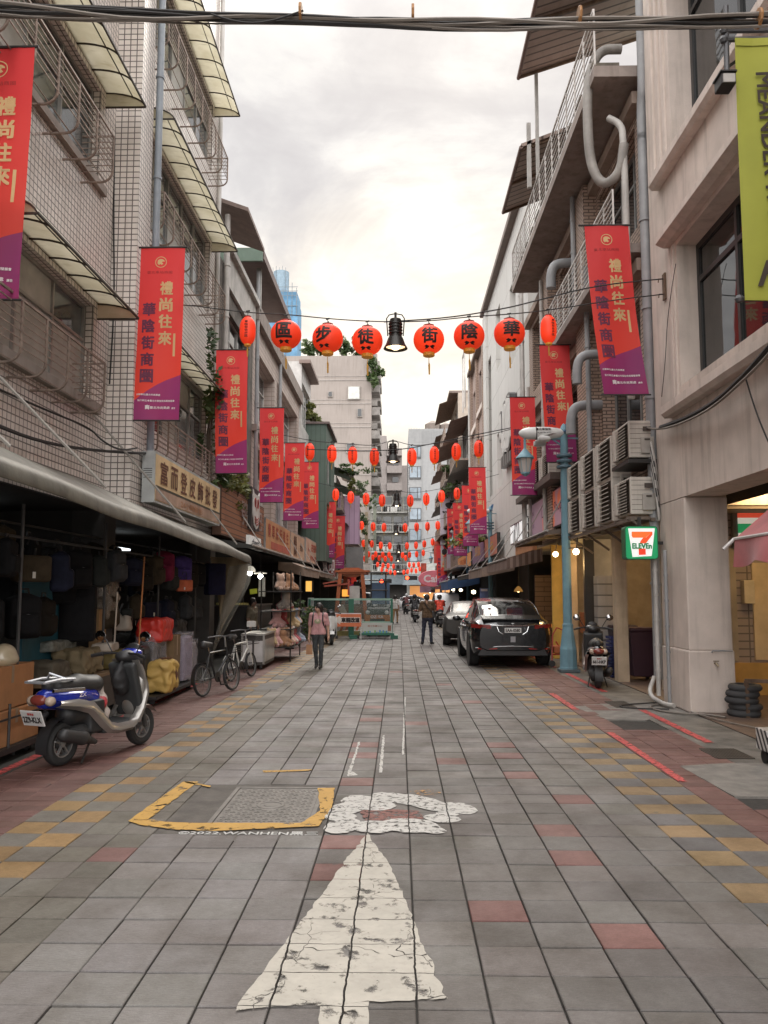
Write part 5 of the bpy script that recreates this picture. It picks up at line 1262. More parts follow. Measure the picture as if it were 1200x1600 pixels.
dup(_lp, (4.05, 49, 0), 0, 'pale blue lamp post third along the right beside a tuft of creeper')
dup(_lp, (3.85, 62, 0), 0, 'small pale blue lamp post far down the right side below the poster wall')
dup(_lp, (3.7, 74, 0), 0, 'farthest pale blue lamp post near the crossing')
# ================================================================== AIR CONDITIONERS
ACW = mat('ac_enamel', (.56, .52, .46), .5, var=.15, vs=3, streak=.3, bmp=0)
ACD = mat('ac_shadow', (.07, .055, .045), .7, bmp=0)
def ac_unit(w=.86, h=.62, d=.34, fans=1, fins=11):
 """local frame: street face looks along -x, length along y"""
 t = thing('air_conditioner', 'x', 'air conditioner', (0, 0, 0), 0, 'air conditioners on the right wall')
 MB().box(0, d, 0, w, 0, h).build('casing', ACW, t, bevel=.018, local=True)
 for k in range(fans):
  z0 = h*k/fans+.035; z1 = h*(k+1)/fans-.035; mb = MB(); mb.box(-.006, -.002, .05, w-.22, z0, z1, 1)
  n = fins if fans == 1 else 9
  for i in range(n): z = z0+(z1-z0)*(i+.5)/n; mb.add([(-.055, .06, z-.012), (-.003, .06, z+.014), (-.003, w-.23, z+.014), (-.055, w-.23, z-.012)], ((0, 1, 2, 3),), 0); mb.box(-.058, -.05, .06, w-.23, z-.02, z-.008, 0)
  mb.build('louvre', [ACW, ACD], t, local=True)
  MB().box(-.06, 0, w-.20, w-.03, z0, z1).build('front_cover', ACW, t, bevel=.012, local=True)
 mb = MB()
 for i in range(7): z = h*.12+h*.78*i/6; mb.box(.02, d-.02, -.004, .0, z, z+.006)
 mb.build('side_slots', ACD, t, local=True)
 MB().box(d*.42, d*.92, -.05, 0, .06, h*.55).build('service_cover', mat('ac_cover', (.40, .37, .33), .5, bmp=0), t, bevel=.015, local=True)
 mb = MB(); mb.box(d*.5, d*.8, -.056, -.049, h*.70, h*.82); mb.box(d*.55, d*.75, -.06, -.052, h*.45, h*.5); mb.build('label_plate', ACD, t, local=True)
 mb = MB(); mb.lathe([(.012, 0), (.012, .01)], 8, (-.06, 0, 0));
 return t
def acs():
 a = ac_unit(.85, .62, .44); a.location = (3.80, 13.55, 3.96); a['label'] = 'single air conditioner topmost on the wall beside the drainpipe'
 dup(a, (3.80, 13.55, 3.02), 0, 'single air conditioner directly above the green convenience shop sign')
 b = ac_unit(.95, 1.54, .36, fans=2); b.location = (3.78, 14.65, 3.0); b['label'] = 'tall twin fan air conditioner next to the two single units'
 dup(b, (3.78, 15.95, 3.0), 0, 'tall twin fan air conditioner in the middle of the row'); dup(b, (3.78, 17.3, 3.0), 0, 'tall twin fan air conditioner beside the blue lamp post', scale=(1, 1, .98))
 for i, (y, z, s) in enumerate(((21.2, 4.75, 1.), (22.6, 4.75, 1.1), (24.2, 4.7, 1.))): dup(a, (3.85, y, z), 0, f'air conditioner {("nearest", "in the middle", "farthest")[i]} on the ledge above the pink lingerie sign', scale=s)
 t = thing('wall_bracket', 'rusty steel platform carrying the air conditioners on the tan brick house', 'bracket', (4, 16, 3.1))
 mb = MB()
 for y in (13.6, 14.4, 15.5, 16.9, 18.3): mb.bar((3.74, y, 2.96), (4.28, y, 2.96), .05); mb.bar((3.8, y, 2.94), (4.28, y, 2.6), .04)
 mb.bar((3.8, 13.5, 2.93), (3.8, 18.4, 2.93), .06); mb.bar((4.15, 13.5, 2.93), (4.15, 18.4, 2.93), .06); mb.build('frame', mat('bracket_brown', (.15, .115, .09), .7), t)
 MB().box(3.75, 4.28, 13.45, 14.5, 3.86, 3.92).build('shelf', DKMET, t)
 MB().box(3.75, 4.25, 20.4, 26.5, 4.55, 4.72).build('ledge', mat('ledge_rust', (.13, .10, .085)), t)
 rng = random.Random(6)
 for i in range(7):
  y0 = 13.5; z = 4.2-.08*i
  cable('grey refrigerant hose looping beside the air conditioners, strand ' + ORD[i], [(4.15, y0, z), (4.12, y0-.10, z-.05), (4.16, y0-.14, z-.35), (4.19, y0-.12-.01*i, z-.8), (4.2, y0-.08, 2.9)], .022, CAB if i % 2 else PIPE2, name='refrigerant_hose')
acs()
# ================================================================== SIGNS
def sign_box(label, X, y0, y1, z0, z1, th=.16, face=None, frame=None, cat='sign', name='shop_sign'):
 """box sign on a side wall, face towards the street; returns (root, face x, side)"""
 s = 1 if X > 0 else -1
 t = thing(name, label, cat, (X, (y0+y1)/2, (z0+z1)/2))
 MB().box(X, X+s*th, y0, y1, z0, z1).build('frame', frame or ALU, t)
 MB().box(X-s*.004, X+s*.01, y0+.04, y1-.04, z0+.04, z1-.04).build('panel', face, t); return t, X-s*.008, s
def st(mb, s, txt, X, y, z, h, w, bold=.015, m=None):
 """text on a side wall: reads left to right from the street"""
 return put_text(mb, txt, (X, y, z), (0, -s, 0) if s > 0 else (0, 1, 0), (0, 0, 1), h, w, bold, m)
def signs_left():
 BR = mat('brown_letter', (.13, .045, .02), .6, bmp=0)
 t, X, s = sign_box('long cream box sign with brown characters above the grey awning', -3.86, 12.85, 17.6, 3.16, 3.98, .2, mat('cream_sign', (.66, .49, .27), .6, var=.15, streak=.25), mat('sign_grey_metal', (.40, .42, .41), .5, streak=.2))
 mb = MB()
 for i, ch in enumerate('富而登皮飾批發'): st(mb, s, ch, X+.002, 13.35+.62*i, 3.68, .37, .42, .012)
 mb.build('lettering', BR, t, fix=False)
 MB().box(X-.002, X+.003, 12.9, 17.55, 3.40, 3.44).build('rule', mat('dark_olive', (.06, .05, .03)), t)
 mb = MB(); mb.box(X-.002, X+.001, 12.9, 17.55, 3.21, 3.40); mb.build('faded_strip', mat('faded_strip', (.40, .27, .20), .7, var=.35, vs=3, streak=.3), t)
 mb = MB(); put_text(mb, '24小時錄影', (X+.004, 15.2, 3.3), (0, 1, 0), (0, 0, 1), .12, 1.6, .01); mb.build('faded_lettering', mat('faded_orange', (.42, .2, .1)), t, fix=False)
 mb = MB()
 for i in range(5): mb.box(-4.04, -3.9, 12.845, 12.852, 3.55+.035*i, 3.56+.035*i)
 mb.build('vent_slots', DKMET, t)
 # owl sign on wooden boards
 wd_ = wallmat('orange_boards', (.30, .125, .055), (.26, .105, .048), (.05, .022, .014), 3.1, .125, .012, offset=.37, rough=.55, streak=.2)
 t, X, s = sign_box('wooden slatted sign board with a white owl and metal characters', -3.96, 18.2, 24.0, 3.02, 4.2, .2, wd_, mat('dark_wood', (.10, .05, .03)))
 mb = MB(); st(mb, s, '鸮', X+.03, 20.8, 3.75, .62, .85, .01); st(mb, s, '巴', X+.03, 23.1, 3.72, .5, .7, .01); mb.build('metal_characters', mat('steel_letter', (.35, .33, .31), .35, .7), t, fix=False)
 mb = MB(); mb.box(X, X+.10, 21.35, 22.6, 3.4, 4.5); mb.build('logo_box', DKMET, t)
 owl = [(21.5, 4.45), (21.62, 4.36), (22.0, 4.34), (22.34, 4.36), (22.46, 4.45), (22.46, 3.78), (22.3, 3.5), (22.0, 3.42), (21.7, 3.5), (21.5, 3.78)]
 mb = MB(); mb.prism(owl, X+.10, X+.125, 'X'); o = mb.build('owl_figure', mat('owl_white', (.62, .60, .57), .5), t)
 mb = MB()
 for y in (21.78, 22.18): mb.lathe([(.13, 0), (.13, .012), (.09, .012), (.09, 0)], 16, (X+.126, y, 4.12), 'X')
 mb.prism([(21.94, 4.02), (22.02, 4.02), (21.98, 3.9)], X+.126, X+.134, 'X')
 for k in range(3): mb.tube([(X+.13, 21.7, 3.75-.07*k), (X+.13, 22.0, 3.66-.07*k), (X+.13, 22.3, 3.75-.07*k)], .012, 4)
 mb.build('owl_lines', mat('owl_lines', (.35, .06, .05)), o)
 MB().box(X, X+.10, 21.2, 22.9, 2.92, 3.22).build('name_box', mat('white_acrylic', (.72, .71, .68), .4, emit=.12, ecol=(1, 1, .95), bmp=0), t)
 mb = MB(); st(mb, s, 'cheers', X+.103, 22.05, 3.07, .14, 1.1, .02); mb.build('name_lettering', BLKP, t, fix=False)
 og = mat('orange_sign', (.56, .27, .12), .5, var=.3, vs=1.2, bmp=0)
 t, X, s = sign_box('orange sign with seven dark red characters next to the wooden board', -3.95, 24.3, 29.8, 3.0, 3.97, .16, og, ALU)
 mb = MB()
 for i, ch in enumerate('青草茶行養生'): st(mb, s, ch, X+.004, 24.95+.8*i, 3.62, .40, .5, .02)
 mb.build('lettering', mat('dark_red_letter', (.32, .05, .02)), t, fix=False); MB().box(X, X+.004, 25.3, 29.5, 3.08, 3.3).build('strip', mat('strip_red', (.45, .10, .06)), t)
 t, X, s = sign_box('buff sign with bold dark characters third along the left', -3.95, 29.95, 34.3, 3.0, 3.98, .16, mat('buff_sign', (.54, .36, .24), .5, var=.2, bmp=0), ALU)
 mb = MB(); st(mb, s, '銀品', X+.004, 31.2, 3.68, .34, .9, .03); st(mb, s, '飾坊', X+.004, 31.2, 3.3, .34, .9, .03); st(mb, s, '批發', X+.004, 33.2, 3.5, .26, .9, .01); mb.build('lettering', BR, t, fix=False)
 t, X, s = sign_box('peach sign with thin red characters fourth along the left', -3.9, 34.45, 39.6, 3.0, 4.05, .16, mat('peach_sign', (.56, .38, .28), .5, var=.15, bmp=0), ALU)
 mb = MB(); st(mb, s, '卜', X+.004, 35.4, 3.55, .6, .6, .0); st(mb, s, '古拉司', X+.004, 37.7, 3.72, .36, 2.6, .02); st(mb, s, '皮件專賣店', X+.004, 37.5, 3.25, .22, 2.9, .01); mb.build('lettering', mat('thin_red', (.42, .06, .03)), t, fix=False)
 for i, (px, w, y0, y1, Y, c, tx, lab) in enumerate(((508, 8, 868, 900, 41, (.05, .05, .06), 'BOX', 'small black hanging sign with white letters'), (518, 12, 864, 905, 42.5, (.24, .05, .04), '印', 'dark red hanging sign with pale character'), (530, 8, 868, 903, 44, (.52, .47, .38), '書', 'cream hanging sign between darker signs'), (541, 10, 876, 900, 46, (.42, .38, .22), '茶', 'olive hanging sign nearest the wooden stall'))):
  a = P(px-w/2, y0, Y); b = P(px+w/2, y1, Y); t = thing('hanging_sign', lab, 'sign', (a.x, Y, a.z))
  MB().box(a.x, b.x, Y, Y+.15, b.z, a.z).build('panel', mat('hang_'+str(i), c, .5, bmp=0), t)
  mb = MB(); put_text(mb, tx, ((a.x+b.x)/2, Y-.005, (a.z+b.z)/2), (1, 0, 0), (0, 0, 1), (a.z-b.z)*.5, (b.x-a.x)*.7, .02); mb.build('lettering', WPRINT if i != 2 else BLKP, t, fix=False)
  MB().bar((b.x-.1, Y+.07, a.z), (-4.2, Y+.07, a.z+.06), .04).build('bracket', DKMET, t)
 # lilac hoarding and grey box
 a = P(528, 775, 46); b = P(562, 850, 46)
 t = thing('hoarding', 'lilac corrugated shop hoarding behind the farther left banners', 'hoarding', (a.x, 46, b.z))
 MB().box(a.x, b.x, 46, 46.2, b.z, a.z).build('panel', wallmat('lilac_panel', (.45, .31, .42), (.43, .30, .41), (.28, .19, .27), .28, 9, .02, rough=.6, streak=.2), t)
 a = P(541, 855, 45.5); b = P(567, 890, 45.5); o = MB().box(a.x, b.x, 45.4, 46, b.z, a.z).build('signboard', mat('blank_grey_board', (.17, .17, .165), .6)); tag(o, 'dark grey blank signboard under the lilac hoarding', 'sign')
 a = P(576, 740, 60); b = P(583, 862, 60)
 for i, (px, py0, py1, Y) in enumerate(((570, 800, 880, 55), (583, 790, 860, 66))):
  a = P(px, py0, Y); b = P(px+5, py1, Y); o = MB().box(a.x, b.x, Y, Y+.2, b.z, a.z).build('vertical_sign', mat('vs_'+str(i), ((.30, .24, .16), (.26, .28, .22))[i])); tag(o, ('tall tan vertical sign among the far left balconies', 'tall olive vertical sign near the far left corner')[i], 'sign')
signs_left()
def rounded(w, h, r, n=5):
 pts = []
 for cx, cy, a0 in ((w/2-r, h/2-r, 0), (-w/2+r, h/2-r, 90), (-w/2+r, -h/2+r, 180), (w/2-r, -h/2+r, 270)):
  for k in range(n+1): a = R(a0+90*k/n); pts.append((cx+r*math.cos(a), cy+r*math.sin(a)))
 return pts
def convenience_sign():
 Y = 13.2; a = P(976, 822, Y); b = P(1029, 874, Y); w = b.x-a.x; h = a.z-b.z; cx = (a.x+b.x)/2; cz = (a.z+b.z)/2
 t = thing('shop_sign', 'square green box sign with big red 7 and the word ELEVEN on white', 'sign', (cx, Y, cz))
 MB().prism([(cx+x, cz+z) for x, z in rounded(w, h, .05)], Y, Y+.22).build('box', mat('sign_green_dark', (.012, .14, .06), .35, bmp=0, var=.1), t)
 def lit(n, c, e=.42): return mat(n, c, .4, var=.04, emit=e, ecol=c, bmp=0)
 MB().prism([(cx+x, cz+z) for x, z in rounded(w*.95, h*.95, .045)], Y-.006, Y).build('green_face', lit('lit_green', (.01, .27, .10)), t)
 tr = [(-.40, .43), (.41, .43), (.29, -.40), (-.29, -.43)]
 MB().prism([(cx+x*w, cz+z*h) for x, z in tr], Y-.010, Y-.005).build('white_face', lit('lit_white', (.80, .80, .78), .45), t)
 q = lambda pts: [(cx+x*w, cz+z*h) for x, z in pts]
 MB().prism(q([(-.30, .33), (-.30, .20), (-.27, .15), (.12, .15), (.33, .33)]), Y-.014, Y-.009).build('numeral_top', lit('lit_orange', (.85, .16, .03)), t)
 MB().prism(q([(.33, .33), (.33, .24), (.22, .10), (.14, .0), (.10, -.02), (-.06, -.02), (-.03, .06), (.05, .15), (.13, .15)]), Y-.0145, Y-.0092).build('numeral_stem', lit('lit_red_orange', (.80, .08, .02)), t)
 MB().prism(q([(-.10, -.18), (.11, -.18), (.11, -.36), (-.10, -.37)]), Y-.014, Y-.009).build('numeral_foot', lit('lit_red', (.78, .05, .02)), t)
 mb = MB(); put_text(mb, 'ELEVEn', (cx, Y-.018, cz-.10*h), (1, 0, 0), (0, 0, 1), h*.15, w*.58, .035); mb.build('lettering', lit('lit_green_letter', (.01, .22, .08), .2), t, fix=False)
 MB().bar((cx, Y+.1, cz+h/2), (cx, Y+.1, cz+h/2+.15), .05).bar((cx+w/2, Y+.1, cz), (4.4, Y+.1, cz), .05).build('bracket', DKMET, t)
convenience_sign()
def signs_right():
 X = 4.06
 def pinkm():
  m, nt, b = nodes_of('pink_print'); p = pos(nt)
  sp = nt.nodes.new('ShaderNodeSeparateXYZ'); nt.links.new(p, sp.inputs[0])
  c = mixc(nt, remap(nt, sp.outputs[1], 20.5, 25.4), (.46, .27, .33), (.44, .30, .38))
  d = None
  for y, z, r in ((21.6, 4.2, .40), (20.9, 4.1, .32), (23.1, 3.62, .36), (21.7, 3.55, .25)):
   v = nt.nodes.new('ShaderNodeVectorMath'); v.operation = 'DISTANCE'; nt.links.new(p, v.inputs[0]); v.inputs[1].default_value = (X, y, z)
   k = mth(nt, 'ADD', v.outputs['Value'], mth(nt, 'MULTIPLY', mth(nt, 'SUBTRACT', noise(nt, p, 4, 2), .5), .5))
   c = mixc(nt, remap(nt, k, r, r*.45), c, (.80, .20, .09))
  nt.links.new(c, b.inputs['Base Color']); b.inputs['Roughness'].default_value = .45
  nt.links.new(c, b.inputs['Emission Color']); b.inputs['Emission Strength'].default_value = .10; return m
 t, x, s = sign_box('pink and lilac lit sign with orange petals and the word Lingerie', X, 20.4, 25.4, 3.42, 4.42, .14, pinkm(), DKMET)
 mb = MB(); st(mb, s, 'Lingerie Shop', x-.004, 22.0, 3.92, .34, 2.9, -.004); st(mb, s, '內衣專賣', x-.004, 22.3, 4.16, .10, 1.2, .0); st(mb, s, '精品', x-.004, 24.95, 4.1, .12, .34, 0); st(mb, s, '批發', x-.004, 24.95, 3.72, .12, .34, 0); mb.build('lettering', mat('violet_letter', (.14, .05, .10)), t, fix=False)
 # big framed letters on the white house
 t = thing('shop_sign', 'huge upright white shapes in black frames on the white panelled house', 'sign', (4.25, 29, 7))
 for i, (py0, py1, px0, px1) in enumerate(((607, 700, 790, 798), (623, 690, 786, 790.5), (641, 690, 781, 784))):
  y0 = W(px0, 650, 4.05).y; y1 = W(px1, 650, 4.05).y; ya, yb = min(y0, y1), max(y0, y1)
  zt = W(px1, py0, 4.05).z; zb = W(px1, py1, 4.05).z; cy, cz = (ya+yb)/2, (zt+zb)/2; w = (yb-ya)*1.0; h = zt-zb
  MB().prism([(cy+a, cz+b) for a, b in rounded(w+.22, h, min(w, h)*.45)], 4.03, 4.28, 'X').build('frame', mat('gloss_black', (.02, .02, .02), .3, bmp=0), t)
  MB().prism([(cy+a, cz+b) for a, b in rounded(w, h-.22, min(w, h-.2)*.42)], 4.01, 4.03, 'X').build('panel', mat('white_board', (.58, .57, .54), .4, bmp=0), t)
 mb = MB(); y0 = W(798, 680, 4.02).y; y1 = W(783, 700, 4.02).y
 a = W(798, 672, 4.02); b = W(785, 702, 4.02); c = W(799, 690, 4.02)
 mb.prism([(y1, W(783, 675, 4.02).z), (y1, W(783, 700, 4.02).z), ((y0+y1)/2, W(790, 702, 4.02).z), (y0, W(798, 680, 4.02).z), (y0, W(798, 668, 4.02).z), ((y0+y1)/2, W(790, 690, 4.02).z)], 4.02, 4.2, 'X'); mb.build('lower_shape', mat('white_board', (.58, .57, .54)), t)
 t = thing('shop_sign', 'stepped black block lettering below the big white shapes', 'sign', (4.2, 29, 5.5)); mb = MB()
 for i in range(5):
  px0 = 784+i*3.2; y0 = W(px0, 720, 4.1).y; y1 = W(px0+2.7, 720, 4.1).y; mb.box(4.06, 4.28, y1, y0, W(px0, 733-i*2.8, 4.1).z, W(px0, 716-i*2.6-(4 if i % 2 else 0), 4.1).z)
 mb.build('block_letters', mat('gloss_black', (.02, .02, .02)), t)
 t = thing('shop_sign', 'row of white capital letters on black blocks above the striped awning', 'sign', (4.2, 28, 3.7))
 for i, ch in enumerate('ITALIVI'):
  y = 29.5-i*.56; MB().box(4.02, 4.26, y-.27, y+.27, 3.42, 4.12).build('block', mat('gloss_black', (.02, .02, .02)), t)
  mb = MB(); st(mb, 1, ch, 4.014, y, 3.77, .52, .30, .045); mb.build('letter', mat('lit_letter', (.8, .8, .78), .4, emit=.35, ecol=(1, 1, 1), bmp=0), t, fix=False)
 MB().box(4.15, 4.28, 25.8, 29.6, 3.05, 3.40).build('orange_fascia', mat('orange_fascia', (.55, .27, .13), .6), t)
 specs = [('plain purple shop sign behind the second blue lamp post', 738, 757, 46.5, 40.2, 843, 880, (.16, .09, .15), '彩妝', (.5, .25, .1)), ('orange shop sign with arch shapes on the right', 714, 736, 58, 47.8, 868, 889, (.62, .26, .09), '百貨', (.5, .12, .03)), ('orange red panel sign next to the white house', 757, 777, 0, 0, 838, 870, (.42, .16, .11), '飾品', (.6, .35, .1))]
 for lab, px0, px1, _, _, py0, py1, c, tx, lc in specs:
  a = W(px0, py0, 4.0); b = W(px1, py1, 4.0); y0, y1 = b.y, a.y; ym = (y0+y1)/2; za = P(600, py0, ym).z; zb = P(600, py1, ym).z
  t, x, s = sign_box(lab, 4.0, y0, y1, zb, za, .14, mat(lab[:12]+'_face', c, .5, var=.2, emit=.05, ecol=c, bmp=0), DKMET)
  mb = MB(); st(mb, 1, tx, x-.004, (y0+y1)/2, (za+zb)/2, (za-zb)*.4, (y1-y0)*.45, .02); mb.build('lettering', mat(lab[:12]+'_ink', lc), t, fix=False)
 a = P(688, 770, 58); b = P(711, 880, 58)
 t = thing('billboard', 'tall pale lilac poster wall with black blotchy drawings far on the right', 'billboard', (3, 58, 0))
 MB().box(a.x, b.x+.6, 58, 58.3, b.z-.5, a.z).build('panel', mat('lilac_poster', (.46, .40, .45), .6, var=.08, bmp=0), t)
 mb = MB(); rng = random.Random(8)
 for px, py, r in ((702, 789, .30), (706, 785, .22), (698, 840, .3), (701, 852, .35), (695, 862, .25), (693, 800, .1), (697, 800, .1), (696, 826, .14)):
  c = P(px, py, 57.98); mb.add([(c.x+r*(.6+.6*rng.random())*math.cos(k*.785), 57.985, c.z+r*(.5+.6*rng.random())*math.sin(k*.785)) for k in range(8)], (tuple(range(8)),))
 mb.build('drawing', BLKP, t, fix=False)
 c = P(677, 904, 66); t = thing('round_sign', 'oval pink neon style sign over the far right awnings', 'sign', c)
 MB().lathe([(1.15, -.1), (1.2, 0), (1.15, .1)], 24, c, 'Y', sy=.55).build('panel', mat('pink_oval', (.52, .14, .17), .5, emit=.1, ecol=(.8, .2, .25), bmp=0), t)
 mb = MB(); put_text(mb, 'Cafe', (c.x, 65.88, c.z), (1, 0, 0), (0, 0, 1), .55, 1.5, .02); mb.build('lettering', WPRINT, t, fix=False); MB().bar((c.x+1, 66, c.z), (4.2, 66, c.z), .08).build('bracket', DKMET, t)
 for i, (px, py0, py1, w, Y, c, lab) in enumerate(((662, 880, 916, 9, 70, (.55, .10, .06), 'red vertical sign far on the right beside the pink oval sign'), (683, 846, 880, 10, 61, (.55, .08, .05), 'narrow red sign left of the pale poster wall'), (690, 855, 885, 8, 60, (.50, .09, .05), 'second narrow red sign below the pale poster wall'), (668, 915, 926, 24, 72, (.42, .25, .32), 'wide pale pink sign above the distant shop lights'))):
  a = P(px-w/2, py0, Y); b = P(px+w/2, py1, Y); o = MB().box(a.x, b.x, Y, Y+.2, b.z, a.z).build('hanging_sign', mat('rsign_'+str(i), c, .5, bmp=0)); tag(o, lab, 'sign')
 # small blue-white notice
 c = P(708, 972, 46)
 c = P(754, 926, 30); t = thing('notice_board', 'blue and white notice board by the pavement right of the blue awning', 'notice board', (3.4, 33, 0)); a = P(750, 919, 33); b = P(763, 934, 33)
 MB().box(a.x, b.x, 33, 33.08, b.z, a.z).build('panel', mat('notice_blue', (.12, .16, .33), .5), t); MB().box(a.x+.03, b.x-.03, 32.99, 33.0, a.z-.12, a.z-.03).build('header', WPRINT, t); MB().bar(((a.x+b.x)/2, 33.04, 0), ((a.x+b.x)/2, 33.04, b.z), .05).build('post', ALU, t)
signs_right()
# ---- the green hanging banner of the stucco house --------------------------
def green_banner():
 Y = 8.1; a = P(1148, 60, Y); b = P(1163, 470, Y)
 xl = (a.x+b.x)/2; W_ = .75
 t = thing('hanging_banner', 'lime green cloth banner with the words MEANDER 1948 at the right edge', 'banner', (xl, Y, a.z))
 gm = mat('lime_cloth', (.335, .345, .045), .7, var=.1, vs=1.5, bmp=.1, bs=200)
 f = lambda u, v: Vector((a.x+(b.x-a.x)*v+W_*u, Y+.012*math.sin(u*6+v*5), a.z+(b.z-a.z)*v))
 MB().grid(f, 6, 24).build('cloth', gm, t, smooth=True, fix=False)
 mb = MB(); mb.grid(lambda u, v: f(u, v*.03)-Vector((0, .012, 0)), 4, 1); mb.grid(lambda u, v: f(u, 1-v*.03)-Vector((0, .012, 0)), 4, 1); mb.build('hem', gm, t, fix=False)
 ink = mat('dark_olive_ink', (.045, .03, .02), .7, bmp=0)
 mb = MB(); c = P(1192, 235, Y); h = P(1148, 120, Y).z-P(1148, 355, Y).z
 put_text(mb, 'MEANDER 1948', (c.x+.06, Y-.03, c.z), (.04, 0, -1), (1, 0, .04), .155, h*1.02, .012)
 put_text(mb, 'R', (P(1212, 426, Y).x, Y-.03, P(1200, 426, Y).z), (1, .0, .12), (.35, 0, 1), .27, .3, .0)
 mb.build('lettering', ink, t, fix=False)
 mb = MB()
 for py, px in ((48, 1131), (62, 1131), (467, 1155)):
  mb = MB(); p = P(px, py, Y+.05); mb.tube([p, (4.6, Y+.05, p.z)], .028, 8)
  mb.lathe([(0, -.045), (.032, -.032), (.045, 0), (.032, .032), (0, .045)], 12, p); mb.build('iron_arm', mat('iron_grey', (.10, .10, .105), .5, .4, bmp=0), t)
 mb = MB(); mb.tube([P(1134, 10, Y+.06), P(1136, 125, Y+.06)], .03, 8)
 mb.build('iron_frame', mat('iron_grey', (.10, .10, .105), .5, .4, bmp=0), t)
 mb = MB(); mb.bar(P(1137, 105, Y+.1), P(1200, 60, Y+.3), .03); mb.build('brace', DKMET, t)
 c = P(1136, 126, Y-.05); fl = thing('floodlight', 'small black floodlight with pale glass fixed below the green banner frame', 'lamp', c)
 MB().box(c.x-.075, c.x+.075, Y-.1, Y+.1, c.z-.06, c.z+.06).build('housing', DKMET, fl, bevel=.01); MB().box(c.x-.06, c.x+.06, Y-.112, Y-.1, c.z-.05, c.z+.04).build('glass', mat('flood_glass', (.5, .48, .45), .2), fl); MB().box(c.x-.09, c.x+.08, Y-.12, Y+.1, c.z+.06, c.z+.075).build('visor', DKMET, fl)
green_banner()
# ================================================================== AWNINGS
def awning(label, side, X, y0, y1, z, proj, drop, m, val=.25, rods=True, scallop=False, group='shop awnings'):
 s = side; t = thing('awning', label, 'awning', (X, (y0+y1)/2, z), group=group); xo = X-s*proj
 n = max(4, int((y1-y0)*3))
 mb = MB(); mb.grid(lambda u, v: (X-s*proj*v, y0+(y1-y0)*u, z-drop*v-.05*math.sin(v*math.pi)*(.6+.4*math.sin(u*n*1.7))), n, 6); mb.build('canvas', m, t, smooth=True, fix=False)
 mb = MB(); mb.grid(lambda u, v: (xo-s*.02*math.sin(u*n*2.2)*v, y0+(y1-y0)*u, z-drop-val*v*(1 if not scallop else .8+.2*abs(math.sin(u*n*1.57)))), n*2, 3); mb.build('valance', m, t, smooth=True, fix=False)
 for y in (y0, y1):
  q = MB(); q.add([(X, y, z), (xo, y, z-drop), (xo, y, z-drop-val), (X, y, z-drop-val*.3)], ((0, 1, 2, 3),)); q.build('side_flap', m, t, fix=False)
 mb = MB(); mb.tube([(xo, y0, z-drop), (xo, y1, z-drop)], .03, 6); mb.build('front_bar', mat('awning_bar', (.40, .39, .36), .4, .4), t)
 if rods:
  for k in range(2):
   y = y0+(y1-y0)*(.2+.6*k); MB().tube([(X, y, z+1.2), (xo+s*.05, y, z-drop)], .016, 5).build('tie_rod', mat('rod_grey', (.35, .33, .30), .5), t)
 return t
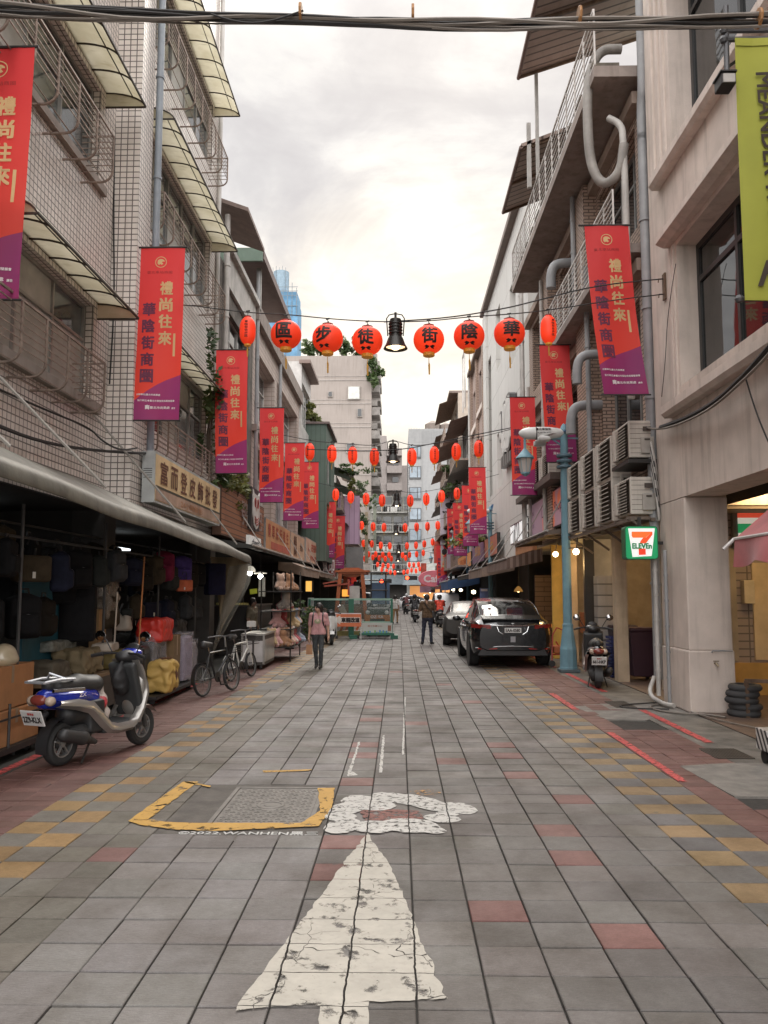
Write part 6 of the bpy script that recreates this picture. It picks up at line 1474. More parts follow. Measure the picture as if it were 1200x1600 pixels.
def awnings():
 AM = mat('grey_canvas', (.115, .112, .090), .55, var=.55, vs=2.2, bmp=.4, bs=10, streak=.45)
 t = thing('awning', 'long dirty grey awning with rounded front edge over the left bag shops', 'awning', (-3.6, 11, 2.8), group='shop awnings')
 def edge(u): y = 3.0+15.4*u; return y, 2.93-.41*u
 prof = [(-4.35, .56), (-3.95, .37), (-3.62, .17), (-3.48, .11), (-3.38, .065), (-3.325, .01), (-3.31, -.04), (-3.305, -.12), (-3.31, -.135), (-3.325, -.04), (-3.38, .03), (-3.5, .075), (-3.97, .31), (-4.35, .49)]
 def f(u, v):
  k = min(len(prof)-1.001, v*(len(prof)-1)); i = int(k); fr = k-i; a, b = prof[i], prof[i+1]; y, z = edge(u)
  return (a[0]+(b[0]-a[0])*fr+.008*math.sin(u*40), y, z+a[1]+(b[1]-a[1])*fr+.014*math.sin(u*23+1))
 MB().grid(f, 40, 26).build('canvas', AM, t, smooth=True, fix=False)
 for y0, py in ((6.2, 0), (8.6, 0), (12.2, 0), (16.4, 0)):
  u = (y0-3)/15.4; MB().tube([(-4.42, y0-.5, 4.3), (-3.42, y0+.9, edge(u)[1]+.18)], .018, 5).build('tie_rod', mat('rod_grey', (.35, .33, .3)), t)
 MB().tube([(-3.45, 3, 2.9), (-3.45, 18.3, 2.5)], .03, 6).build('front_bar', DKMET, t)
 # drooping tarpaulin at the far end
 tm = mat('tan_tarpaulin', (.33, .235, .13), .6, var=.35, vs=3, bmp=.2)
 t2 = thing('tarpaulin', 'tan and clear plastic sheet drawn together at the end of the grey awning', 'tarpaulin', (-3.7, 18.2, 2.4))
 A = [P(342, 870, 18.3), P(390, 874, 18.3), P(376, 905, 18.2), P(342, 925, 18.2), P(330, 965, 17.8), P(345, 1000, 17.5), P(335, 1010, 17.4)]
 def g(u, v):
  l = P(328+18*v, 870+60*v+80*v*v*.6, 18.4); r = P(388-40*v+8*math.sin(v*5), 872+130*v, 18.1); p = l.lerp(r, u); p.y += .06*math.sin(u*9+v*4); return p
 MB().grid(g, 10, 14).build('sheet', tm, t2, smooth=True, fix=False)
 clear = mat('cloudy_plastic', (.42, .40, .34), .25, alpha=.45, bmp=.3, bs=12)
 def g2(u, v):
  l = P(358-26*v, 885+140*v, 18.0); r = P(392-10*v*v-52*max(0, v-.25), 880+120*v, 17.9); p = l.lerp(r, u); p.y += .07*math.sin(u*8+v*6); return p
 MB().grid(g2, 10, 14).build('clear_sheet', clear, t2, smooth=True, fix=False)
 bk = mat('black_canvas', (.035, .036, .032), .7); ta = mat('taupe_canvas', (.28, .20, .15), .7, var=.3, streak=.3)
 awning('black flat awning with pale front bar beyond the grey one', -1, -4.3, 18.7, 28.5, 3.0, .95, .18, bk, .08)
 awning('taupe awning with hanging valance below the orange sign', -1, -4.2, 28.6, 34.0, 2.95, .9, .35, ta, .30)
 awning('scalloped taupe awning below the peach sign', -1, -4.2, 34.2, 41., 2.95, .9, .35, ta, .22, scallop=True)
 awning('dull green awning next to the wooden stall', -1, -4.0, 41.2, 47., 2.85, .8, .4, mat('olive_canvas', (.16, .16, .12), .7), .2)
 awning('striped brown awning over the shop beside the parked dark car', 1, 4.25, 24.6, 30.2, 3.05, 1.05, .30, wallmat('striped_canvas', (.26, .19, .16), (.25, .18, .15), (.13, .085, .07), .18, 9, .05, rough=.7, streak=.2), .32)
 awning('flat brown awning with pale rods under the pink sign', 1, 4.2, 18.9, 24.3, 3.25, .8, .10, mat('brown_canvas', (.13, .10, .08), .7), .10)
 awning('plain brown awning beyond the striped one', 1, 4.25, 30.6, 36.5, 2.95, 1.2, .3, mat('tan_brown_canvas', (.24, .175, .14), .7), .35)
 awning('dark awning behind the second lamp post', 1, 4.2, 37, 44, 2.9, 1.1, .35, bk, .2)
 awning('bright blue awning round the third lamp post', 1, 4.3, 44.5, 52, 2.7, 1.7, .35, mat('blue_canvas', (.03, .075, .17), .6), .5, rods=False)
 awning('grey green awning far along the right', 1, 4.2, 52.5, 60, 2.8, 1.4, .4, mat('slate_canvas', (.10, .12, .115), .7), .2)
 awning('dark red awning far along the right', 1, 4.2, 60.5, 68, 2.7, 1.3, .5, mat('dull_red_canvas', (.25, .06, .05), .7), .25)
 awning('grey awning at the far right corner', 1, 4.2, 68.4, 76, 2.7, 1.5, .5, mat('slate_canvas', (.1, .12, .115)), .25)
 # crimson folding awning at the right edge
 cm = mat('crimson_canvas', (.36, .085, .085), .7, var=.25, vs=2.5, bmp=.2, sheen=.2)
 t = thing('awning', 'crimson cloth awning with drooping valance at the right picture edge', 'awning', (4.1, 9, 2.6), group='shop awnings')
 p0 = P(1148, 842, 9.6); p1 = P(1144, 880, 9.6)
 xe = p0.x; zt = p0.z
 def top(u, v): return (xe+(RX+.3-xe)*v*1.0, 9.6-4.2*u, zt+.55*v-.04*math.sin(u*20)*v*(1-v))
 MB().grid(top, 20, 6).build('canvas', cm, t, smooth=True, fix=False)
 def val(u, v): return (xe-.03*v+.05*math.sin(u*24)*v, 9.6-4.2*u, zt-.30*v-.03*math.sin(u*24+1)*v)
 MB().grid(val, 48, 5).build('valance', cm, t, smooth=True, fix=False)
 def sd(u, v): return (xe+(RX+.3-xe)*u, 9.6+.03*math.sin(u*14)*v, zt+.55*u-(.30+.04*math.sin(u*11))*v)
 MB().grid(sd, 16, 5).build('side_flap', cm, t, smooth=True, fix=False)
 MB().tube([(xe, 9.62, zt), (xe, 5.4, zt)], .018, 6).tube([(xe, 9.62, zt), (xe-.13, 9.62, zt-.12)], .02, 6).build('front_bar', mat('white_pole', (.6, .58, .55), .4), t)
awnings()
# ================================================================== VEHICLES
RUB = mat('tyre_rubber', (.022, .022, .022), .8, bmp=.1); RIMM = mat('alloy_rim', (.33, .33, .33), .35, .7, bmp=0); BLK = mat('black_plastic', (.022, .022, .023), .5, var=.2, bmp=.05)
CHR = mat('chrome', (.6, .6, .6), .18, 1, bmp=0); SEAT = mat('seat_vinyl', (.03, .03, .03), .5, bmp=.1, bs=200); PLATE = mat('plate_white', (.62, .62, .6), .4, var=.05, bmp=0)
def wheel(parent, c, r, w, n=24, spokes=5, axis='Y', name='wheel', rim=None):
 mb = MB(); q = r*.62
 mb.lathe([(q, -w*.36), (r*.82, -w*.5), (r*.96, -w*.38), (r, -w*.15), (r, w*.15), (r*.96, w*.38), (r*.82, w*.5), (q, w*.36)], n, c, axis, loop=True)
 t = mb.build(name, RUB, parent, smooth=True, local=True)
 mb = MB(); mb.lathe([(q*1.02, -w*.36), (q*.9, -w*.34), (q*.86, -w*.1), (q*.86, w*.1), (q*.9, w*.34), (q*1.02, w*.36)], n, c, axis, loop=True)
 C = Vector(c)
 for k in range(spokes):
  a = 2*math.pi*k/spokes+.3; d = Vector((math.cos(a), 0, math.sin(a))) if axis == 'Y' else Vector((0, math.cos(a), math.sin(a)))
  for s in (-1, 1):
   o = Vector((0, s*w*.3, 0)) if axis == 'Y' else Vector((s*w*.3, 0, 0)); mb.bar(C+o*.8+d*r*.08, C+o+d*q*.92, r*.13, r*.06)
 mb.lathe([(0, -w*.36), (r*.16, -w*.34), (r*.16, w*.34), (0, w*.36)], 12, c, axis)
 mb.build('rim', rim or RIMM, t, smooth=True, local=True); return t
def scooter(label, loc, rz, lower, upper, plate, group='parked scooters', rack=True, apron=None):
 """local frame: x forward, rear axle over the origin"""
 t = thing('motor_scooter', label, 'scooter', loc, rz, group)
 wheel(t, (0, 0, .215), .215, .115); wheel(t, (1.25, 0, .215), .215, .105)
 low = [(-.27, .615), (.02, .555), (.20, .50), (.38, .34), (.50, .255), (.66, .225), (.90, .235), (1.02, .32), (1.10, .46), (1.17, .64), (1.14, .73), (1.04, .88), (.97, .99)]
 upp = [(.945, .985), (1.02, .84), (1.085, .70), (1.075, .60), (1.01, .45), (.93, .36), (.84, .335), (.66, .335), (.55, .365), (.44, .47), (.28, .605), (.05, .665), (-.20, .67)]
 for s in (-1, 1):
  mb = MB(); n = len(low)
  # outer shell strip with a slight bulge
  vs = []
  for (a, b), (c, d) in zip(low, upp[::-1]):
   yb = .20 if a < .9 else .205-.05*max(0, (b-.4))
   vs += [(a, s*(yb-.03), b), ((a*2+c)/3, s*(yb+.012), (b*2+d)/3), ((a+2*c)/3, s*(yb+.008), (b+2*d)/3), (c, s*(yb-.025), d), (c, s*(yb-.075), d)]
  mb.add(vs, [(5*i+k, 5*i+k+1, 5*i+k+6, 5*i+k+5) for i in range(n-1) for k in range(4)])
  mb.build('side_panel', lower, t, smooth=True, local=True, fix=False)
 def sm(name, prims, m, k=.04, res=.016, parent=None): return sdf_mesh(prims, res, k).build(name, m, parent or t, smooth=True, local=True)
 sm('apron', [('e', (1.09, 0, .70), (.085, .185, .30), 0), ('e', (1.10, 0, .52), (.10, .15, .18), 0)], apron or lower)
 sm('leg_shield', [('b', (1.0, 0, .66), (.012, .15, .28), .03, 0, Matrix.Rotation(R(-18), 3, 'Y')), ('b', (.72, 0, .30), (.24, .14, .02), .03, 0)], mat('leg_shield_grey', (.035, .037, .038), .6, bmp=.1), .06)
 sm('rear_cowl', [('c', (-.24, 0, .685), (.36, 0, .635), .10, .13, 0), ('e', (.05, 0, .68), (.34, .175, .085), 0)], upper, .05)
 sm('body_core', [('c', (.10, 0, .50), (.40, 0, .50), .13, .14, 0), ('b', (.36, 0, .45), (.08, .13, .14), .03, 0)], BLK, .05)
 sm('seat', [('c', (-.20, 0, .815), (.20, 0, .80), .065, .085, 0), ('c', (.20, 0, .80), (.46, 0, .765), .09, .10, 0), ('c', (-.1, .06, .80), (.4, .07, .77), .05, .06, 0), ('c', (-.1, -.06, .80), (.4, -.07, .77), .05, .06, 0)], SEAT, .05)
 sm('engine', [('c', (.02, .06, .24), (.38, .06, .27), .10, .10, 0), ('e', (.20, -.02, .30), (.16, .13, .10), 0)], mat('engine_dark', (.045, .045, .045), .6, .3, bmp=.2), .05)
 sm('muffler', [('c', (-.16, -.19, .335), (.10, -.185, .27), .066, .07, 0), ('c', (.10, -.185, .27), (.34, -.15, .19), .06, .025, 0)], mat('muffler_black', (.05, .05, .05), .5, .4, bmp=.05), .04)
 sm('headset', [('e', (.99, 0, 1.02), (.15, .12, .075), 0), ('e', (1.05, 0, .97), (.09, .16, .09), 0), ('e', (1.10, 0, 1.10), (.03, .10, .07), 0)], BLK, .05); sm('headset_cover', [('e', (1.06, 0, 1.055), (.10, .14, .055), 0)], upper)
 mb = MB(); mb.tube([(.97, 0, .95), (.94, 0, 1.05)], .05, 10); mb.tube([(.84, -.34, 1.03), (.90, -.22, 1.055), (.93, 0, 1.06), (.90, .22, 1.055), (.84, .34, 1.03)], .014, 6)
 mb.build('handlebar', BLK, t, local=True, smooth=True)
 for s in (-1, 1):
  MB().tube([(.83, s*.37, 1.025), (.875, s*.25, 1.05)], .021, 8).build('grip', BLK, t, local=True, smooth=True)
  mb = MB(); mb.tube([(.94, s*.17, 1.07), (.93, s*.25, 1.20), (.91, s*.29, 1.23)], .008, 5); st_ = mb.build('mirror_stalk', BLK, t, local=True)
  MB().lathe([(0, -.012), (.045, -.01), (.06, 0), (.055, .012), (0, .014)], 14, (.90, s*.31, 1.25), 'X', sx=1.25).build('mirror', mat('mirror_glass', (.5, .5, .5), .06, 1, bmp=0), st_, local=True, smooth=True)
  MB().tube([(1.25, s*.075, .215), (1.16, s*.07, .52), (1.08, s*.05, .78)], [.026, .026, .022], 8).build('fork', mat('fork_dark', (.08, .08, .08), .4, .6), t, local=True, smooth=True)
 mb = MB()
 mb.grid(lambda u, v: (1.25+.25*math.cos(R(35+120*u)), -.075+.15*v, .215+.255*math.sin(R(35+120*u))-.02*(2*v-1)**2), 12, 4); mb.build('front_fender', lower, t, smooth=True, local=True, fix=False)
 mb = MB(); mb.grid(lambda u, v: (.245*math.cos(R(80+115*u))-.02, -.07+.14*v, .215+.26*math.sin(R(80+115*u))), 10, 3); mb.tube([(-.2, 0, .55), (-.33, 0, .46)], .03, 6); mb.build('rear_fender', BLK, t, smooth=True, local=True, fix=False)
 if rack:
  mb = MB()
  for s in (-1, 1): mb.tube([(.06, s*.10, .86), (-.16, s*.12, .875), (-.36, s*.11, .86)], .016, 6)
  mb.bar((-.36, -.12, .86), (-.36, .12, .86), .05, .02); mb.tube([(-.08, .12, .87), (-.16, .02, .93), (-.08, -.12, .87)], .014, 6); mb.build('grab_rail', mat('rail_silver', (.5, .52, .55), .35, .5, bmp=0), t, smooth=True, local=True)
  MB().tube([(-.28, -.145, .775), (.12, -.175, .755)], .019, 8).build('chrome_trim', CHR, t, local=True)
 sm('tail_lamp', [('e', (-.315, 0, .685), (.055, .10, .055), 0)], mat('tail_lens', (.20, .04, .03), .2, bmp=0), .03)
 for s in (-1, 1): sm('indicator', [('e', (-.28, s*.115, .675), (.06, .05, .05), 0)], mat('clear_lens', (.42, .33, .26), .15, bmp=0), .02)
 mx = Matrix.Rotation(R(-24), 3, 'Y'); c = Vector((-.385, 0, .52))
 pl = MB().obox(c, (.006, .13, .08), mx).build('number_plate', PLATE, t, local=True)
 mb = MB(); up = mx @ Vector((0, 0, 1)); nb = mx @ Vector((-1, 0, 0))
 put_text(mb, plate, c+nb*.010-up*.012, (0, -1, 0), up, .062, .22, .02); mb.build('plate_number', BLKP, pl, fix=False, local=True)
 mb = MB(); put_text(mb, '臺灣省', c+nb*.010+up*.05, (0, -1, 0), up, .024, .08, .01); mb.build('plate_heading', mat('plate_red', (.5, .04, .03)), pl, fix=False, local=True)
 MB().tube([(.30, -.12, .22), (.16, -.16, .06), (.12, -.17, .01)], .012, 5).tube([(.30, .12, .22), (.16, .16, .06), (.12, .17, .01)], .012, 5).build('centre_stand', DKMET, t, local=True)
 return t
SILV = mat('silver_paint', (.30, .285, .265), .3, .55, var=.08, bmp=0, coat=.5); BLUEP = mat('blue_paint', (.012, .03, .34), .22, .2, var=.05, bmp=0, coat=1); BLACKP = mat('black_paint', (.012, .012, .013), .2, .1, var=.05, bmp=0, coat=1)
def scooters():
 a, b = G(93, 1197), G(225, 1162); d = b-a; rz = math.atan2(d.y, d.x)
 s = scooter('blue and silver parked scooter with a red and white plastic bag, near left', (a.x, a.y, .006), rz, SILV, BLUEP, '2Z9-KLX', apron=SILV)
 d = d.normalized(); n = Vector((-d.y, d.x, 0))
 mb = MB(); put_text(mb, 'ZX', (.10, -.178, .70), (1, 0, 0), (0, 0, 1), .035, .10, .01); mb.build('side_lettering', WPRINT, s, fix=False, local=True)
 q = a+d*.56
 m1 = mat('white_plastic_bag', (.52, .45, .40), .35, var=.2, vs=9, bmp=.5, bs=25); m2 = mat('red_plastic_bag', (.50, .06, .07), .35, var=.2, bmp=.5, bs=25)
 pr = [('e', (q.x, q.y, .44), (.11, .10, .12), 0), ('e', (q.x, q.y, .58), (.085, .08, .09), 0), ('c', (q.x, q.y, .62), (q.x, q.y, .78), .05, .02, 0), ('e', (q.x+.02, q.y-.05, .56), (.075, .05, .07), 1)]
 mb = sdf_mesh(pr, .012, .03); rng = random.Random(1)
 mb.v = [(x+.012*mnoise.noise(Vector((x*14, y*14, z*14))), y+.012*mnoise.noise(Vector((x*14+5, y*14, z*14))), z) for x, y, z in mb.v]
 o = mb.build('plastic_bag', [m1, m2], smooth=True); tag(o, 'crumpled white and red plastic bag hung in front of the blue scooter seat', 'plastic bag')
 pr = [('e', (0, 0, 0), (.09, .13, .15), 0), ('e', (.02, .02, -.10), (.08, .11, .10), 0), ('c', (0, 0, .1), (.03, 0, .22), .04, .015, 0)]
 mb = sdf_mesh(pr, .014, .03); mb.v = [(x+.02*mnoise.noise(Vector((x*11, y*11, z*11))), y+.02*mnoise.noise(Vector((x*11+5, y*11, z*11))), z) for x, y, z in mb.v]
 q = a+d*.88; o = mb.build('hanging_bag', mat('black_bag_cloth', (.015, .015, .016), .6, bmp=.4, bs=30), smooth=True); o.location = (q.x, q.y, .80); tag(o, 'black cloth bag hung below the handlebar of the blue scooter', 'bag')
 s2 = scooter('black scooter seen from behind beside the blue lamp post, white number plate', (3.62, 15.35, .006), R(81), mat('taupe_paint', (.20, .165, .14), .3, .4, bmp=0, coat=.5), BLACKP, '661-HKP', rack=False, apron=BLACKP)
 g = G(516, 1009); s3 = scooter('white and black scooter half hidden behind the woman in pink', (g.x-.25, g.y+1.6, .006), R(-78), mat('white_paint', (.55, .55, .53), .3, bmp=0, coat=.5), BLACKP, 'MLB-208', rack=False)
 s4 = scooter('black scooter ridden away down the middle of the street', (.92, 48.2, .006), R(92), BLACKP, BLACKP, 'NKX-715', group='scooters on the move', rack=False)
 s5 = scooter('dark scooter under the rider in the red jacket', (2.05, 41.5, .006), R(95), BLACKP, mat('grey_paint', (.1, .1, .1), .3, bmp=0), '883-GTR', group='scooters on the move', rack=False)
 dup(s5, (.6, 66, .006), R(100), 'farthest dark scooter near the crossing in the middle of the street');
scooters()
def car(label, loc, rz, paint, st_, W_=1.0, wheels=(.95, 3.95), wr=.36, plate=None, suv=True, lights=True, rg=1.5, glass=None, name='parked_car'):
 """loft; local frame: y forward from the rear bumper. stations: (y, half width, z bottom, z belt, z roof, half roof width)"""
 t = thing(name, label, 'car', loc, rz, 'parked cars')
 gl = glass or glassmat('car_glass', (.012, .013, .014), .05, spec=.3)
 ys = [s[0] for s in st_]; A = np.array([s[1:] for s in st_]); N = 46
 yy = np.linspace(ys[0], ys[-1], N); I = np.stack([np.interp(yy, ys, A[:, k]) for k in range(A.shape[1])], 1)
 for _ in range(2): I[1:-1] = .25*I[:-2]+.5*I[1:-1]+.25*I[2:]
 mb = MB(); sec = []
 for y, (w, zb, zt, zr, rw) in zip(yy, I):
  w *= W_; rw *= W_; h = zt-zb
  q = [(0, zb), (w*.75, zb), (w*.94, zb+.06), (w*.985, zb+h*.22), (w, zb+h*.45), (w*.995, zb+h*.66), (w*.975, zb+h*.84), (w*.93, zt-.01), (w*.915, zt+.01)]
  for k in range(1, 5): a = k/4; q.append((w*.905+(rw-w*.905)*(a**1.25), zt+.01+(zr-.05-zt)*a))
  q += [(rw*.86, zr-.012), (rw*.5, zr+.008), (0, zr+.012)]
  sec.append([(x, y, z) for x, z in q]+[(-x, y, z) for x, z in q[-2:0:-1]])
 n = len(sec[0]); H = 16
 vs = [p for s in sec for p in s]; fs = []; ms = []
 for i in range(N-1):
  ym = (yy[i]+yy[i+1])/2; cab = I[i, 3]-I[i, 2]
  for k in range(n):
   j = k if k < H-1 else n-1-k
   fs.append((i*n+k, i*n+(k+1) % n, (i+1)*n+(k+1) % n, (i+1)*n+k))
   m = 0
   if 8 <= j <= 11 and cab > .16 and not (abs(ym-2.62) < .06): m = 1
   if j >= 12 and suv and I[i, 3] < rg and cab > .12 and ym < 2: m = 1
   if j >= 12 and ym > 2.9 and cab > .10: m = 1
   if j <= 1: m = 2
   ms.append(m)
 mb.v = vs; mb.f = fs+[tuple(range(n))[::-1], tuple((N-1)*n+k for k in range(n))]; mb.m = ms+[0, 0]
 body = mb.build('body', [paint, gl, BLK], t, smooth=True, local=True)
 wx = max(A[:, 0])*W_
 for y in wheels:
  for s in (-1, 1):
   wheel(t, (s*(wx-.13), y, wr), wr, .25, 28, 5, 'X', rim=mat('dark_alloy', (.16, .16, .16), .35, .7, bmp=0))
   mb = MB(); q = []
   for k in range(15):
    a = R(-12+204*k/14)
    for rr, xo in ((wr+.02, wx+.004), (wr+.085, wx+.001), (wr+.02, wx-.1)): q.append((s*xo, y+rr*math.cos(a), wr+rr*math.sin(a)))
   mb.add(q, [(3*k+c, 3*k+(c+1) % 3, 3*k+3+(c+1) % 3, 3*k+3+c) for k in range(14) for c in range(3)]); mb.build('wheel_arch', BLK, t, local=True)
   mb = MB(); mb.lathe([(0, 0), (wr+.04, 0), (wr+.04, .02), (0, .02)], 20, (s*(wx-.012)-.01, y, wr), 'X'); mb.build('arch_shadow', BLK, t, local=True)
 for s in (-1, 1):
  q = sdf_mesh([('e', (s*(wx+.10), 3.25, I[:, 2].max()-.02), (.11, .07, .075), 0), ('c', (s*(wx-.05), 3.3, I[:, 2].max()-.05), (s*(wx+.08), 3.26, I[:, 2].max()-.03), .03, .03, 0)], .02, .03); q.build('mirror', paint, t, smooth=True, local=True)
  # bright line round the windows
  mb = MB(); pts = []
  for i in range(N):
   if I[i, 3]-I[i, 2] > .15: pts.append((s*(I[i, 4]*W_*1.0+.008), yy[i], I[i, 3]-.045))
  mb.tube(pts, .011, 5); mb.build('window_trim', CHR, t, local=True)
  mb = MB(); mb.bar((s*(wx*.99), 2.2, I[:, 2].max()-.16), (s*(wx*.99), 2.4, I[:, 2].max()-.16), .02, .03); mb.bar((s*(wx*.99), 3.1, I[:, 2].max()-.17), (s*(wx*.99), 3.3, I[:, 2].max()-.17), .02, .03); mb.build('door_handle', CHR, t, local=True)
 return t, body
def cars():
 DG = mat('dark_grey_paint', (.020, .0215, .023), .22, .5, var=.05, bmp=0, coat=1); GP = mat('mid_grey_paint', (.05, .05, .048), .5, .0, var=.05, bmp=0, coat=.15, spec=.3); WP = mat('white_car_paint', (.58, .58, .57), .3, bmp=0, coat=.7)
 st1 = [(0, .80, .42, .93, .96, .70), (.05, .90, .36, .99, 1.03, .72), (.16, .965, .30, 1.05, 1.10, .73), (.45, .985, .24, 1.07, 1.21, .73), (.9, .995, .22, 1.06, 1.42, .72), (1.5, 1.0, .21, 1.04, 1.54, .70), (2.2, 1.0, .21, 1.02, 1.60, .69), (2.9, 1.0, .21, 1.0, 1.54, .69), (3.4, .995, .21, .985, 1.30, .71), (3.75, .99, .22, .97, 1.02, .74), (4.4, .96, .24, .86, .90, .72), (4.85, .86, .28, .74, .77, .6), (5.0, .70, .34, .62, .65, .5)]
 t, b = car('large dark grey car with low sloping rear window parked on the right', (2.60, 19.15, .006), R(.3), DG, st1, .95, plate='EAA-0580')
 # rear details, in the car's own frame
 MB().box(-.26, .26, -.012, .02, .80, .94).build('plate_recess', BLK, t, local=True)
 pl = MB().box(-.19, .19, -.02, -.008, .815, .925).build('number_plate', PLATE, t, local=True)
 mb = MB(); put_text(mb, 'EAA-0580', (0, -.024, .87), (1, 0, 0), (0, 0, 1), .07, .33, .02); mb.build('plate_number', BLKP, pl, fix=False, local=True)
 mb = MB(); mb.tube([(-.52, .03, .985), (-.3, -.005, .975), (0, -.012, .972), (.3, -.005, .975), (.52, .03, .985)], .014, 6)
 mb.tube([(-.36, .0, .955), (-.32, -.015, .84), (-.22, -.02, .775)], .010, 5); mb.tube([(.36, .0, .955), (.32, -.015, .84), (.22, -.02, .775)], .010, 5); mb.build('chrome_strip', CHR, t, local=True, smooth=True)
 lens = mat('car_tail_lens', (.22, .015, .012), .12, bmp=0, coat=1)
 for s in (-1, 1):
  mb = MB(); mb.grid(lambda u, v: (s*(.50+.44*u), -.0+.03*u+.20*u*u*u*u+.004-.012, 1.0-.085*v+.02*u-.01), 10, 3); mb.grid(lambda u, v: (s*(.50+.44*u), .015+.03*u+.20*u**4-.012, 1.0-.085*v+.02*u-.01), 10, 3); mb.build('tail_light', lens, t, local=True, smooth=True, fix=False)
  mb = MB(); mb.tube([(s*.36, .005, .455), (s*.55, .02, .44), (s*.80, .07, .45)], [.012, .022, .014], 6); mb.build('reflector', mat('reflector_red', (.45, .03, .025), .3, bmp=0), t, local=True)
 mb = MB(); mb.tube([(-.85, .09, .47), (-.6, .03, .475), (-.36, -.005, .50), (0, -.01, .51), (.36, -.005, .50), (.6, .03, .475), (.85, .09, .47)], .012, 5); mb.build('bumper_line', mat('dull_chrome', (.3, .3, .3), .35, .8, bmp=0), t, local=True)
 mb = MB(); mb.prism([(-.80, .30), (.80, .30), (.72, .44), (-.72, .44)], .03, .2); mb.build('diffuser', BLK, t, local=True)
 mb = MB(); mb.add([(-.66, .12, 1.13), (.66, .12, 1.13), (.70, .36, 1.20), (-.70, .36, 1.20), (-.66, .12, 1.10), (.66, .12, 1.10), (.70, .36, 1.165), (-.70, .36, 1.165)], ((0, 1, 2, 3), (4, 5, 6, 7), (0, 1, 5, 4), (1, 2, 6, 5), (2, 3, 7, 6), (3, 0, 4, 7))); mb.build('spoiler', DG, t, local=True)
 mb = MB(); mb.prism([(-.035, 1.035), (.035, 1.035), (.03, 1.022), (.008, 1.02), (0, .985), (-.008, 1.02), (-.03, 1.022)], -.006, .03); mb.build('emblem', CHR, t, local=True)
 mb = MB(); mb.box(-.055, .055, -.011, -.002, .60, .73); mb.build('sticker', mat('dull_sticker', (.3, .3, .31), .4, bmp=0), t, local=True)
 st2 = [(0, .78, .40, .86, .90, .62), (.12, .86, .30, .95, .99, .64), (.5, .89, .24, .97, 1.04, .64), (.95, .90, .2, .96, 1.20, .62), (1.6, .90, .2, .95, 1.40, .60), (2.2, .90, .2, .93, 1.43, .60), (2.8, .90, .2, .92, 1.34, .61), (3.4, .90, .2, .90, .98, .66), (4.2, .87, .22, .80, .83, .66), (4.6, .70, .3, .66, .69, .5)]
 car('mid grey saloon parked ahead of the large dark car', (2.30, 26.9, .006), R(-3), GP, st2, 1., (.85, 3.7), .32, suv=True, rg=1.34, glass=glassmat('dull_car_glass', (.012, .013, .014), .25, spec=.15))
 st3 = [(0, .80, .40, .95, .99, .68), (.1, .86, .30, 1.0, 1.45, .66), (.3, .88, .24, 1.0, 1.66, .66), (1.6, .89, .2, 1.0, 1.72, .66), (2.6, .89, .2, .98, 1.66, .66), (3.3, .89, .2, .95, 1.05, .66), (4.1, .84, .24, .82, .86, .6), (4.3, .70, .3, .66, .7, .5)]
 car('white van parked on the right beyond the man in brown', (2.62, 45.6, .006), R(0), WP, st3, 1., (.75, 3.4), .32, suv=False)
 car('white car crossing at the far end of the street', (3.2, 80.2, .006), R(90), WP, st2, 1., (.85, 3.7), .32, rg=1.34)
 car('pale car crossing at the far left of the junction', (-2.2, 82.5, .006), R(90), WP, st3, 1., (.75, 3.4), .32, suv=False)
cars()
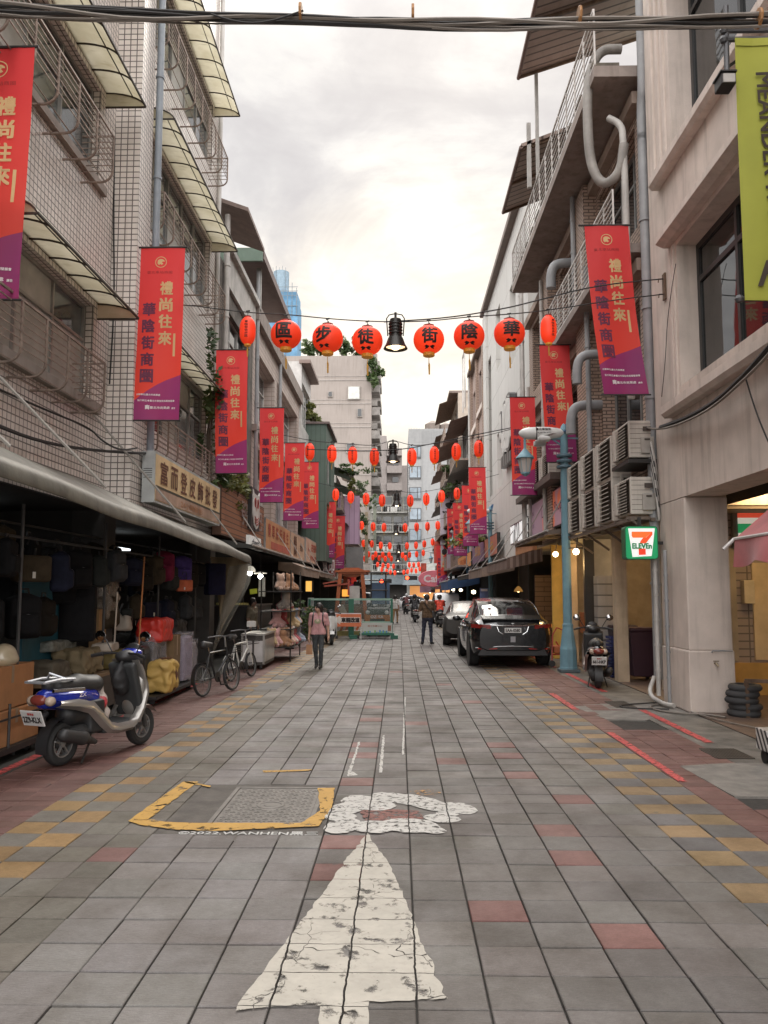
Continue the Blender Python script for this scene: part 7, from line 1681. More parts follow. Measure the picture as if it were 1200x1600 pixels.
# ---- bicycles ---------------------------------------------------------------
def bicycle(label, loc, rz, fm, lean=8, r=.27):
 t = thing('bicycle', label, 'bicycle', loc, rz, 'bicycles parked on the left'); t.rotation_euler = (R(lean), 0, rz)
 for x in (0, .98):
  mb = MB(); mb.lathe([(r-.03, -.02), (r-.01, -.025), (r, 0), (r-.01, .025), (r-.03, .02)], 28, (x, 0, r), 'Y', loop=True); w = mb.build('wheel', RUB, t, smooth=True, local=True)
  mb = MB(); mb.lathe([(r-.045, -.012), (r-.028, -.014), (r-.028, .014), (r-.045, .012)], 28, (x, 0, r), 'Y', loop=True)
  for k in range(14): a = 2*math.pi*k/14; mb.tube([(x, .012*(-1)**k, r), (x+(r-.04)*math.cos(a), 0, r+(r-.04)*math.sin(a))], .0025, 3)
  mb.lathe([(.025, -.04), (.025, .04)], 8, (x, 0, r), 'Y'); mb.build('rim', RIMM, w, local=True)
 mb = MB(); bb = (.42, 0, r+.02); seat = (.30, 0, .70); head = (.86, 0, .72)
 for a, b, q in ((bb, seat, .018), (bb, (.88, 0, .60), .022), (seat, head, .018), ((0, .05, r), bb, .011), ((0, -.05, r), bb, .011), ((0, .05, r), seat, .010), ((0, -.05, r), seat, .010), ((.88, 0, .58), (.85, 0, .78), .024)): mb.tube([a, b], q, 7)
 for s in (-1, 1): mb.tube([(.98, s*.05, r), (.90, s*.045, .56), (.88, 0, .6)], .014, 6)
 mb.build('frame', fm, t, smooth=True, local=True)
 mb = MB(); mb.tube([(.85, 0, .76), (.84, 0, .96)], .015, 6); mb.tube([(.74, -.28, .97), (.84, -.12, .98), (.86, 0, .96), (.84, .12, .98), (.74, .28, .97)], .013, 6); mb.build('handlebar', mat('bar_steel', (.3, .3, .3), .35, .7), t, smooth=True, local=True)
 mb = MB(); mb.tube([seat, (.27, 0, .82)], .014, 6); o = mb.build('seat_post', CHR, t, local=True)
 sdf_mesh([('c', (.12, 0, .85), (.38, 0, .85), .07, .03, 0)], .014, .02).build('saddle', SEAT, o, smooth=True, local=True)
 mb = MB(); mb.lathe([(.09, -.008), (.09, .008)], 18, (.42, -.05, r+.02), 'Y'); mb.bar((.42, -.07, r+.02), (.48, -.07, r-.12), .02); mb.bar((.42, .07, r+.02), (.36, .07, r+.16), .02); mb.bar((.44, -.12, r-.12), (.53, -.12, r-.12), .07, .02); mb.bar((.31, .12, r+.16), (.41, .12, r+.16), .07, .02); mb.build('crank', DKMET, t, local=True)
 mb = MB(); mb.box(.94, 1.18, -.14, .14, .66, .67)
 for k in range(7):
  z = .67+.035*k; e = .0+.012*k
  mb.tube([(.94-e*.3, -.14-e, z), (1.18+e, -.14-e, z), (1.18+e, .14+e, z), (.94-e*.3, .14+e, z), (.94-e*.3, -.14-e, z)], .004, 4)
 mb.build('basket', DKMET, t, local=True)
 mb = MB(); mb.grid(lambda u, v: ((r+.025)*math.cos(R(60+130*u)), -.03+.06*v, r+(r+.025)*math.sin(R(60+130*u))), 12, 2); mb.build('mudguard', fm, t, local=True, fix=False)
 return t
g = G(336, 1086); bicycle('black folding bicycle with basket leaning nearest on the left', (g.x-.12, g.y-.35, .01), R(72), mat('bike_black', (.03, .03, .03), .35, .4, bmp=0), -6, .27)
g = G(372, 1064); bicycle('white framed bicycle behind the black one beside the silver display case', (g.x-.10, g.y-.2, .01), R(76), mat('bike_white', (.55, .54, .5), .35, .2, bmp=0), -6, .25)
# ================================================================== PEOPLE
SKIN = mat('skin', (.40, .235, .165), .55, var=.1, vs=8, bmp=.05); HAIR = mat('dark_hair', (.018, .013, .011), .5, var=.3, vs=30, bmp=.3, bs=150); SHOE = mat('black_shoe', (.02, .019, .018), .5, bmp=.1)
def hand(w, f, up, s, mi, curl=.5, sc=1.):
 """palm and five bent fingers: w wrist, f finger direction, up back of the hand"""
 w = Vector(w); f = Vector(f).normalized(); up = Vector(up).normalized(); side = f.cross(up).normalized(); up = side.cross(f)
 P_ = lambda a, b, c: tuple(w+(f*a+side*b+up*c)*sc)
 out = [('c', P_(.01, 0, 0), P_(.075, 0, 0), .026*sc, .033*sc, mi)]
 for k, (b, l) in enumerate(((-.030, .070), (-.010, .080), (.011, .075), (.031, .058))):
  a0 = P_(.085, b, 0); a1 = P_(.085+l*.5, b*1.08, -curl*l*.25); a2 = P_(.085+l*(1-.4*curl), b*1.08, -curl*l*.8)
  out += [('c', a0, a1, .0105*sc, .0098*sc, mi), ('c', a1, a2, .0098*sc, .0085*sc, mi)]
 out += [('c', P_(.03, -s*.028, -.005), P_(.065, -s*.055, -.015), .0125*sc, .011*sc, mi), ('c', P_(.065, -s*.055, -.015), P_(.095, -s*.052, -.03), .011*sc, .0095*sc, mi)]
 return out
def person(label, loc, rz, J, mats, hairlen=.0, res=.011, group=None, female=False, scale=1., face=True, hoodie=False, bald=False, hands=True, curl=.5, short=True):
 """J: joints in metres, figure faces -y at rz 0. mats: shirt, trousers"""
 t = thing('person', label, 'person', loc, rz, group); t.scale = (scale,)*3
 v = {k: Vector(p) for k, p in J.items()}; pr = []
 c = lambda a, b, ra, rb, m: pr.append(('c', tuple(a), tuple(b), ra, rb, m))
 pel, ch, nk, hd = v['pelvis'], v['chest'], v['neck'], v['head']
 x = (v['shR']-v['shL']).normalized()
 hw = .085 if female else .075
 for s in (-1, 1): c(pel+x*s*hw-Vector((0, 0, .04)), pel+x*s*hw*.9-Vector((0, 0, .07)), .10, .10, 2)
 wst = pel.lerp(ch, .5)
 for s in (-1, 1): c(pel+x*s*hw*.95-Vector((0, 0, .0)), wst+x*s*.06, .113, .105, 1); c(wst+x*s*.05, ch+x*s*.075, .10, .11, 1); c(ch+x*s*.075, nk+x*s*.07-Vector((0, 0, .07)), .105, .07, 1)
 for sd, s in (('L', -1), ('R', 1)):
  sh, el, wr, hp, kn, an, to = (v[k+sd] for k in ('sh', 'el', 'wr', 'hip', 'kn', 'an', 'to'))
  c(nk.lerp(sh, .35)-Vector((0, 0, .02)), sh, .055, .062, 1); c(sh, sh.lerp(el, .78), .068, .062, 1)
  c(sh.lerp(el, .85), el, .043, .040, 0 if short else 1); c(el, wr, .040, .027, 0 if short else 1)
  if hands:
   f = (wr-el).normalized(); pr.extend(hand(wr, f, v.get('up'+sd, Vector((s, 0, .2))), s, 0, curl))
  else: c(wr, wr+(wr-el).normalized()*.08, .032, .025, 0)
  c(hp, kn, .088, .060, 2); c(kn, an, .058, .048, 2)
  c(an-Vector((0, 0, .03)), to, .042, .034, 3); c(an-Vector((0, 0, .045)), an.lerp(to, -.22)-Vector((0, 0, .04)), .036, .034, 3)
 c(nk-Vector((0, 0, .05)), hd-Vector((0, 0, .07)), .052, .048, 0)
 pr.append(('e', tuple(hd+Vector((0, .012, .015))), (.078, .094, .108), 0))
 fd = v.get('look', Vector((0, -1, 0))).normalized(); fr = Vector((0, 0, 1)).cross(fd); fu = fd.cross(fr)
 Fp = lambda a, b, cc: tuple(hd+fd*a+fr*b+fu*cc)
 pr.append(('e', Fp(.03, 0, -.05), (.055, .06, .06), 0))
 c(Vector(Fp(.088, 0, .005)), Vector(Fp(.104, 0, -.025)), .009, .014, 0)
 for s in (-1, 1): pr.append(('e', Fp(.0, s*.082, -.01), (.014, .018, .03), 0))
 c(Vector(Fp(.085, -.018, -.055)), Vector(Fp(.085, .018, -.055)), .008, .008, 4)
 for s in (-1, 1): pr.append(('e', Fp(.083, s*.032, .012), (.012, .010, .008), 5))
 mb = sdf_mesh(pr, res, .022)
 ph = sum(loc)
 mb.v = [(a+d*mnoise.noise(Vector((a*11+ph, b*11, e*16))), b+d*mnoise.noise(Vector((a*11, b*11+ph, e*16+9))), e) if (d := .013*(e < 1.32)*(e > .12)*(abs(a) < .2)) else (a, b, e) for a, b, e in mb.v]
 mb.build('body', [SKIN, mats[0], mats[1], SHOE, mat('lips', (.33, .12, .10), .5), BLK], t, smooth=True, local=True)
 if not bald:
  h = [('e', tuple(hd-fd*.018+fu*.035), (.088, .100, .098), 0), ('e', tuple(hd-fd*.05-fu*.01), (.078, .07, .10), 0)]
  if hairlen: h += [('c', tuple(hd-fd*.06-fu*.02), tuple(hd-fd*.085-fu*hairlen), .06, .035, 0)]
  for s in (-1, 1): h.append(('e', tuple(hd+fr*s*.075-fd*.015+fu*.01), (.022, .045, .06), 0))
  q = sdf_mesh(h, .012, .03)
  face_c = hd+fd*.075-fu*.025
  q.build('hair', HAIR, t, smooth=True, local=True)
 return t
def stand(h=1.62):
 return dict(pelvis=(0, 0, .90), chest=(0, 0, 1.20), neck=(0, .01, 1.39), head=(0, -.01, 1.525), shL=(-.175, .01, 1.335), shR=(.175, .01, 1.335), elL=(-.215, .03, 1.06), elR=(.215, .03, 1.06), wrL=(-.21, -.05, .83), wrR=(.21, -.05, .83), hipL=(-.085, 0, .86), hipR=(.085, 0, .86), knL=(-.09, -.01, .47), knR=(.09, -.01, .47), anL=(-.09, .02, .085), anR=(.09, .02, .085), toL=(-.10, -.13, .035), toR=(.10, -.13, .035))
def people():
 PT = mat('pink_cotton', (.50, .27, .27), .85, var=.12, vs=6, bmp=.3, bs=60); CH = mat('charcoal_trousers', (.045, .05, .052), .8, var=.25, vs=8, bmp=.3, bs=50)
 J = stand(); J.update(look=(-.75, -.66, 0), knR=(.09, -.10, .47), anR=(.075, -.06, .09), toR=(.07, -.20, .035), knL=(-.07, .0, .46), anL=(-.055, .10, .10), toL=(-.06, -.03, .035), wrL=(-.235, -.02, .80), elL=(-.225, .05, 1.06), elR=(.235, .06, 1.07), wrR=(.26, -.01, .84))
 g = G(497, 1045); w = person('woman in pink T-shirt and dark trousers walking with a paper bag on the left', (g.x, g.y, .006), R(-4), J, (PT, CH), .10, female=True, scale=.905, group='people in the street')
 bp = sdf_mesh([('b', (0, .17, 1.13), (.12, .04, .16), .04, 0)], .02, .02).build('backpack', BLK, w, smooth=True, local=True)
 for s in (-1, 1): MB().tube([(s*.11, .13, 1.36), (s*.12, .02, 1.41), (s*.125, -.09, 1.34), (s*.13, -.12, 1.2), (s*.16, -.02, 1.02), (s*.13, .12, .98)], .018, 6).build('strap', BLK, w, smooth=True, local=True)
 mb = MB(); mb.add([(.07*math.cos(a)*1.2, -.127-.0, 1.19+.06*math.sin(a)) for a in [2*math.pi*k/12 for k in range(12)]], (tuple(range(12)),)); mb.build('shirt_print', mat('shirt_print', (.30, .30, .18), .8), w, local=True, fix=False)
 mb = MB(); mb.add([(.035*math.cos(a), -.130, 1.215+.035*math.sin(a)) for a in [2*math.pi*k/10 for k in range(10)]], (tuple(range(10)),)); mb.build('shirt_print', mat('shirt_print_pale', (.6, .5, .38), .8), w, local=True, fix=False)
 lc = w.location+Vector((-.225*.905, -.03, 0))
 b = thing('paper_bag', 'small brown paper bag carried by the woman in pink', 'bag', (lc.x, lc.y, .42)); mb = MB(); c = Vector((lc.x, lc.y, 0))
 mb.add([(c.x-.07, c.y-.035, .33), (c.x+.07, c.y-.035, .33), (c.x+.07, c.y+.035, .33), (c.x-.07, c.y+.035, .33), (c.x-.065, c.y-.02, .55), (c.x+.065, c.y-.02, .55), (c.x+.065, c.y+.02, .55), (c.x-.065, c.y+.02, .55)], ((0, 3, 2, 1), (0, 1, 5, 4), (1, 2, 6, 5), (2, 3, 7, 6), (3, 0, 4, 7))); mb.build('body', mat('kraft_paper', (.36, .19, .10), .8), b, fix=False)
 for s in (-1, 1): MB().tube([(c.x-.03, c.y+s*.02, .55), (c.x-.02, c.y+s*.012, .63), (c.x+.02, c.y+s*.012, .63), (c.x+.03, c.y+s*.02, .55)], .005, 4).build('handle', mat('kraft_paper', (.36, .19, .1)), b)
 BR = mat('brown_knit', (.105, .065, .037), .9, var=.2, vs=10, bmp=.4, bs=90); NV = mat('navy_denim', (.022, .026, .045), .8, var=.25, vs=12, bmp=.3, bs=80)
 J = stand(); J.update(look=(.45, -.8, -.4), head=(.025, -.03, 1.50), hipL=(-.09, 0, .86), hipR=(.09, 0, .86), knL=(-.11, 0, .47), anL=(-.125, .03, .085), toL=(-.19, -.10, .035), knR=(.12, 0, .47), anR=(.16, .02, .085), toR=(.20, -.12, .035), elR=(.25, -.02, 1.09), wrR=(.12, -.22, 1.14), elL=(-.25, -.03, 1.09), wrL=(-.10, -.24, 1.14), upL=(0, -.3, -1), upR=(0, -.3, -1))
 g = G(668, 1007); m = person('man in brown jumper and dark jeans standing with his back turned', (g.x, g.y, .006), R(176), J, (BR, NV), 0, scale=1.03, group='people in the street')
 MB().tube([(.10, .10, 1.36), (.0, .125, 1.22), (-.13, .10, 1.06), (-.17, .0, 1.0)], .017, 6).build('bag_strap', BLK, m, smooth=True, local=True)
 sdf_mesh([('b', (-.19, -.04, .96), (.03, .08, .09), .02, 0)], .016, .02).build('shoulder_bag', BLK, m, smooth=True, local=True)
 MB().obox((.01, -.31, 1.16), (.04, .006, .075)).build('phone', BLK, m, local=True)
 # riders
 def seated(**k):
  J = dict(pelvis=(0, .08, .86), chest=(0, -.02, 1.14), neck=(0, -.06, 1.33), head=(0, -.09, 1.47), shL=(-.18, -.05, 1.28), shR=(.18, -.05, 1.28), elL=(-.27, -.22, 1.08), elR=(.27, -.22, 1.08), wrL=(-.31, -.42, 1.04), wrR=(.31, -.42, 1.04), hipL=(-.09, .06, .82), hipR=(.09, .06, .82), knL=(-.17, -.33, .76), knR=(.17, -.33, .76), anL=(-.16, -.34, .40), anR=(.16, -.34, .40), toL=(-.17, -.46, .355), toR=(.17, -.46, .355)); J.update(k); return J
 def helmet(p, m):
  sdf_mesh([('e', (0, -.075, 1.51), (.125, .14, .12), 0), ('e', (0, -.06, 1.47), (.118, .12, .10), 0)], .018, .03).build('helmet', m, p, smooth=True, local=True)
 bk = mat('black_jacket', (.018, .018, .02), .6, bmp=.3); rd = mat('red_jacket', (.62, .05, .02), .6, var=.15, bmp=.3); gy = mat('grey_jeans', (.06, .06, .065), .8)
 a = person('rider in black jacket and helmet on the scooter going away', (.90, 48.55, .006), R(182), seated(), (bk, gy), group='people in the street', res=.016, hands=False, bald=True, short=False); helmet(a, BLK)
 a = person('rider in bright red jacket beyond the grey saloon', (2.03, 41.85, .006), R(185), seated(), (rd, gy), group='people in the street', res=.016, hands=False, bald=True, short=False); helmet(a, BLK)
 a = person('far rider near the crossing in dark clothes', (.58, 66.35, .006), R(190), seated(), (mat('dull_maroon', (.15, .05, .05)), gy), group='people in the street', res=.02, hands=False, bald=True, short=False); helmet(a, mat('helmet_white', (.5, .5, .5), .3))
 J = stand(); J.update(knL=(-.09, -.12, .48), anL=(-.08, -.10, .1), toL=(-.08, -.22, .04), anR=(.09, .16, .12), toR=(.09, .05, .04), knR=(.09, .03, .47))
 g = G(621, 968); person('small figure in white top and brown trousers walking behind the green barrier', (g.x-.1, 46, .006), R(160), J, (mat('white_shirt', (.5, .48, .45)), mat('brown_trousers', (.25, .15, .07))), .08, res=.016, hands=False, group='people in the street', scale=.95)
 J = stand(); J.update(look=(.9, -.4, -.2), elR=(.24, -.08, 1.10), wrR=(.12, -.28, 1.12), elL=(-.22, -.1, 1.1), wrL=(-.05, -.3, 1.12))
 p = P(561, 925, 35.2); person('vendor in black top working inside the orange timber stall', (p.x, 35.3, .80), R(20), J, (bk, gy), .06, res=.016, hands=False, group='people in the street')
 J = stand(); p = P(455, 900, 24.5)
 person('shopper in dark red top among the plush toys on the left', (p.x-.2, 25.5, .006), R(60), J, (mat('dark_red_top', (.20, .035, .03)), gy), .08, res=.016, hands=False, group='people in the street', scale=.97, female=True)
 J = stand(); person('stooping stall keeper in khaki among the goods beside the silver case', (-4.0, 22.6, .006), R(70), J, (mat('khaki_top', (.22, .18, .12)), gy), .05, res=.016, hands=False, group='people in the street', scale=.96)
people()
# ================================================================== CENTRE: barrier, detour sign, timber stall
def centre():
 GRN = mat('barrier_green', (.018, .12, .075), .5, var=.2, bmp=0); ORW = mat('orange_timber', (.38, .10, .03), .55, var=.25, vs=4, bmp=.2)
 Y = 31.4
 def X_(px): return P(px, 900, Y).x
 def Z_(py): return P(600, py, Y).z
 t = thing('barrier', 'green site barrier with clear panels and a poster of a skyline', 'barrier', (X_(570), Y, 0))
 xl, xm, xr = X_(484), X_(549), X_(612)
 for x in (xl, xm, xr): MB().box(x-.045 if x != xm else x-.10, x+.045 if x != xm else x+.10, Y-.03, Y+.06, .05, Z_(936)).build('post', GRN, t)
 MB().box(xl, xr, Y-.02, Y+.04, Z_(938), Z_(935)).box(xm, xr, Y-.02, Y+.04, Z_(973), Z_(971)).build('rail', mat('pale_green', (.25, .40, .32), .5), t)
 cg = glassmat('clear_panel', (.10, .16, .14), .1, alpha=.28)
 MB().box(xl+.05, xm-.1, Y, Y+.012, .3, Z_(938)).build('panel', cg, t); MB().box(xm+.1, xr-.05, Y, Y+.012, Z_(971), Z_(938)).build('panel', cg, t)
 po = MB().box(X_(566), X_(613), Y-.06, Y-.03, Z_(992), Z_(973)).build('poster', mat('poster_white', (.46, .47, .44), .6, var=.06, bmp=0), t)
 mb = MB(); rng = random.Random(3); x0, x1 = X_(567), X_(608); z0, z1 = Z_(991), Z_(984)
 for i in range(16): x = x0+(x1-x0)*i/16; mb.box(x, x+(x1-x0)/17, Y-.066, Y-.061, z0, z0+(z1-z0)*rng.uniform(.4, 1), i % 2)
 mb.build('skyline', [mat('poster_blue', (.08, .22, .42), .6, bmp=0), mat('poster_green', (.16, .34, .10), .6, bmp=0)], po)
 mb = MB(); put_text(mb, '施工中請小心', (X_(586), Y-.064, Z_(978)), (1, 0, 0), (0, 0, 1), .07, .55, .01); mb.box(X_(606), X_(611), Y-.066, Y-.061, Z_(986), Z_(977)); mb.build('poster_print', mat('poster_print', (.30, .12, .08)), po, fix=False)
 MB().box(X_(562), X_(616), Y-.3, Y+.3, .14, .22).build('base_beam', GRN, t)
 for px in (553, 616): MB().box(X_(px)-.14, X_(px)+.14, Y-.34, Y+.3, .008, .14).build('foot', GRN, t)
 t = thing('detour_sign', 'orange detour sign with white arrow and four black characters', 'road sign', (X_(543), Y-.6, 0))
 Y2 = Y-.6; Xq = lambda px: P(px, 900, Y2).x; Zq = lambda py: P(600, py, Y2).z
 OG = mat('sign_orange', (.62, .16, .06), .5, var=.08, bmp=0)
 MB().box(Xq(518), Xq(564.5), Y2, Y2+.03, Zq(979), Zq(958)).build('board', OG, t)
 MB().box(Xq(518), Xq(564.5), Y2-.006, Y2, Zq(959.5), Zq(958)).build('top_edge', WPRINT, t)
 ar = [(521, 968), (532, 961.5), (532, 964.5), (563, 964.5), (563, 973), (532, 973), (532, 976)]
 MB().prism([(Xq(a), Zq(b)) for a, b in ar], Y2-.008, Y2-.001).build('arrow', mat('sign_white', (.68, .62, .56), .5, bmp=0), t)
 mb = MB(); put_text(mb, '車輛改道', (Xq(548), Y2-.012, Zq(968.8)), (1, 0, 0), (0, 0, 1), Zq(965.3)-Zq(972.3), Xq(562)-Xq(534), .04); mb.build('lettering', BLKP, t, fix=False)
 for px in (519.5, 564): MB().box(Xq(px)-.02, Xq(px)+.02, Y2+.03, Y2+.06, .005, Zq(960)).build('leg', mat('leg_white', (.5, .5, .48)), t)
 t = thing('road_barrier', 'low orange and white striped plastic barrier behind the detour sign', 'barrier', (X_(540), Y+.25, 0))
 xa, xb = X_(522), X_(563); n = 10; mb = MB()
 for i in range(n): mb.prism([(xa+(xb-xa)*i/n, .30), (xa+(xb-xa)*(i+1)/n, .30), (xa+(xb-xa)*(i+1)/n+.1, .50), (xa+(xb-xa)*i/n+.1, .50)], Y+.1, Y+.16, m=i % 2)
 mb.build('striped_board', [OG, mat('sign_white', (.68, .62, .56))], t); MB().box(xa, xb, Y+.1, Y+.2, .10, .28).build('lower_board', mat('olive_board', (.22, .2, .07)), t)
 for x in (xa+.1, xb-.1): MB().box(x-.04, x+.04, Y, Y+.4, .005, .12).build('foot', BLK, t)
 # timber stall
 Y3 = 34.5; Xs = lambda px: P(px, 900, Y3).x; Zs = lambda py: P(600, py, Y3).z
 t = thing('timber_stall', 'orange timber stall on wheels with tapered posts and a flat beam roof', 'stall', (Xs(550), 35.2, 0))
 for px0, px1, y in ((525, 532, Y3), (572, 566, Y3), (530, 535, Y3+2), (568, 563, Y3+2)):
  MB().bar((Xs(px0), y, .6), (Xs(px1), y, Zs(894)), .15).build('post', ORW, t)
 mb = MB(); mb.box(Xs(524), Xs(577), Y3-.15, Y3+2.2, Zs(894), Zs(891)); mb.box(Xs(528), Xs(573), Y3-.08, Y3+2.1, Zs(897), Zs(894)); mb.prism([(Xs(530), Zs(891)), (Xs(570), Zs(891)), (Xs(560), Zs(887)), (Xs(540), Zs(887))], Y3, Y3+2); mb.build('roof', ORW, t)
 mb = MB(); mb.prism([(Xs(533), Zs(897)), (Xs(567), Zs(897)), (Xs(564), Zs(899)), (Xs(556), Zs(902)), (Xs(544), Zs(902)), (Xs(536), Zs(899))], Y3-.04, Y3+.04); mb.build('carved_brace', mat('dark_orange_timber', (.22, .06, .02)), t)
 mb = MB(); mb.bar((Xs(507), Y3-.1, Zs(916)), (Xs(545), Y3-.1, Zs(912)), .07); mb.bar((Xs(505), Y3-.1, Zs(912)), (Xs(530), Y3, Zs(907)), .06); mb.bar((Xs(545), Y3-.1, Zs(905)), (Xs(545), Y3-.1, Zs(930)), .08); mb.build('shaft', mat('red_timber', (.33, .06, .03), .5), t)
 MB().box(Xs(528), Xs(572), Y3+.1, Y3+1.9, .62, .80).box(Xs(528), Xs(572), Y3+.05, Y3+.12, .8, 1.25).build('body', mat('brown_timber', (.16, .07, .03), .6), t)
 MB().box(Xs(534), Xs(545), Y3+.2, Y3+.3, Zs(932), Zs(921)).build('lamp_panel', lampmat('amber_panel', (1, .42, .06), .6), t)
 for px in (530, 570): MB().lathe([(.1, -.05), (.34, -.06), (.36, 0), (.34, .06), (.1, .05)], 18, (Xs(px), Y3+1, .36), 'X').build('wheel', RUB, t, smooth=True)
 MB().box(Xs(546), Xs(562), Y3+.0, Y3+.06, 1.27, 2.0).build('white_cloth', mat('stall_cloth', (.5, .48, .45), .8), t)
 # small jeep-like kiosk behind the barrier
 Y4 = 32.6; Xk = lambda px: P(px, 900, Y4).x; Zk = lambda py: P(600, py, Y4).z
 t = thing('food_truck', 'small dark kiosk truck with round headlights and orange bumper behind the barrier', 'truck', (Xk(588), Y4+.5, 0))
 sdf_mesh([('b', ((Xk(573)+Xk(608))/2, Y4+.7, Zk(957)), ((Xk(608)-Xk(573))/2-.06, .6, .12), .06, 0), ('b', ((Xk(571)+Xk(609))/2, Y4+1.2, Zk(975)), ((Xk(609)-Xk(571))/2-.05, .9, .2), .05, 0)], .03, .05).build('body', mat('dark_olive_paint', (.035, .036, .028), .4, bmp=0), t, smooth=True)
 MB().box(Xk(571), Xk(609), Y4-.02, Y4+.12, Zk(967), Zk(961)).box(Xk(571), Xk(578), Y4-.02, Y4+.12, .35, Zk(967)).box(Xk(601), Xk(609), Y4-.02, Y4+.12, .35, Zk(967)).build('bumper', mat('bumper_orange', (.52, .17, .03), .5, bmp=0), t)
 mb = MB(); put_text(mb, 'OZ·YA', (Xk(589), Y4-.03, Zk(963.8)), (1, 0, 0), (0, 0, 1), .10, .5, .02); mb.build('lettering', WPRINT, t, fix=False)
 for px in (574.5, 604): MB().lathe([(0, -.03), (.07, -.02), (.085, .02), (.085, .05)], 14, (Xk(px), Y4, Zk(957)), 'Y').build('headlight', mat('headlight_glass', (.6, .6, .58), .1, bmp=0), t, smooth=True)
 for px in (575, 606): MB().lathe([(.1, -.08), (.3, -.09), (.32, 0), (.3, .09), (.1, .08)], 18, (Xk(px), Y4+.7, .32), 'X').build('wheel', RUB, t, smooth=True)
 mb = MB(); mb.box(Xk(578), Xk(608), Y4+1.6, Y4+1.7, Zk(945), Zk(910)); mb.build('back_board', mat('blue_tarp', (.06, .10, .17), .7), t)
 mb = MB()
 for px in (578, 602): mb.tube([(Xk(px), Y4+1.5, .6), (Xk(px), Y4+1.5, Zk(893))], .03, 5)
 for py in (893, 906, 922): mb.tube([(Xk(575), Y4+1.5, Zk(py)), (Xk(605), Y4+1.5, Zk(py))], .03, 5)
 mb.build('rack_frame', DKMET, t)
 # menu card and light box by the stall
 p = P(535, 953, 31.8); b = MB().obox(p, (.12, .01, .17), Matrix.Rotation(R(-25), 3, 'Y')).build('menu_card', mat('card_cream', (.5, .43, .34), .6)); tag(b, 'tilted cream card on the barrier above the detour sign', 'card')
 a = P(476, 906, 33); b2 = P(489, 926, 33); t = thing('light_box', 'small amber lit picture box under the taupe awning', 'light box', (a.x, 33, b2.z)); MB().box(a.x, b2.x, 33, 33.1, b2.z, a.z).build('case', BLK, t); MB().box(a.x+.05, b2.x-.05, 32.98, 33.0, b2.z+.05, a.z-.05).build('face', lampmat('amber_face', (1, .55, .12), .7), t)
 a = P(481, 934, 32.5); b2 = P(490, 965, 32.5); t = thing('poster_stand', 'narrow white poster stand at the left end of the green barrier', 'poster stand', (a.x, 32.5, 0)); MB().box(a.x, b2.x, 32.5, 32.55, b2.z, a.z).build('panel', mat('poster_pale', (.5, .5, .5), .6), t); MB().box(a.x+.1, b2.x-.1, 32.49, 32.5, b2.z+.1, a.z-.5).build('figure_print', BLKP, t); MB().box(a.x+.12, b2.x-.12, 32.51, 32.54, .005, b2.z).build('leg', ALU, t)
 MB()
centre()
def dim(name, c, **k): return mat(name, c, k.pop('rough', .75), **k)
# ================================================================== LEFT SHOPS: fittings and goods
def shop_shell():
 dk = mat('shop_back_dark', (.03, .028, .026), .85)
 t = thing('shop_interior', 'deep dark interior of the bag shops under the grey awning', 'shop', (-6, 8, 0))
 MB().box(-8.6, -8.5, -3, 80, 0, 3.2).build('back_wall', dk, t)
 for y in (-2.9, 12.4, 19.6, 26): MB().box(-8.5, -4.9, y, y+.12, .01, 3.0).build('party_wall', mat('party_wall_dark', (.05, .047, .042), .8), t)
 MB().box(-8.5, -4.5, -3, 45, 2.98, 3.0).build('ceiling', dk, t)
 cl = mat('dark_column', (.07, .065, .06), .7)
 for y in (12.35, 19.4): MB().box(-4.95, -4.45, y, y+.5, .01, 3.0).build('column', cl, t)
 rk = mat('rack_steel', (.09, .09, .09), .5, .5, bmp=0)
 for y in (6.4, 9.0, 11.6, 14.2, 16.8): MB().tube([(-4.15, y, .01), (-4.15, y, 2.72)], .02, 6).build('rack_post', rk, t)
 for x, z in ((-4.15, 2.35), (-4.5, 2.55), (-5.2, 2.4)): MB().tube([(x, 3.0, z), (x, 17.8, z)], .016, 6).build('rail', rk, t)
 for z in (.9, 1.5, 2.1): MB().box(-7.6, -7.1, 3, 18, z, z+.03).build('shelf', mat('shelf_board', (.10, .075, .05), .7), t)
 for y, z in ((13.9, 2.5), (16.5, 2.62), (10.2, 2.75)): MB().box(-5.9, -5.7, y, y+.9, z, z+.04).build('tube_lamp', lampmat('cool_tube', (.9, .97, 1), 1.6), t)
 l = bpy.data.lights.new('tube_light', 'POINT'); l.energy = 2; l.color = (1, .9, .75); l.shadow_soft_size = .3
 o = bpy.data.objects.new('tube_light', l); COL.objects.link(o); o.location = (-5.8, 14.5, 2.4)
shop_shell()
_BAG = {}
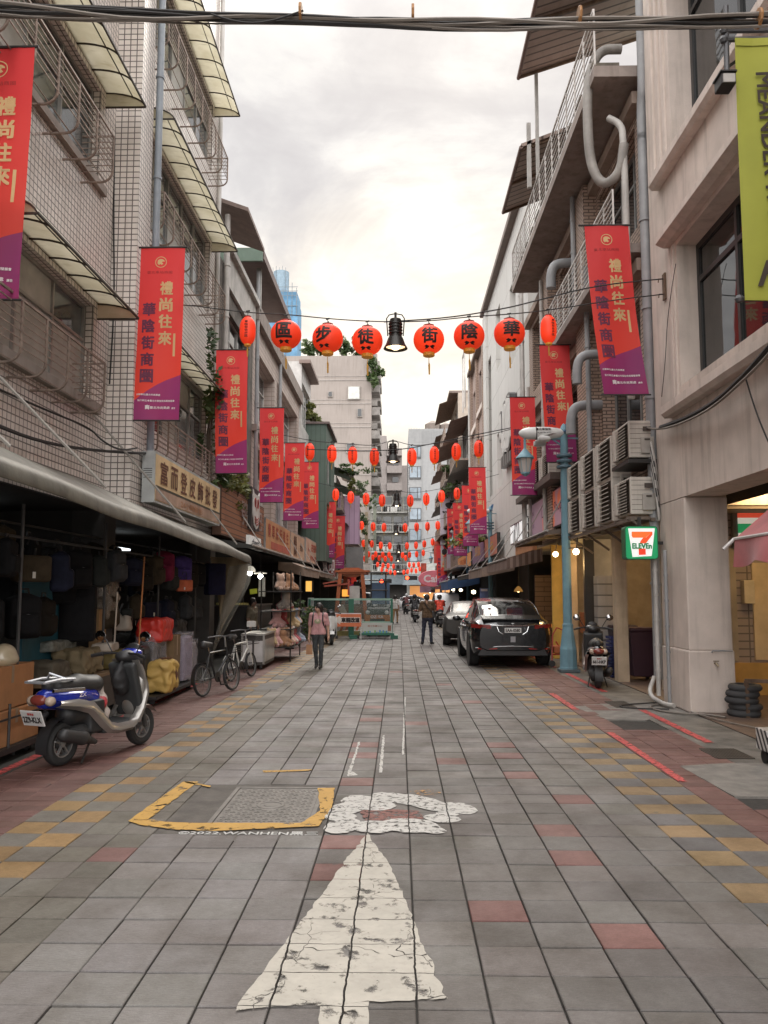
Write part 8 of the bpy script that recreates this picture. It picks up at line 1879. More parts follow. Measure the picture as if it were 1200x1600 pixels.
def backpack(col, kind=0):
 key = (col, kind)
 if key in _BAG: return None
 m = mat('nylon_%02d%02d%02d' % tuple(int(c*99) for c in col), tuple(x*.5 for x in col), .8, var=.3, vs=9, bmp=.35, bs=35, spec=.2)
 t = thing('backpack' if kind != 1 else 'handbag', 'x', 'bag', (0, 0, 0), 0, 'bags hanging in the left shops')
 if kind == 0:
  sdf_mesh([('b', (0, 0, 0), (.055, .115, .17), .05, 0), ('e', (0, 0, .17), (.08, .14, .09), 0), ('b', (.09, 0, -.07), (.03, .09, .075), .035, 0)], .018, .03).build('body', m, t, smooth=True, local=True)
  MB().tube([(.128, -.085, .02), (.132, 0, .035), (.128, .085, .02)], .006, 4).build('zip', mat('zip_grey', (.2, .2, .2), .4, .6), t, local=True)
 elif kind == 1:
  sdf_mesh([('b', (0, 0, -.05), (.045, .17, .11), .04, 0)], .018, .03).build('body', m, t, smooth=True, local=True)
 else:
  sdf_mesh([('b', (0, 0, 0), (.10, .17, .30), .03, 0), ('b', (.11, 0, -.02), (.015, .13, .2), .02, 0)], .022, .02).build('body', m, t, smooth=True, local=True)
 MB().box(.135, .138, -.05, -.015, -.16, -.09).build('price_tag', mat('tag_white', (.6, .58, .52), .6, bmp=0), t, local=True)
 MB().tube([(0, -.06, .22), (0, -.04, .30), (0, .04, .30), (0, .06, .22)], .012, 5).build('handle', BLK, t, local=True)
 for s in (-1, 1): MB().tube([(-.07, s*.07, .18), (-.13, s*.09, 0), (-.06, s*.09, -.18)], .016, 4).build('strap', BLK, t, local=True)
 _BAG[key] = t; return t
def hang_bags():
 rng = random.Random(21)
 names = {(.10, .075, .045): 'tan brown', (.09, .095, .10): 'slate grey', (.018, .018, .02): 'black', (.025, .03, .06): 'dark navy', (.05, .048, .045): 'charcoal', (.035, .028, .02): 'dark brown', (.05, .055, .05): 'dull green grey'}
 cols = list(names); n = 0
 for rail, (x, z, y0, y1, k) in enumerate(((-4.15, 2.05, 6.6, 17.4, 17), (-4.5, 2.2, 6.4, 17.6, 17), (-4.35, 1.45, 8.8, 17.4, 13), (-5.2, 1.9, 5.5, 17.4, 12))):
  for i in range(k):
   y = y0+(y1-y0)*i/(k-1)+rng.uniform(-.08, .08); c = rng.choice(cols+cols[2:4]*2); kd = rng.choice((0, 0, 0, 1))
   if rail == 2 and (10.2 < y < 11.9): continue
   p = backpack(c, kd); r = p or dup(_BAG[c, kd], (0, 0, 0))
   r.location = (x+rng.uniform(-.06, .06), y, z+rng.uniform(-.1, .06)); r.rotation_euler = (rng.uniform(-.06, .06), 0, rng.uniform(-.9, .5)); sc = rng.uniform(.85, 1.1); r.scale = (sc, sc, sc)
   r['label'] = f'{names[c]} {"backpack" if kd == 0 else "handbag"} hung {("on the front rail", "on the second rail", "below the front rail", "on the inner rail")[rail]}, number {i+1} from near end'
 # the coloured ones that catch the light
 def one(col, kind, pos_, rz, lab, sc=1.):
  p = backpack(col, kind); r = p or dup(_BAG[col, kind], (0, 0, 0)); r.location = pos_; r.rotation_euler = (0, 0, rz); r.scale = (sc,)*3; r['label'] = lab
 one((.42, .04, .11), 0, P(255, 887, 14.6), -1.2, 'maroon backpack hanging high in the middle of the left shop', 1.15)
 one((.14, .09, .36), 0, P(283, 892, 15.2), -.9, 'violet backpack hanging next to the maroon one', 1.1)
 one((.99, .25, .12), 1, P(288, 912, 15.0), -1.0, 'small orange red bag hanging below the violet backpack', .7)
 one((.02, .02, .06), 2, P(336, 905, 17.3), -.9, 'dark navy garment bag hanging near the tan plastic sheet', 1.0)
 one((.018, .018, .02), 2, P(122, 958, 11.2), -1.3, 'flat black case hanging in front of the teal panel', 1.15)
 one((.018, .018, .02), 2, P(95, 905, 11.0), -1.1, 'tall black bag hanging above the teal panel', 1.0)
hang_bags()
def carton(label, loc, w, d, h, rz=0, c=(.36, .19, .085), grp='cardboard cartons'):
 t = thing('carton', label, 'box', loc, rz, grp)
 MB().box(-w/2, w/2, -d/2, d/2, 0, h).build('body', mat('cardboard_%d' % int(c[0]*100), c, .85, var=.18, vs=4, bmp=.15), t, bevel=.008, local=True)
 mb = MB(); mb.box(-w/2-.002, w/2+.002, -.03, .03, h*.6, h+.002); mb.build('tape', mat('parcel_tape', (.30, .19, .10), .3, bmp=0), t, local=True); return t
def suitcase(label, loc, rz, c, w=.28, d=.46, h=.66, film=False):
 t = thing('suitcase', label, 'suitcase', loc, rz, 'suitcases outside the left shops')
 m = mat('shell_%02d%02d%02d' % tuple(int(k*99) for k in c), c, .35, var=.15, bmp=.1)
 mb = sdf_mesh([('b', (0, 0, h/2+.05), (w/2-.05, d/2-.05, h/2-.05), .05, 0)], .02, .02); mb.build('shell', m, t, smooth=True, local=True)
 mb = MB()
 for i in range(5): y = -d*.32+d*.64*i/4; mb.box(w/2-.005, w/2+.012, y-.018, y+.018, .14, h-.06)
 mb.build('ribs', m, t, local=True)
 mb = MB()
 for sx in (-1, 1):
  for sy in (-1, 1): mb.lathe([(.028, -.012), (.028, .012)], 10, (sx*w*.32, sy*d*.36, .03), 'Y')
 mb.build('castor', BLK, t, local=True)
 MB().tube([(0, -.08, h+.05), (0, -.07, h+.09), (0, .07, h+.09), (0, .08, h+.05)], .012, 5).build('handle', BLK, t, local=True)
 if film:
  mb = MB(); rng = random.Random(9)
  def f(u, v): a = 2*math.pi*u; return ((w/2+.035)*math.copysign(abs(math.cos(a))**.5, math.cos(a))+.012*rng.uniform(-1, 1), (d/2+.035)*math.copysign(abs(math.sin(a))**.5, math.sin(a))+.012*rng.uniform(-1, 1), .06+(h+.06)*v)
  mb.grid(f, 22, 14); mb.build('wrapping_film', mat('crinkled_film', (.55, .52, .55), .18, alpha=.30, bmp=.6, bs=25), t, local=True, fix=False)
 return t
def soft(label, name, cat, c, half, m, rz=0, amp=.05, seed=0, res=.02, group=None):
 """a crumpled soft bundle"""
 mb = sdf_mesh([('b', (0, 0, half[2]), tuple(h*.62 for h in half), min(half)*.36, 0)], res, .02)
 k = 4.5; mb.v = [(x+amp*mnoise.noise(Vector((x*k*2+seed, y*k*2, z*k*2))), y+amp*mnoise.noise(Vector((x*k*2, y*k*2+seed+7, z*k*2))), max(.0, z+amp*.8*mnoise.noise(Vector((x*k*2+3, y*k*2, z*k*2+seed))))) for x, y, z in mb.v]
 o = mb.build(name, m, smooth=True); o.location = c; o.rotation_euler = (0, 0, rz); tag(o, label, cat, group); return o
def left_goods():
 # orange cartons on a low trolley, helmet on top
 t = thing('trolley', 'low dark trolley carrying the orange cartons at the left edge', 'trolley', (-4.35, 8.9, 0)); MB().box(-4.75, -4.0, 8.2, 9.5, .10, .16).build('deck', DKMET, t)
 MB().tube([(-4.02, 9.45, .1), (-4.02, 9.45, .75)], .015, 5).tube([(-4.02, 8.6, .1), (-4.02, 8.6, .6)], .015, 5).tube([(-4.02, 8.2, .45), (-4.02, 9.5, .45)], .012, 5).build('side_frame', DKMET, t)
 for x, y in ((-4.6, 8.4), (-4.15, 8.4), (-4.6, 9.3), (-4.15, 9.3)): MB().lathe([(.05, -.02), (.05, .02)], 10, (x, y, .052), 'Y').build('castor', BLK, t)
 carton('orange brown carton lowest at the left picture edge', (-4.36, 8.85, .16), .6, 1.1, .36, 0, (.42, .19, .075)); carton('orange brown carton on top of another at the left edge', (-4.38, 8.8, .53), .56, 1.1, .44, .03, (.45, .21, .085))
 o = sdf_mesh([('e', (0, 0, .10), (.13, .16, .13), 0), ('e', (.02, 0, .06), (.135, .155, .08), 0)], .015, .03).build('helmet', mat('cream_helmet', (.52, .44, .30), .25, bmp=0, coat=.6), smooth=True); o.location = P(4, 1066, 8.9); o.location.z = .97; tag(o, 'cream riding helmet lying on the orange cartons', 'helmet')
 # table with khaki bags
 t = thing('table', 'long low table heaped with folded khaki bags behind the blue scooter', 'table', (-4.3, 11.2, 0)); MB().box(-4.75, -3.98, 9.8, 12.4, .62, .66).build('table_top', mat('table_wood', (.20, .13, .07), .7), t)
 for x in (-4.7, -4.05):
  for y in (9.9, 12.3): MB().box(x-.02, x+.02, y-.02, y+.02, .01, .62).build('leg', DKMET, t)
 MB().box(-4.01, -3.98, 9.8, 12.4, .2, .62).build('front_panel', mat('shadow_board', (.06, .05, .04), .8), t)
 kh = mat('khaki_cloth', (.20, .155, .085), .8, var=.3, bmp=.4, bs=30); ol = mat('olive_cloth', (.17, .13, .04), .7, var=.25, bmp=.3); cr = mat('cream_cloth', (.42, .37, .31), .8, var=.2, bmp=.4)
 soft('olive flat bag lying at the far end of the goods table', 'folded_bag', 'bag', (-4.2, 12.0, .66), (.25, .42, .13), ol, 0, .02, 1, group='folded bags on the table')
 soft('khaki rumpled bag heaped in the middle of the goods table', 'folded_bag', 'bag', (-4.3, 11.1, .66), (.28, .45, .17), kh, 0, .05, 5, group='folded bags on the table')
 soft('dark khaki bag at the near end of the goods table', 'folded_bag', 'bag', (-4.35, 10.25, .66), (.26, .35, .12), mat('dark_khaki', (.10, .085, .06), .8, bmp=.3), 0, .04, 9, group='folded bags on the table')
 soft('cream cloth bag with dark straps on top of the khaki heap', 'folded_bag', 'bag', (-4.15, 11.7, .92), (.18, .36, .06), cr, .1, .02, 3, group='folded bags on the table')
 soft('striped grey towel draped along the back of the goods table', 'folded_cloth', 'cloth', (-4.5, 10.9, .98), (.12, .6, .07), mat('stripe_cloth', (.22, .23, .20), .8, var=.6, vs=12, bmp=.3), 0, .02, 6)
 o = MB().box(-4.62, -4.56, 10.0, 11.1, .7, 2.05).build('teal_panel', mat('teal_board', (.025, .115, .155), .6, var=.25, bmp=.1)); tag(o, 'teal blue upright board behind the hanging black case', 'panel')
 o = MB().box(-4.5, -4.36, 12.0, 12.3, .01, 1.5).build('wooden_board', mat('pale_wood', (.38, .23, .11), .7)); tag(o, 'pale wooden upright board behind the scooter handlebar', 'board')
 MB()
 o = MB().tube([(-4.05, 11.75, .66), (-4.05, 11.85, 1.75)], .012, 6).build('pole', mat('pale_pole', (.5, .42, .34), .5)); tag(o, 'thin pale pole standing by the goods table', 'pole')
 o = MB().tube([(-4.05, 12.9, .9), (-4.0, 12.9, 2.3)], .012, 6).build('pole', mat('orange_pole', (.55, .22, .08), .5)); tag(o, 'thin orange pole in front of the hanging plastic bags', 'pole')
 pl = mat('clear_plastic', (.50, .42, .34), .2, alpha=.42, bmp=.6, bs=20)
 o = soft('clear plastic sack of tan goods hanging in the left shop', 'plastic_sack', 'plastic bag', (0, 0, 0), (.16, .30, .42), pl, 0, .07, 2); p = P(163, 935, 12.4); o.location = (p.x, p.y, p.z-.42)
 o = soft('long clear plastic sheet hanging beside the plastic sack', 'plastic_sheet', 'plastic sheet', (0, 0, 0), (.05, .12, .45), mat('clear_plastic2', (.5, .5, .48), .2, alpha=.35, bmp=.5), 0, .04, 8); p = P(158, 900, 12.0); o.location = (p.x, p.y, p.z-.45)
 soft('pale cloth bundle under the plastic sack', 'cloth_bundle', 'cloth', (-4.3, 12.9, 1.15), (.12, .2, .12), cr, .3, .05, 4)
 # luggage pile
 gd = thing('luggage_trolley', 'low flat trolley under the luggage pile next to the bicycles', 'trolley', (-4.1, 14.2, 0)); MB().box(-4.5, -3.72, 12.8, 15.4, .10, .15).build('deck', DKMET, gd)
 for x in (-4.4, -3.85):
  for y in (13.0, 15.2): MB().lathe([(.05, -.02), (.05, .02)], 10, (x, y, .052), 'Y').build('castor', BLK, gd)
 suitcase('black upright suitcase nearest in the luggage pile', (-4.15, 13.1, .13), .1, (.022, .022, .022), .34, .5, .72); suitcase('dark grey suitcase wrapped in film behind the black one', (-4.12, 13.75, .13), -.1, (.05, .05, .05), .34, .5, .78, True)
 suitcase('lilac suitcase wrapped in crinkled clear film', (-3.98, 15.0, .13), .0, (.30, .24, .33), .36, .55, .78, True)
 suitcase('pale grey film wrapped suitcase beside the black bicycle', (-4.05, 15.75, .01), .1, (.24, .21, .23), .34, .5, .74, True)
 carton('tall brown carton between the luggage and the yellow bag', (-4.0, 14.40, .15), .3, .42, .86, 0, (.20, .13, .065))
 rb = mat('red_tarp', (.62, .035, .022), .45, var=.15, bmp=.3, bs=25); yb = mat('yellow_tarp', (.55, .36, .10), .6, var=.18, bmp=.4, bs=30)
 soft('bright red plastic covered bundle on top of the luggage pile', 'red_bundle', 'bag', (-4.08, 13.85, .92), (.24, .46, .20), rb, 0, .035, 1); o = soft('yellow soft bag with a brown strap on the luggage trolley', 'yellow_bag', 'bag', (-3.80, 13.35, .15), (.20, .34, .27), yb, 0, .05, 2)
 s = MB().tube([(.17, .12, .02), (.205, .12, .28), (.1, .12, .54), (-.1, .12, .52)], .018, 5).build('strap', mat('brown_strap', (.12, .05, .03), .7), o, local=True); s.parent = o
 soft('black soft duffel bag at the back of the luggage pile', 'duffel_bag', 'bag', (-4.4, 14.6, .85), (.22, .6, .22), mat('duffel_black', (.02, .02, .02), .6, bmp=.3), 0, .04, 3)
 soft('second black duffel bag on the pile near the plastic wrapped cases', 'duffel_bag', 'bag', (-4.3, 15.6, .80), (.22, .5, .22), mat('duffel_black', (.02, .02, .02)), 0, .04, 13)
 # dark stacks filling the depth of the shop
 rng = random.Random(31)
 for i in range(16):
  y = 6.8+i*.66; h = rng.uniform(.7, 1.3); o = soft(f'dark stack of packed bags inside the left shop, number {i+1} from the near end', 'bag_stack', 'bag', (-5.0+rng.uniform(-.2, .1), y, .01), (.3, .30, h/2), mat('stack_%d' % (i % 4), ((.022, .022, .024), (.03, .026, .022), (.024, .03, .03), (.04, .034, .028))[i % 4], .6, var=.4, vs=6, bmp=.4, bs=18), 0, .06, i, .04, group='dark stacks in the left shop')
 # small pale highlights: hang tags, one per bag row
 # silver display case
 g0 = G(378, 1050); g1 = G(416, 1052)
 t = thing('display_case', 'silver display case on castors with two pale panels, left pavement', 'display case', (-3.35, 19.2, 0)); xa, xb = P(378, 1000, 18.9).x, P(413, 1000, 18.9).x
 z1 = P(400, 993, 18.9).z
 MB().box(xa, xb, 18.9, 20.4, .10, z1).build('case', mat('case_dark', (.06, .05, .045), .5), t)
 for i in range(2): w = (xb-xa)/2; MB().box(xa+w*i+.03, xa+w*(i+1)-.02, 18.88, 18.9, .17, z1-.12).build('panel', mat('case_panel', (.50, .48, .47), .4, bmp=0), t)
 MB().box(xa-.02, xb+.02, 18.86, 20.42, z1, z1+.04).box(xa-.01, xa+.03, 18.87, 18.9, .12, z1).box(xb-.03, xb+.01, 18.87, 18.9, .12, z1).build('trim', mat('case_trim', (.45, .43, .40), .3, .6, bmp=0), t)
 MB().box(xb, xb+.012, 18.95, 20.35, .17, z1-.1).build('side_panel', mat('case_side', (.40, .38, .35), .3, .5, bmp=0), t)
 for x in (xa+.08, xb-.08): MB().lathe([(.05, -.02), (.05, .02)], 10, (x, 18.98, .055), 'X').build('castor', BLK, t)
 o = MB().obox(P(393, 975, 18.0)+Vector((0, 0, 0)), (.09, .07, .06)).build('white_box', mat('white_carton', (.5, .48, .45), .6)); o.location.z += .0; tag(o, 'small white box above the bicycle basket', 'box')
 # plush toys and bags stall
 cols = [((.45, .30, .22), 'beige'), ((.50, .14, .16), 'pink red'), ((.32, .17, .09), 'brown'), ((.55, .48, .42), 'cream'), ((.30, .04, .04), 'dark red'), ((.50, .28, .26), 'pink'), ((.42, .30, .16), 'tan'), ((.30, .34, .42), 'pale blue')]
 spots = [(438, 905, 22.5), (446, 940, 22.2), (452, 925, 22.6), (447, 960, 22), (440, 975, 21.6), (432, 985, 21.3), (455, 985, 21.8), (462, 970, 22.4), (468, 985, 22.8), (449, 1000, 21.4), (442, 1015, 21), (458, 1012, 21.6), (466, 1005, 22.2), (430, 1010, 20.8), (424, 1000, 20.6), (472, 1000, 23), (450, 1028, 21.2), (462, 1026, 22)]
 rk = thing('display_rack', 'steel rack holding plush toys and small bags on the left pavement', 'rack', (-3.1, 21.8, 0))
 for x, y in ((-3.5, 21), (-2.75, 21), (-3.5, 23), (-2.75, 23)): MB().tube([(x, y, .01), (x, y, 2.3)], .02, 5).build('post', DKMET, rk)
 for z in (.35, .8, 1.25, 1.75): MB().box(-3.55, -2.7, 20.9, 23.1, z, z+.025).build('shelf', DKMET, rk)
 sh = (.36, .81, 1.26, 1.76)
 for i, (px, py, Y) in enumerate(spots):
  p = P(px, py, Y); z = min(sh, key=lambda s: abs(s-p.z)); c, nm = cols[i % len(cols)]
  m = mat('plush_'+nm.replace(' ', '_'), c, .95, var=.2, vs=12, bmp=.6, bs=90, sheen=.3); x = min(-2.85, max(-3.4, p.x))
  k = [('e', (0, 0, .13), (.12, .12, .14), 0), ('e', (0, -.02, .30), (.10, .095, .10), 0)]+[('e', (s*.08, 0, .385), (.04, .03, .045), 0) for s in (-1, 1)]+[('c', (s*.09, -.03, .17), (s*.17, -.09, .10), .04, .035, 0) for s in (-1, 1)]+[('c', (s*.06, -.06, .05), (s*.09, -.18, .05), .05, .05, 0) for s in (-1, 1)]
  o = sdf_mesh(k, .022, .03).build('plush_toy', m, smooth=True); o.location = (x, Y, z+.025); o.scale = (1.15,)*3; o.rotation_euler = (0, 0, random.Random(i).uniform(-.5, .9)); tag(o, f'{nm} plush toy on the {("lowest", "second", "third", "top")[sh.index(z)]} shelf of the left rack, number {i+1}', 'plush toy', 'plush toys on the rack')
 # lit shop further on: lamps, counter, yellow price card
 for i, (px, py, lab) in enumerate(((390, 893, 'hanging shop lamp with pale dome shade and lit bulb'), (407, 898, 'bare lit lamp with flat shade next to the dome lamp'))):
  p = P(px, py, 23.5); t = thing('shop_lamp', lab, 'lamp', p)
  MB().lathe([(.03, .16), (.10, .14), (.16, .07), (.175, .0), (.165, 0), (.09, .11), (0, .13)] if i == 0 else [(.02, .08), (.18, .05), (.18, .03), (0, .04)], 18, p).build('shade', mat('pale_shade', (.55, .52, .42), .5, emit=.4, ecol=(1, .95, .8)), t, smooth=True)
  MB().lathe([(0, .04), (.06, .0), (.075, -.05), (.05, -.10), (0, -.12)], 12, p).build('bulb', lampmat('cool_bulb', (1, .98, .95), 9), t, smooth=True); MB().tube([p+Vector((0, 0, .14)), (p.x, p.y, 2.95)], .008, 4).build('cord', BLK, t)
  l = bpy.data.lights.new('shop_bulb', 'POINT'); l.energy = 7; l.color = (1, .93, .8); l.shadow_soft_size = .08; o = bpy.data.objects.new('shop_bulb', l); COL.objects.link(o); o.location = p-Vector((0, 0, .2))
 t = thing('counter', 'dark shop counter with a row of small yellow items under the lamps', 'counter', (-4.6, 24.5, 0)); MB().box(-5.2, -4.1, 23.0, 26.5, .01, 1.35).build('body', mat('counter_dark', (.05, .045, .04), .5), t); MB().box(-5.2, -4.06, 22.96, 26.5, 1.35, 1.39).build('top', mat('counter_top', (.12, .11, .10), .4), t)
 mb = MB()
 for i in range(22): mb.box(-5.1+i*.045, -5.075+i*.045, 23.0, 23.06, 1.39, 1.45)
 mb.build('price_row', mat('yellow_tags', (.55, .5, .14), .5), t)
 p = P(396, 924, 23.2); o = MB().obox(p, (.10, .008, .07), Matrix.Rotation(R(-8), 3, 'Y')).build('price_card', mat('lime_card', (.50, .55, .05), .5, emit=.15)); tag(o, 'lime yellow price card standing on the lit counter', 'card')
 o = MB().box(P(404, 910, 25).x, P(414, 910, 25).x, 25, 25.1, P(404, 932, 25).z, P(404, 902, 25).z).build('poster', mat('pale_poster', (.42, .43, .40), .6)); tag(o, 'pale upright poster behind the lit counter', 'poster')
 rng = random.Random(5)
 for i in range(9):
  y = 28+i*1.6; o = soft(f'heap of goods under the left awnings, number {i+1} beyond the lit counter', 'goods_heap', 'goods', (-3.75+rng.uniform(-.2, .1), y, .01), (.35, .5, rng.uniform(.3, .65)), mat('heap_%d' % (i % 5), ((.10, .07, .05), (.05, .05, .06), (.20, .10, .07), (.07, .09, .06), (.16, .14, .11))[i % 5], .8, var=.5, vs=8, bmp=.4), 0, .12, i, .05, group='goods under the left awnings')
left_goods()
# ================================================================== RIGHT: bits and pieces
def right_bits():
 def bin_(label, x, y, c):
  t = thing('wheelie_bin', label, 'bin', (x, y, .012), 0, 'wheelie bins in the arcade'); m = mat('bin_%d' % int(c[1]*1000), c, .5, var=.15, bmp=.05)
  MB().add([(-.20, -.22, .08), (.20, -.22, .08), (.20, .22, .08), (-.20, .22, .08), (-.27, -.29, .95), (.27, -.29, .95), (.27, .27, .95), (-.27, .27, .95)], ((0, 3, 2, 1), (4, 5, 6, 7), (0, 1, 5, 4), (1, 2, 6, 5), (2, 3, 7, 6), (3, 0, 4, 7))).build('body', m, t, local=True, bevel=.02)
  sdf_mesh([('b', (0, -.01, .99), (.25, .26, .02), .03, 0)], .03, .02).build('lid', m, t, smooth=True, local=True)
  for s in (-1, 1): MB().lathe([(.09, -.025), (.09, .025)], 14, (s*.2, .24, .09), 'X').build('wheel', BLK, t, local=True)
  MB().tube([(-.2, .3, .97), (-.2, .36, .98), (.2, .36, .98), (.2, .3, .97)], .015, 5).build('handle', BLK, t, local=True)
 bin_('dark plum wheelie bin in the arcade beside the cream pillar', 4.80, 16.75, (.045, .016, .028)); bin_('dark green wheelie bin right of the plum one', 5.28, 16.6, (.008, .062, .035))
 bin_('second dark wheelie bin behind the plum one in the arcade', 4.75, 17.9, (.035, .02, .03))
 o = MB().bar(G(1037, 1078), P(1020, 872, 15.2), .11, .03).build('leaning_board', mat('white_board_strip', (.52, .45, .36), .6)); tag(o, 'long cream board leaning against the wall by the green bin', 'board')
 o = MB().bar((4.42, 14.6, .02), (4.38, 14.2, 2.4), .03).build('pole', RUST); tag(o, 'thin rusty pole leaning beside the grey drainpipe', 'pole')
 # blue crates
 for i in range(3):
  t = thing('crate', f'blue plastic crate {("lowest", "in the middle", "topmost")[i]} in the stack left of the plum bin', 'crate', (4.47, 17.3, .012+.27*i), 0, 'blue crates in the arcade'); m = mat('crate_blue', (.02, .03, .12), .5, bmp=0); mb = MB()
  for z in (0, .08, .16, .24): mb.box(-.16, .16, -.22, -.20, z, z+.05); mb.box(-.16, .16, .2, .22, z, z+.05); mb.box(-.16, -.14, -.2, .2, z, z+.05); mb.box(.14, .16, -.2, .2, z, z+.05)
  mb.box(-.16, .16, -.22, .22, 0, .02); mb.build('body', m, t, local=True)
 # tyres
 g = G(1172, 1123)
 for i in range(5):
  o = MB().lathe([(.14, .0), (.20, .0), (.225, .025), (.228, .05), (.21, .082), (.19, .09), (.14, .09)], 28, (0, 0, 0), loop=True).build('tyre', mat('dusty_tyre', (.05, .05, .052), .8, var=.2, bmp=.2), smooth=True); o.location = (g.x+.03*math.sin(i*2.), g.y+.2, .012+.088*i); tag(o, f'grey tyre {("lowest", "second lowest", "third", "second highest", "topmost")[i]} in the stack by the arcade column', 'tyre', 'stack of tyres')
 t = thing('hand_rail', 'low brown iron rail in front of the stacked tyres', 'rail', (4.85, 11.6, 0)); p = G(1166, 1122)
 MB().bar((p.x, p.y-.05, .01), (p.x, p.y-.05, .52), .05).build('post', RUST, t); MB().bar((p.x-.02, p.y-.05, .52), (6.6, p.y-.6, .52), .05).build('bar', RUST, t)
 # striped trolley
 g = G(1192, 1200); t = thing('hand_trolley', 'small trolley with black and white diagonal stripes at the right edge', 'trolley', (g.x+.3, g.y+.3, .0)); x0 = g.x+.05
 def stripes():
  m, nt, b = nodes_of('hazard_stripes'); p = pos(nt); sp = nt.nodes.new('ShaderNodeSeparateXYZ'); nt.links.new(p, sp.inputs[0])
  q = mth(nt, 'ADD', mth(nt, 'ADD', sp.outputs[0], sp.outputs[1]), mth(nt, 'MULTIPLY', sp.outputs[2], -.62)); k = mth(nt, 'GREATER_THAN', mth(nt, 'FRACT', mth(nt, 'MULTIPLY', q, 11.)), .5)
  nt.links.new(mixc(nt, k, (.03, .03, .03), (.55, .53, .50)), b.inputs['Base Color']); b.inputs['Roughness'].default_value = .5; return m
 MB().box(x0, x0+.9, g.y-.02, g.y+.26, .15, .36).build('box_deck', stripes(), t, bevel=.006)
 for dx, dy in ((.08, .05), (.8, .05), (.08, .2), (.8, .2)): MB().lathe([(.03, -.03), (.07, -.03), (.07, .03), (.03, .03)], 14, (x0+dx, g.y+dy, .075), 'X').build('castor', BLK, t); MB().box(x0+dx-.03, x0+dx+.03, g.y+dy-.03, g.y+dy+.03, .10, .15).build('fork', DKMET, t)
 # hoses by the drain
 cable('grey hose curling over the concrete by the arcade column', [(4.05, 13.1, .02), (3.8, 12.9, .02), (3.75, 12.5, .02), (4.0, 12.1, .02), (4.3, 12.0, .03), (4.5, 11.7, .03)], .016, CAB2, name='hose')
 cable('black hose lying across the concrete patch', [(4.1, 13.3, .02), (3.6, 13.1, .02), (3.3, 12.9, .02), (3.5, 12.6, .02), (4.0, 12.55, .02)], .012, CAB, name='hose')
 cable('thin dark hose along the arcade edge', [(4.2, 12.2, .03), (4.3, 11.4, .03), (4.6, 10.6, .03)], .010, CAB2, name='hose')
 # tap on the column
 t = thing('wall_tap', 'small brass tap with a short pipe on the arcade column', 'tap', (4.55, 12.2, .75)); MB().tube([(4.84, 12.215, .90), (4.55, 12.215, .90), (4.53, 12.2, .88)], .012, 6).build('pipe', PIPE, t); MB().tube([(4.58, 12.235, .72), (4.58, 12.17, .72), (4.60, 12.15, .68)], .016, 6).bar((4.54, 12.18, .755), (4.62, 12.18, .755), .015).build('spout', mat('old_brass', (.25, .2, .13), .4, .7), t)
 # wall lamp and lit bulb on the right
 for i, (px, py, Y, lab) in enumerate(((868, 866, 20.4, 'small round lit bulb left of the blue lamp post'), (900, 862, 17.6, 'bright warm bulkhead lamp right of the blue lamp post'))):
  p = P(px, py, Y); t = thing('wall_lamp', lab, 'lamp', p); MB().lathe([(0, .07), (.05, .05), (.07, 0), (.05, -.05), (0, -.07)], 14, p).build('globe', lampmat('hot_bulb', (1, .74, .42), 11), t, smooth=True)
  mb = MB(); mb.bar(p+Vector((0, 0, .05)), p+Vector((.05, 0, .35)), .02)
  if i: mb.box(p.x-.12, p.x+.16, p.y+.02, p.y+.16, p.z+.07, p.z+.09)
  mb.build('bracket', BLK, t)
 p = P(829, 855+110, 26.0) if False else P(811, 920, 30)
 p = P(810, 921, 27.2); t = thing('pendant_lamp', 'amber wicker lamp glowing in the shop behind the dark car', 'lamp', p); MB().lathe([(.02, .11), (.07, .07), (.13, -.01), (.15, -.07), (.12, -.075), (0, -.03)], 16, p).build('shade', mat('wicker', (.3, .16, .06), .7, emit=.14, ecol=(1, .55, .15)), t, smooth=True); MB().lathe([(0, .02), (.05, -.02), (.05, -.07), (0, -.10)], 10, p).build('bulb', lampmat('amber_bulb', (1, .7, .3), 6), t, smooth=True); MB().tube([p+Vector((0, 0, .15)), p+Vector((0, 0, 1.))], .01, 4).build('cord', BLK, t)
 # red folding chair / pushchair by the lit wall
 p = P(878, 985, 19.6); t = thing('pushchair', 'red framed pushchair folded behind the blue lamp post', 'pushchair', (p.x, p.y, 0)); rm = mat('red_tube', (.45, .05, .03), .4, bmp=0)
 mb = MB(); mb.tube([(p.x-.25, p.y, .02), (p.x-.22, p.y, .75), (p.x-.12, p.y, .92), (p.x+.05, p.y, .85), (p.x+.15, p.y, .6)], .018, 6); mb.tube([(p.x+.22, p.y, .02), (p.x-.15, p.y, .6)], .018, 6); mb.tube([(p.x-.25, p.y, .3), (p.x+.2, p.y, .3)], .018, 6); mb.build('frame', rm, t, smooth=True); MB().box(p.x-.2, p.x+.18, p.y-.05, p.y+.25, .32, .5).build('seat', mat('orange_seat', (.42, .12, .04), .7), t, bevel=.03)
 for dx in (-.25, .22): MB().lathe([(.03, -.02), (.08, -.02), (.08, .02), (.03, .02)], 14, (p.x+dx, p.y, .085), 'Y').build('wheel', BLK, t)
 t = thing('oven_lamp_box', 'small glowing orange food warmer behind the black scooter', 'food warmer', (4.9, 20.8, 1)); MB().box(4.5, 5.1, 20.4, 20.9, .75, 1.25).build('case', mat('warmer_case', (.3, .1, .04), .5), t); MB().box(4.55, 5.05, 20.38, 20.4, .80, 1.18).build('window', lampmat('ember_glow', (1, .45, .08), 1.4), t)
 # shop clutter far right under awnings
 rng = random.Random(15)
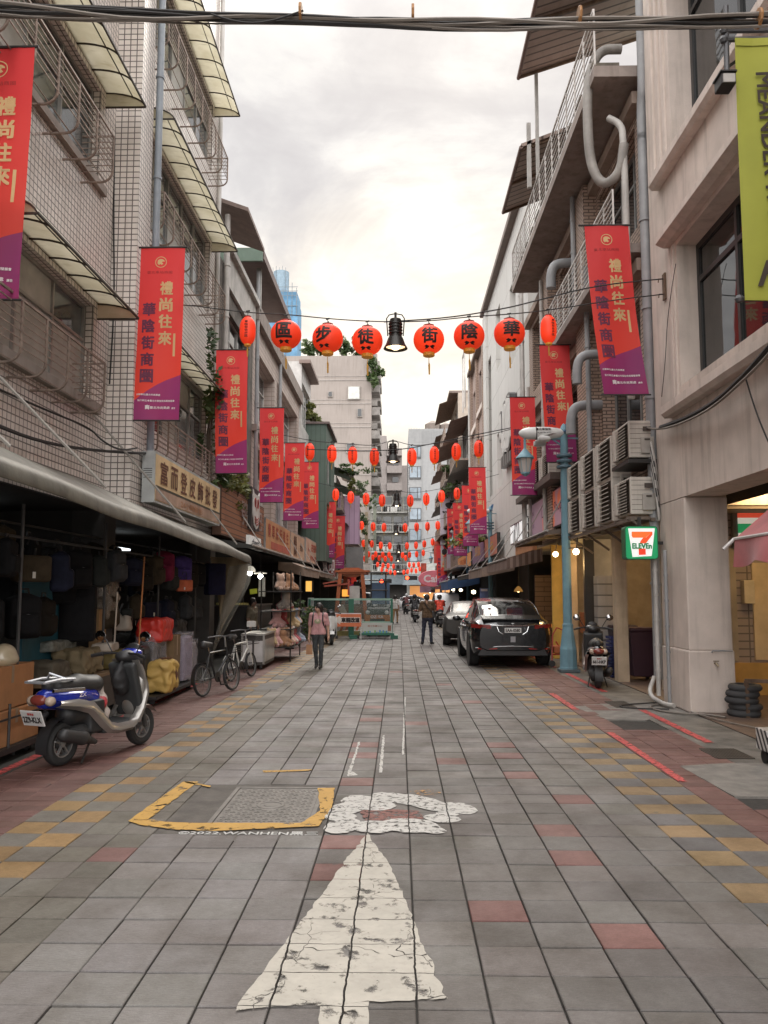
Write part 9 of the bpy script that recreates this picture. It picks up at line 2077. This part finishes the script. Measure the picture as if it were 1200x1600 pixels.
 for i in range(12):
  y = 29+i*3.6; c = ((.20, .08, .05), (.09, .08, .07), (.25, .18, .10), (.06, .07, .10), (.28, .06, .05))[i % 5]
  soft(f'stall goods under the right awnings, number {i+1} from the near end', 'goods_heap', 'goods', (4.0+rng.uniform(-.1, .3), y, .02), (.4, .7, rng.uniform(.4, .8)), mat('rheap_%d' % (i % 5), c, .8, var=.5, vs=7, bmp=.4), 0, .12, i+40, .06, group='goods under the right awnings')
 for i, (px, py, Y) in enumerate(((700, 912, 60), (708, 921, 55), (740, 925, 40), (690, 918, 68), (720, 922, 52), (672, 925, 74), (664, 930, 80))):
  p = P(px, py, Y); t = thing('shop_lamp', f'small lit lamp under the right awnings, number {i+1} in the row', 'lamp', p, 0, 'far shop lamps'); MB().lathe([(0, .10), (.10, .05), (.10, -.05), (0, -.10)], 10, p).build('bulb', lampmat('far_bulb', (1, .82, .55), 6), t, smooth=True)
 for i, (px, py, Y) in enumerate(((602, 908, 78), (642, 903, 78))):
  p = P(px, py, Y); t = thing('traffic_light', f'traffic light glowing red over the crossing, {"left" if i == 0 else "right"} one', 'traffic light', p, 0, 'traffic lights at the crossing'); MB().box(p.x-.6, p.x+.6, Y, Y+.2, p.z-.2, p.z+.2).build('case', BLK, t); MB().lathe([(0, -.03), (.17, -.02), (.17, 0)], 12, (p.x-.35, Y, p.z), 'Y').build('red_lamp', lampmat('red_signal', (1, .06, .02), 5), t); MB().tube([(p.x, Y+.1, p.z+.1), (4.3 if i else -4.4, Y+.1, p.z+.1), (4.3 if i else -4.4, Y+.1, 0)], .06, 6).build('mast', ALU, t)
right_bits()
# ================================================================== PLANTS
def leafmat(name, c1, c2):
 m, nt, b = nodes_of(name); r = nt.nodes.new('ShaderNodeAttribute'); r.attribute_name = 'leafv'
 c = mixc(nt, r.outputs['Fac'], c1, c2); nt.links.new(c, b.inputs['Base Color']); b.inputs['Roughness'].default_value = .6
 tr = nt.nodes.new('ShaderNodeBsdfTranslucent'); nt.links.new(c, tr.inputs[0]); mx = nt.nodes.new('ShaderNodeMixShader'); mx.inputs[0].default_value = .25
 nt.links.new(b.outputs[0], mx.inputs[1]); nt.links.new(tr.outputs[0], mx.inputs[2]); nt.links.new(mx.outputs[0], nt.nodes['Material Output'].inputs[0]); return m
LEAF = leafmat('leaf_green', (.022, .045, .014), (.075, .115, .03)); LEAFY = leafmat('leaf_yellow', (.07, .09, .02), (.20, .20, .05))
def foliage(name, root, centre, rad, n, size, m=None, seed=0, clumps=9):
 rng = random.Random(seed); V = []; F = []; A = []; cs = []
 for _ in range(clumps):
  a = Vector((rng.gauss(0, .45), rng.gauss(0, .45), rng.gauss(0, .45))); cs.append((a, rng.uniform(.25, .5), rng.uniform(.0, .6)))
 for _ in range(n):
  a, r, v = rng.choice(cs); p = a+Vector((rng.gauss(0, 1), rng.gauss(0, 1), rng.gauss(0, 1))).normalized()*r*rng.random()**.5
  p = Vector(centre)+Vector((p.x*rad[0], p.y*rad[1], p.z*rad[2])); s = size*rng.uniform(.5, 1.2)
  d = Vector((rng.gauss(0, 1), rng.gauss(0, 1), rng.gauss(0, .6))).normalized(); q = d.orthogonal().normalized(); q = (q+d.cross(q)*rng.uniform(-1, 1)).normalized(); o = len(V)
  V += [p-d*s, p+q*s*.45, p+d*s, p-q*s*.45]; F.append((o, o+1, o+2, o+3)); A.append(min(1, max(0, v+rng.uniform(0, .5))))
 me = bpy.data.meshes.new(name); off = origin(root) if root else Vector((0, 0, 0)); me.from_pydata([tuple(p-off) for p in V], [], F)
 at = me.attributes.new('leafv', 'FLOAT', 'FACE'); at.data.foreach_set('value', A); me.materials.append(m or LEAF)
 o = bpy.data.objects.new(name, me); COL.objects.link(o); o.parent = root; return o
def plants():
 WOOD = mat('bark', (.06, .045, .03), .9, bmp=.4)
 def plant(name, label, cat, c, rad, n, s, m=None, seed=0, stem=None, group=None):
  t = thing(name, label, cat, (c.x, c.y, c.z-rad[2]), 0, group); foliage('foliage', t, c, rad, n, s, m, seed)
  b = MB(); base = Vector(stem or (c.x, c.y, c.z-rad[2]*1.1)); rng = random.Random(seed)
  for k in range(4): b.tube([base, base.lerp(c, .6)+Vector((rng.uniform(-.2, .2)*rad[0], 0, 0)), c+Vector((rng.uniform(-.5, .5)*rad[0], 0, rng.uniform(0, .5)*rad[2]))], [rad[2]*.035, rad[2]*.02, rad[2]*.008], 5)
  b.build('stem', WOOD, t); return t
 plant('creeper', 'dark creeper climbing the dark stone house', 'climbing plant', W(328, 640, -4.2), (.25, .9, 1.3), 900, .09, LEAF, 1); plant('creeper', 'pale green creeper trailing over the wooden owl sign', 'climbing plant', W(372, 752, -3.95), (.22, 1.6, .35), 420, .10, LEAFY, 2)
 plant('creeper', 'small leafy sprig above the cream box sign', 'climbing plant', W(345, 745, -4.0), (.2, .5, .4), 260, .09, LEAF, 3)
 c = P(489, 648, 38.8); plant('roof_plant', 'bright green bushy plant on the roof of the green metal house', 'plant', c+Vector((0, .2, .1)), (.62, .5, .45), 700, .13, LEAFY, 4)
 for i, px in enumerate((482, 497, 515, 534, 551, 566, 576)):
  c = P(px, (548, 545, 546, 543, 546, 548, 555)[i], 102); plant('roof_tree', f'small tree on the roof of the tall beige block, {ORD[i]} from the left', 'tree', c+Vector((0, 0, .2)), (1.25, 1.2, 1.2), 420, .32, LEAF, 10+i, group='roof trees')
 c = P(583, 583, 99.5); plant('hanging_shrub', 'big dark shrub hanging down the right edge of the beige block', 'shrub', c, (.85, .9, 2.0), 900, .30, LEAF, 30)
 plant('balcony_plant', 'ragged planter greenery on a grey balcony above the lilac hoarding', 'plant', P(545, 733, 44.5), (1.2, .4, .35), 500, .12, LEAF, 31); plant('balcony_plant', 'tall thin green plant on the balcony left of the street', 'plant', P(548, 757, 44.8), (.2, .2, .55), 260, .10, LEAFY, 32)
 plant('hanging_plant', 'tuft of olive creeper hanging above the third blue lamp post', 'plant', P(741, 840, 39), (.9, .7, .45), 700, .11, LEAFY, 33)
 for i, (px, py, Y) in enumerate(((560, 760, 58), (577, 785, 66), (566, 815, 52), (574, 850, 70), (700, 735, 56), (706, 765, 50))): plant('balcony_plant', f'balcony greenery far along the street, clump {ORD[i]}', 'plant', P(px, py, Y), (.6, .5, .6), 260, .13, LEAF, 40+i)
 plant('potted_plant', 'leafy potted plant by the picture box on the left pavement', 'plant', Vector((-3.2, 26.5, .8)), (.4, .5, .7), 500, .09, LEAF, 60)
 plant('potted_plant', 'second leafy potted plant under the taupe awning', 'plant', Vector((-3.3, 29.5, .7)), (.4, .5, .6), 400, .09, LEAF, 61)
plants()
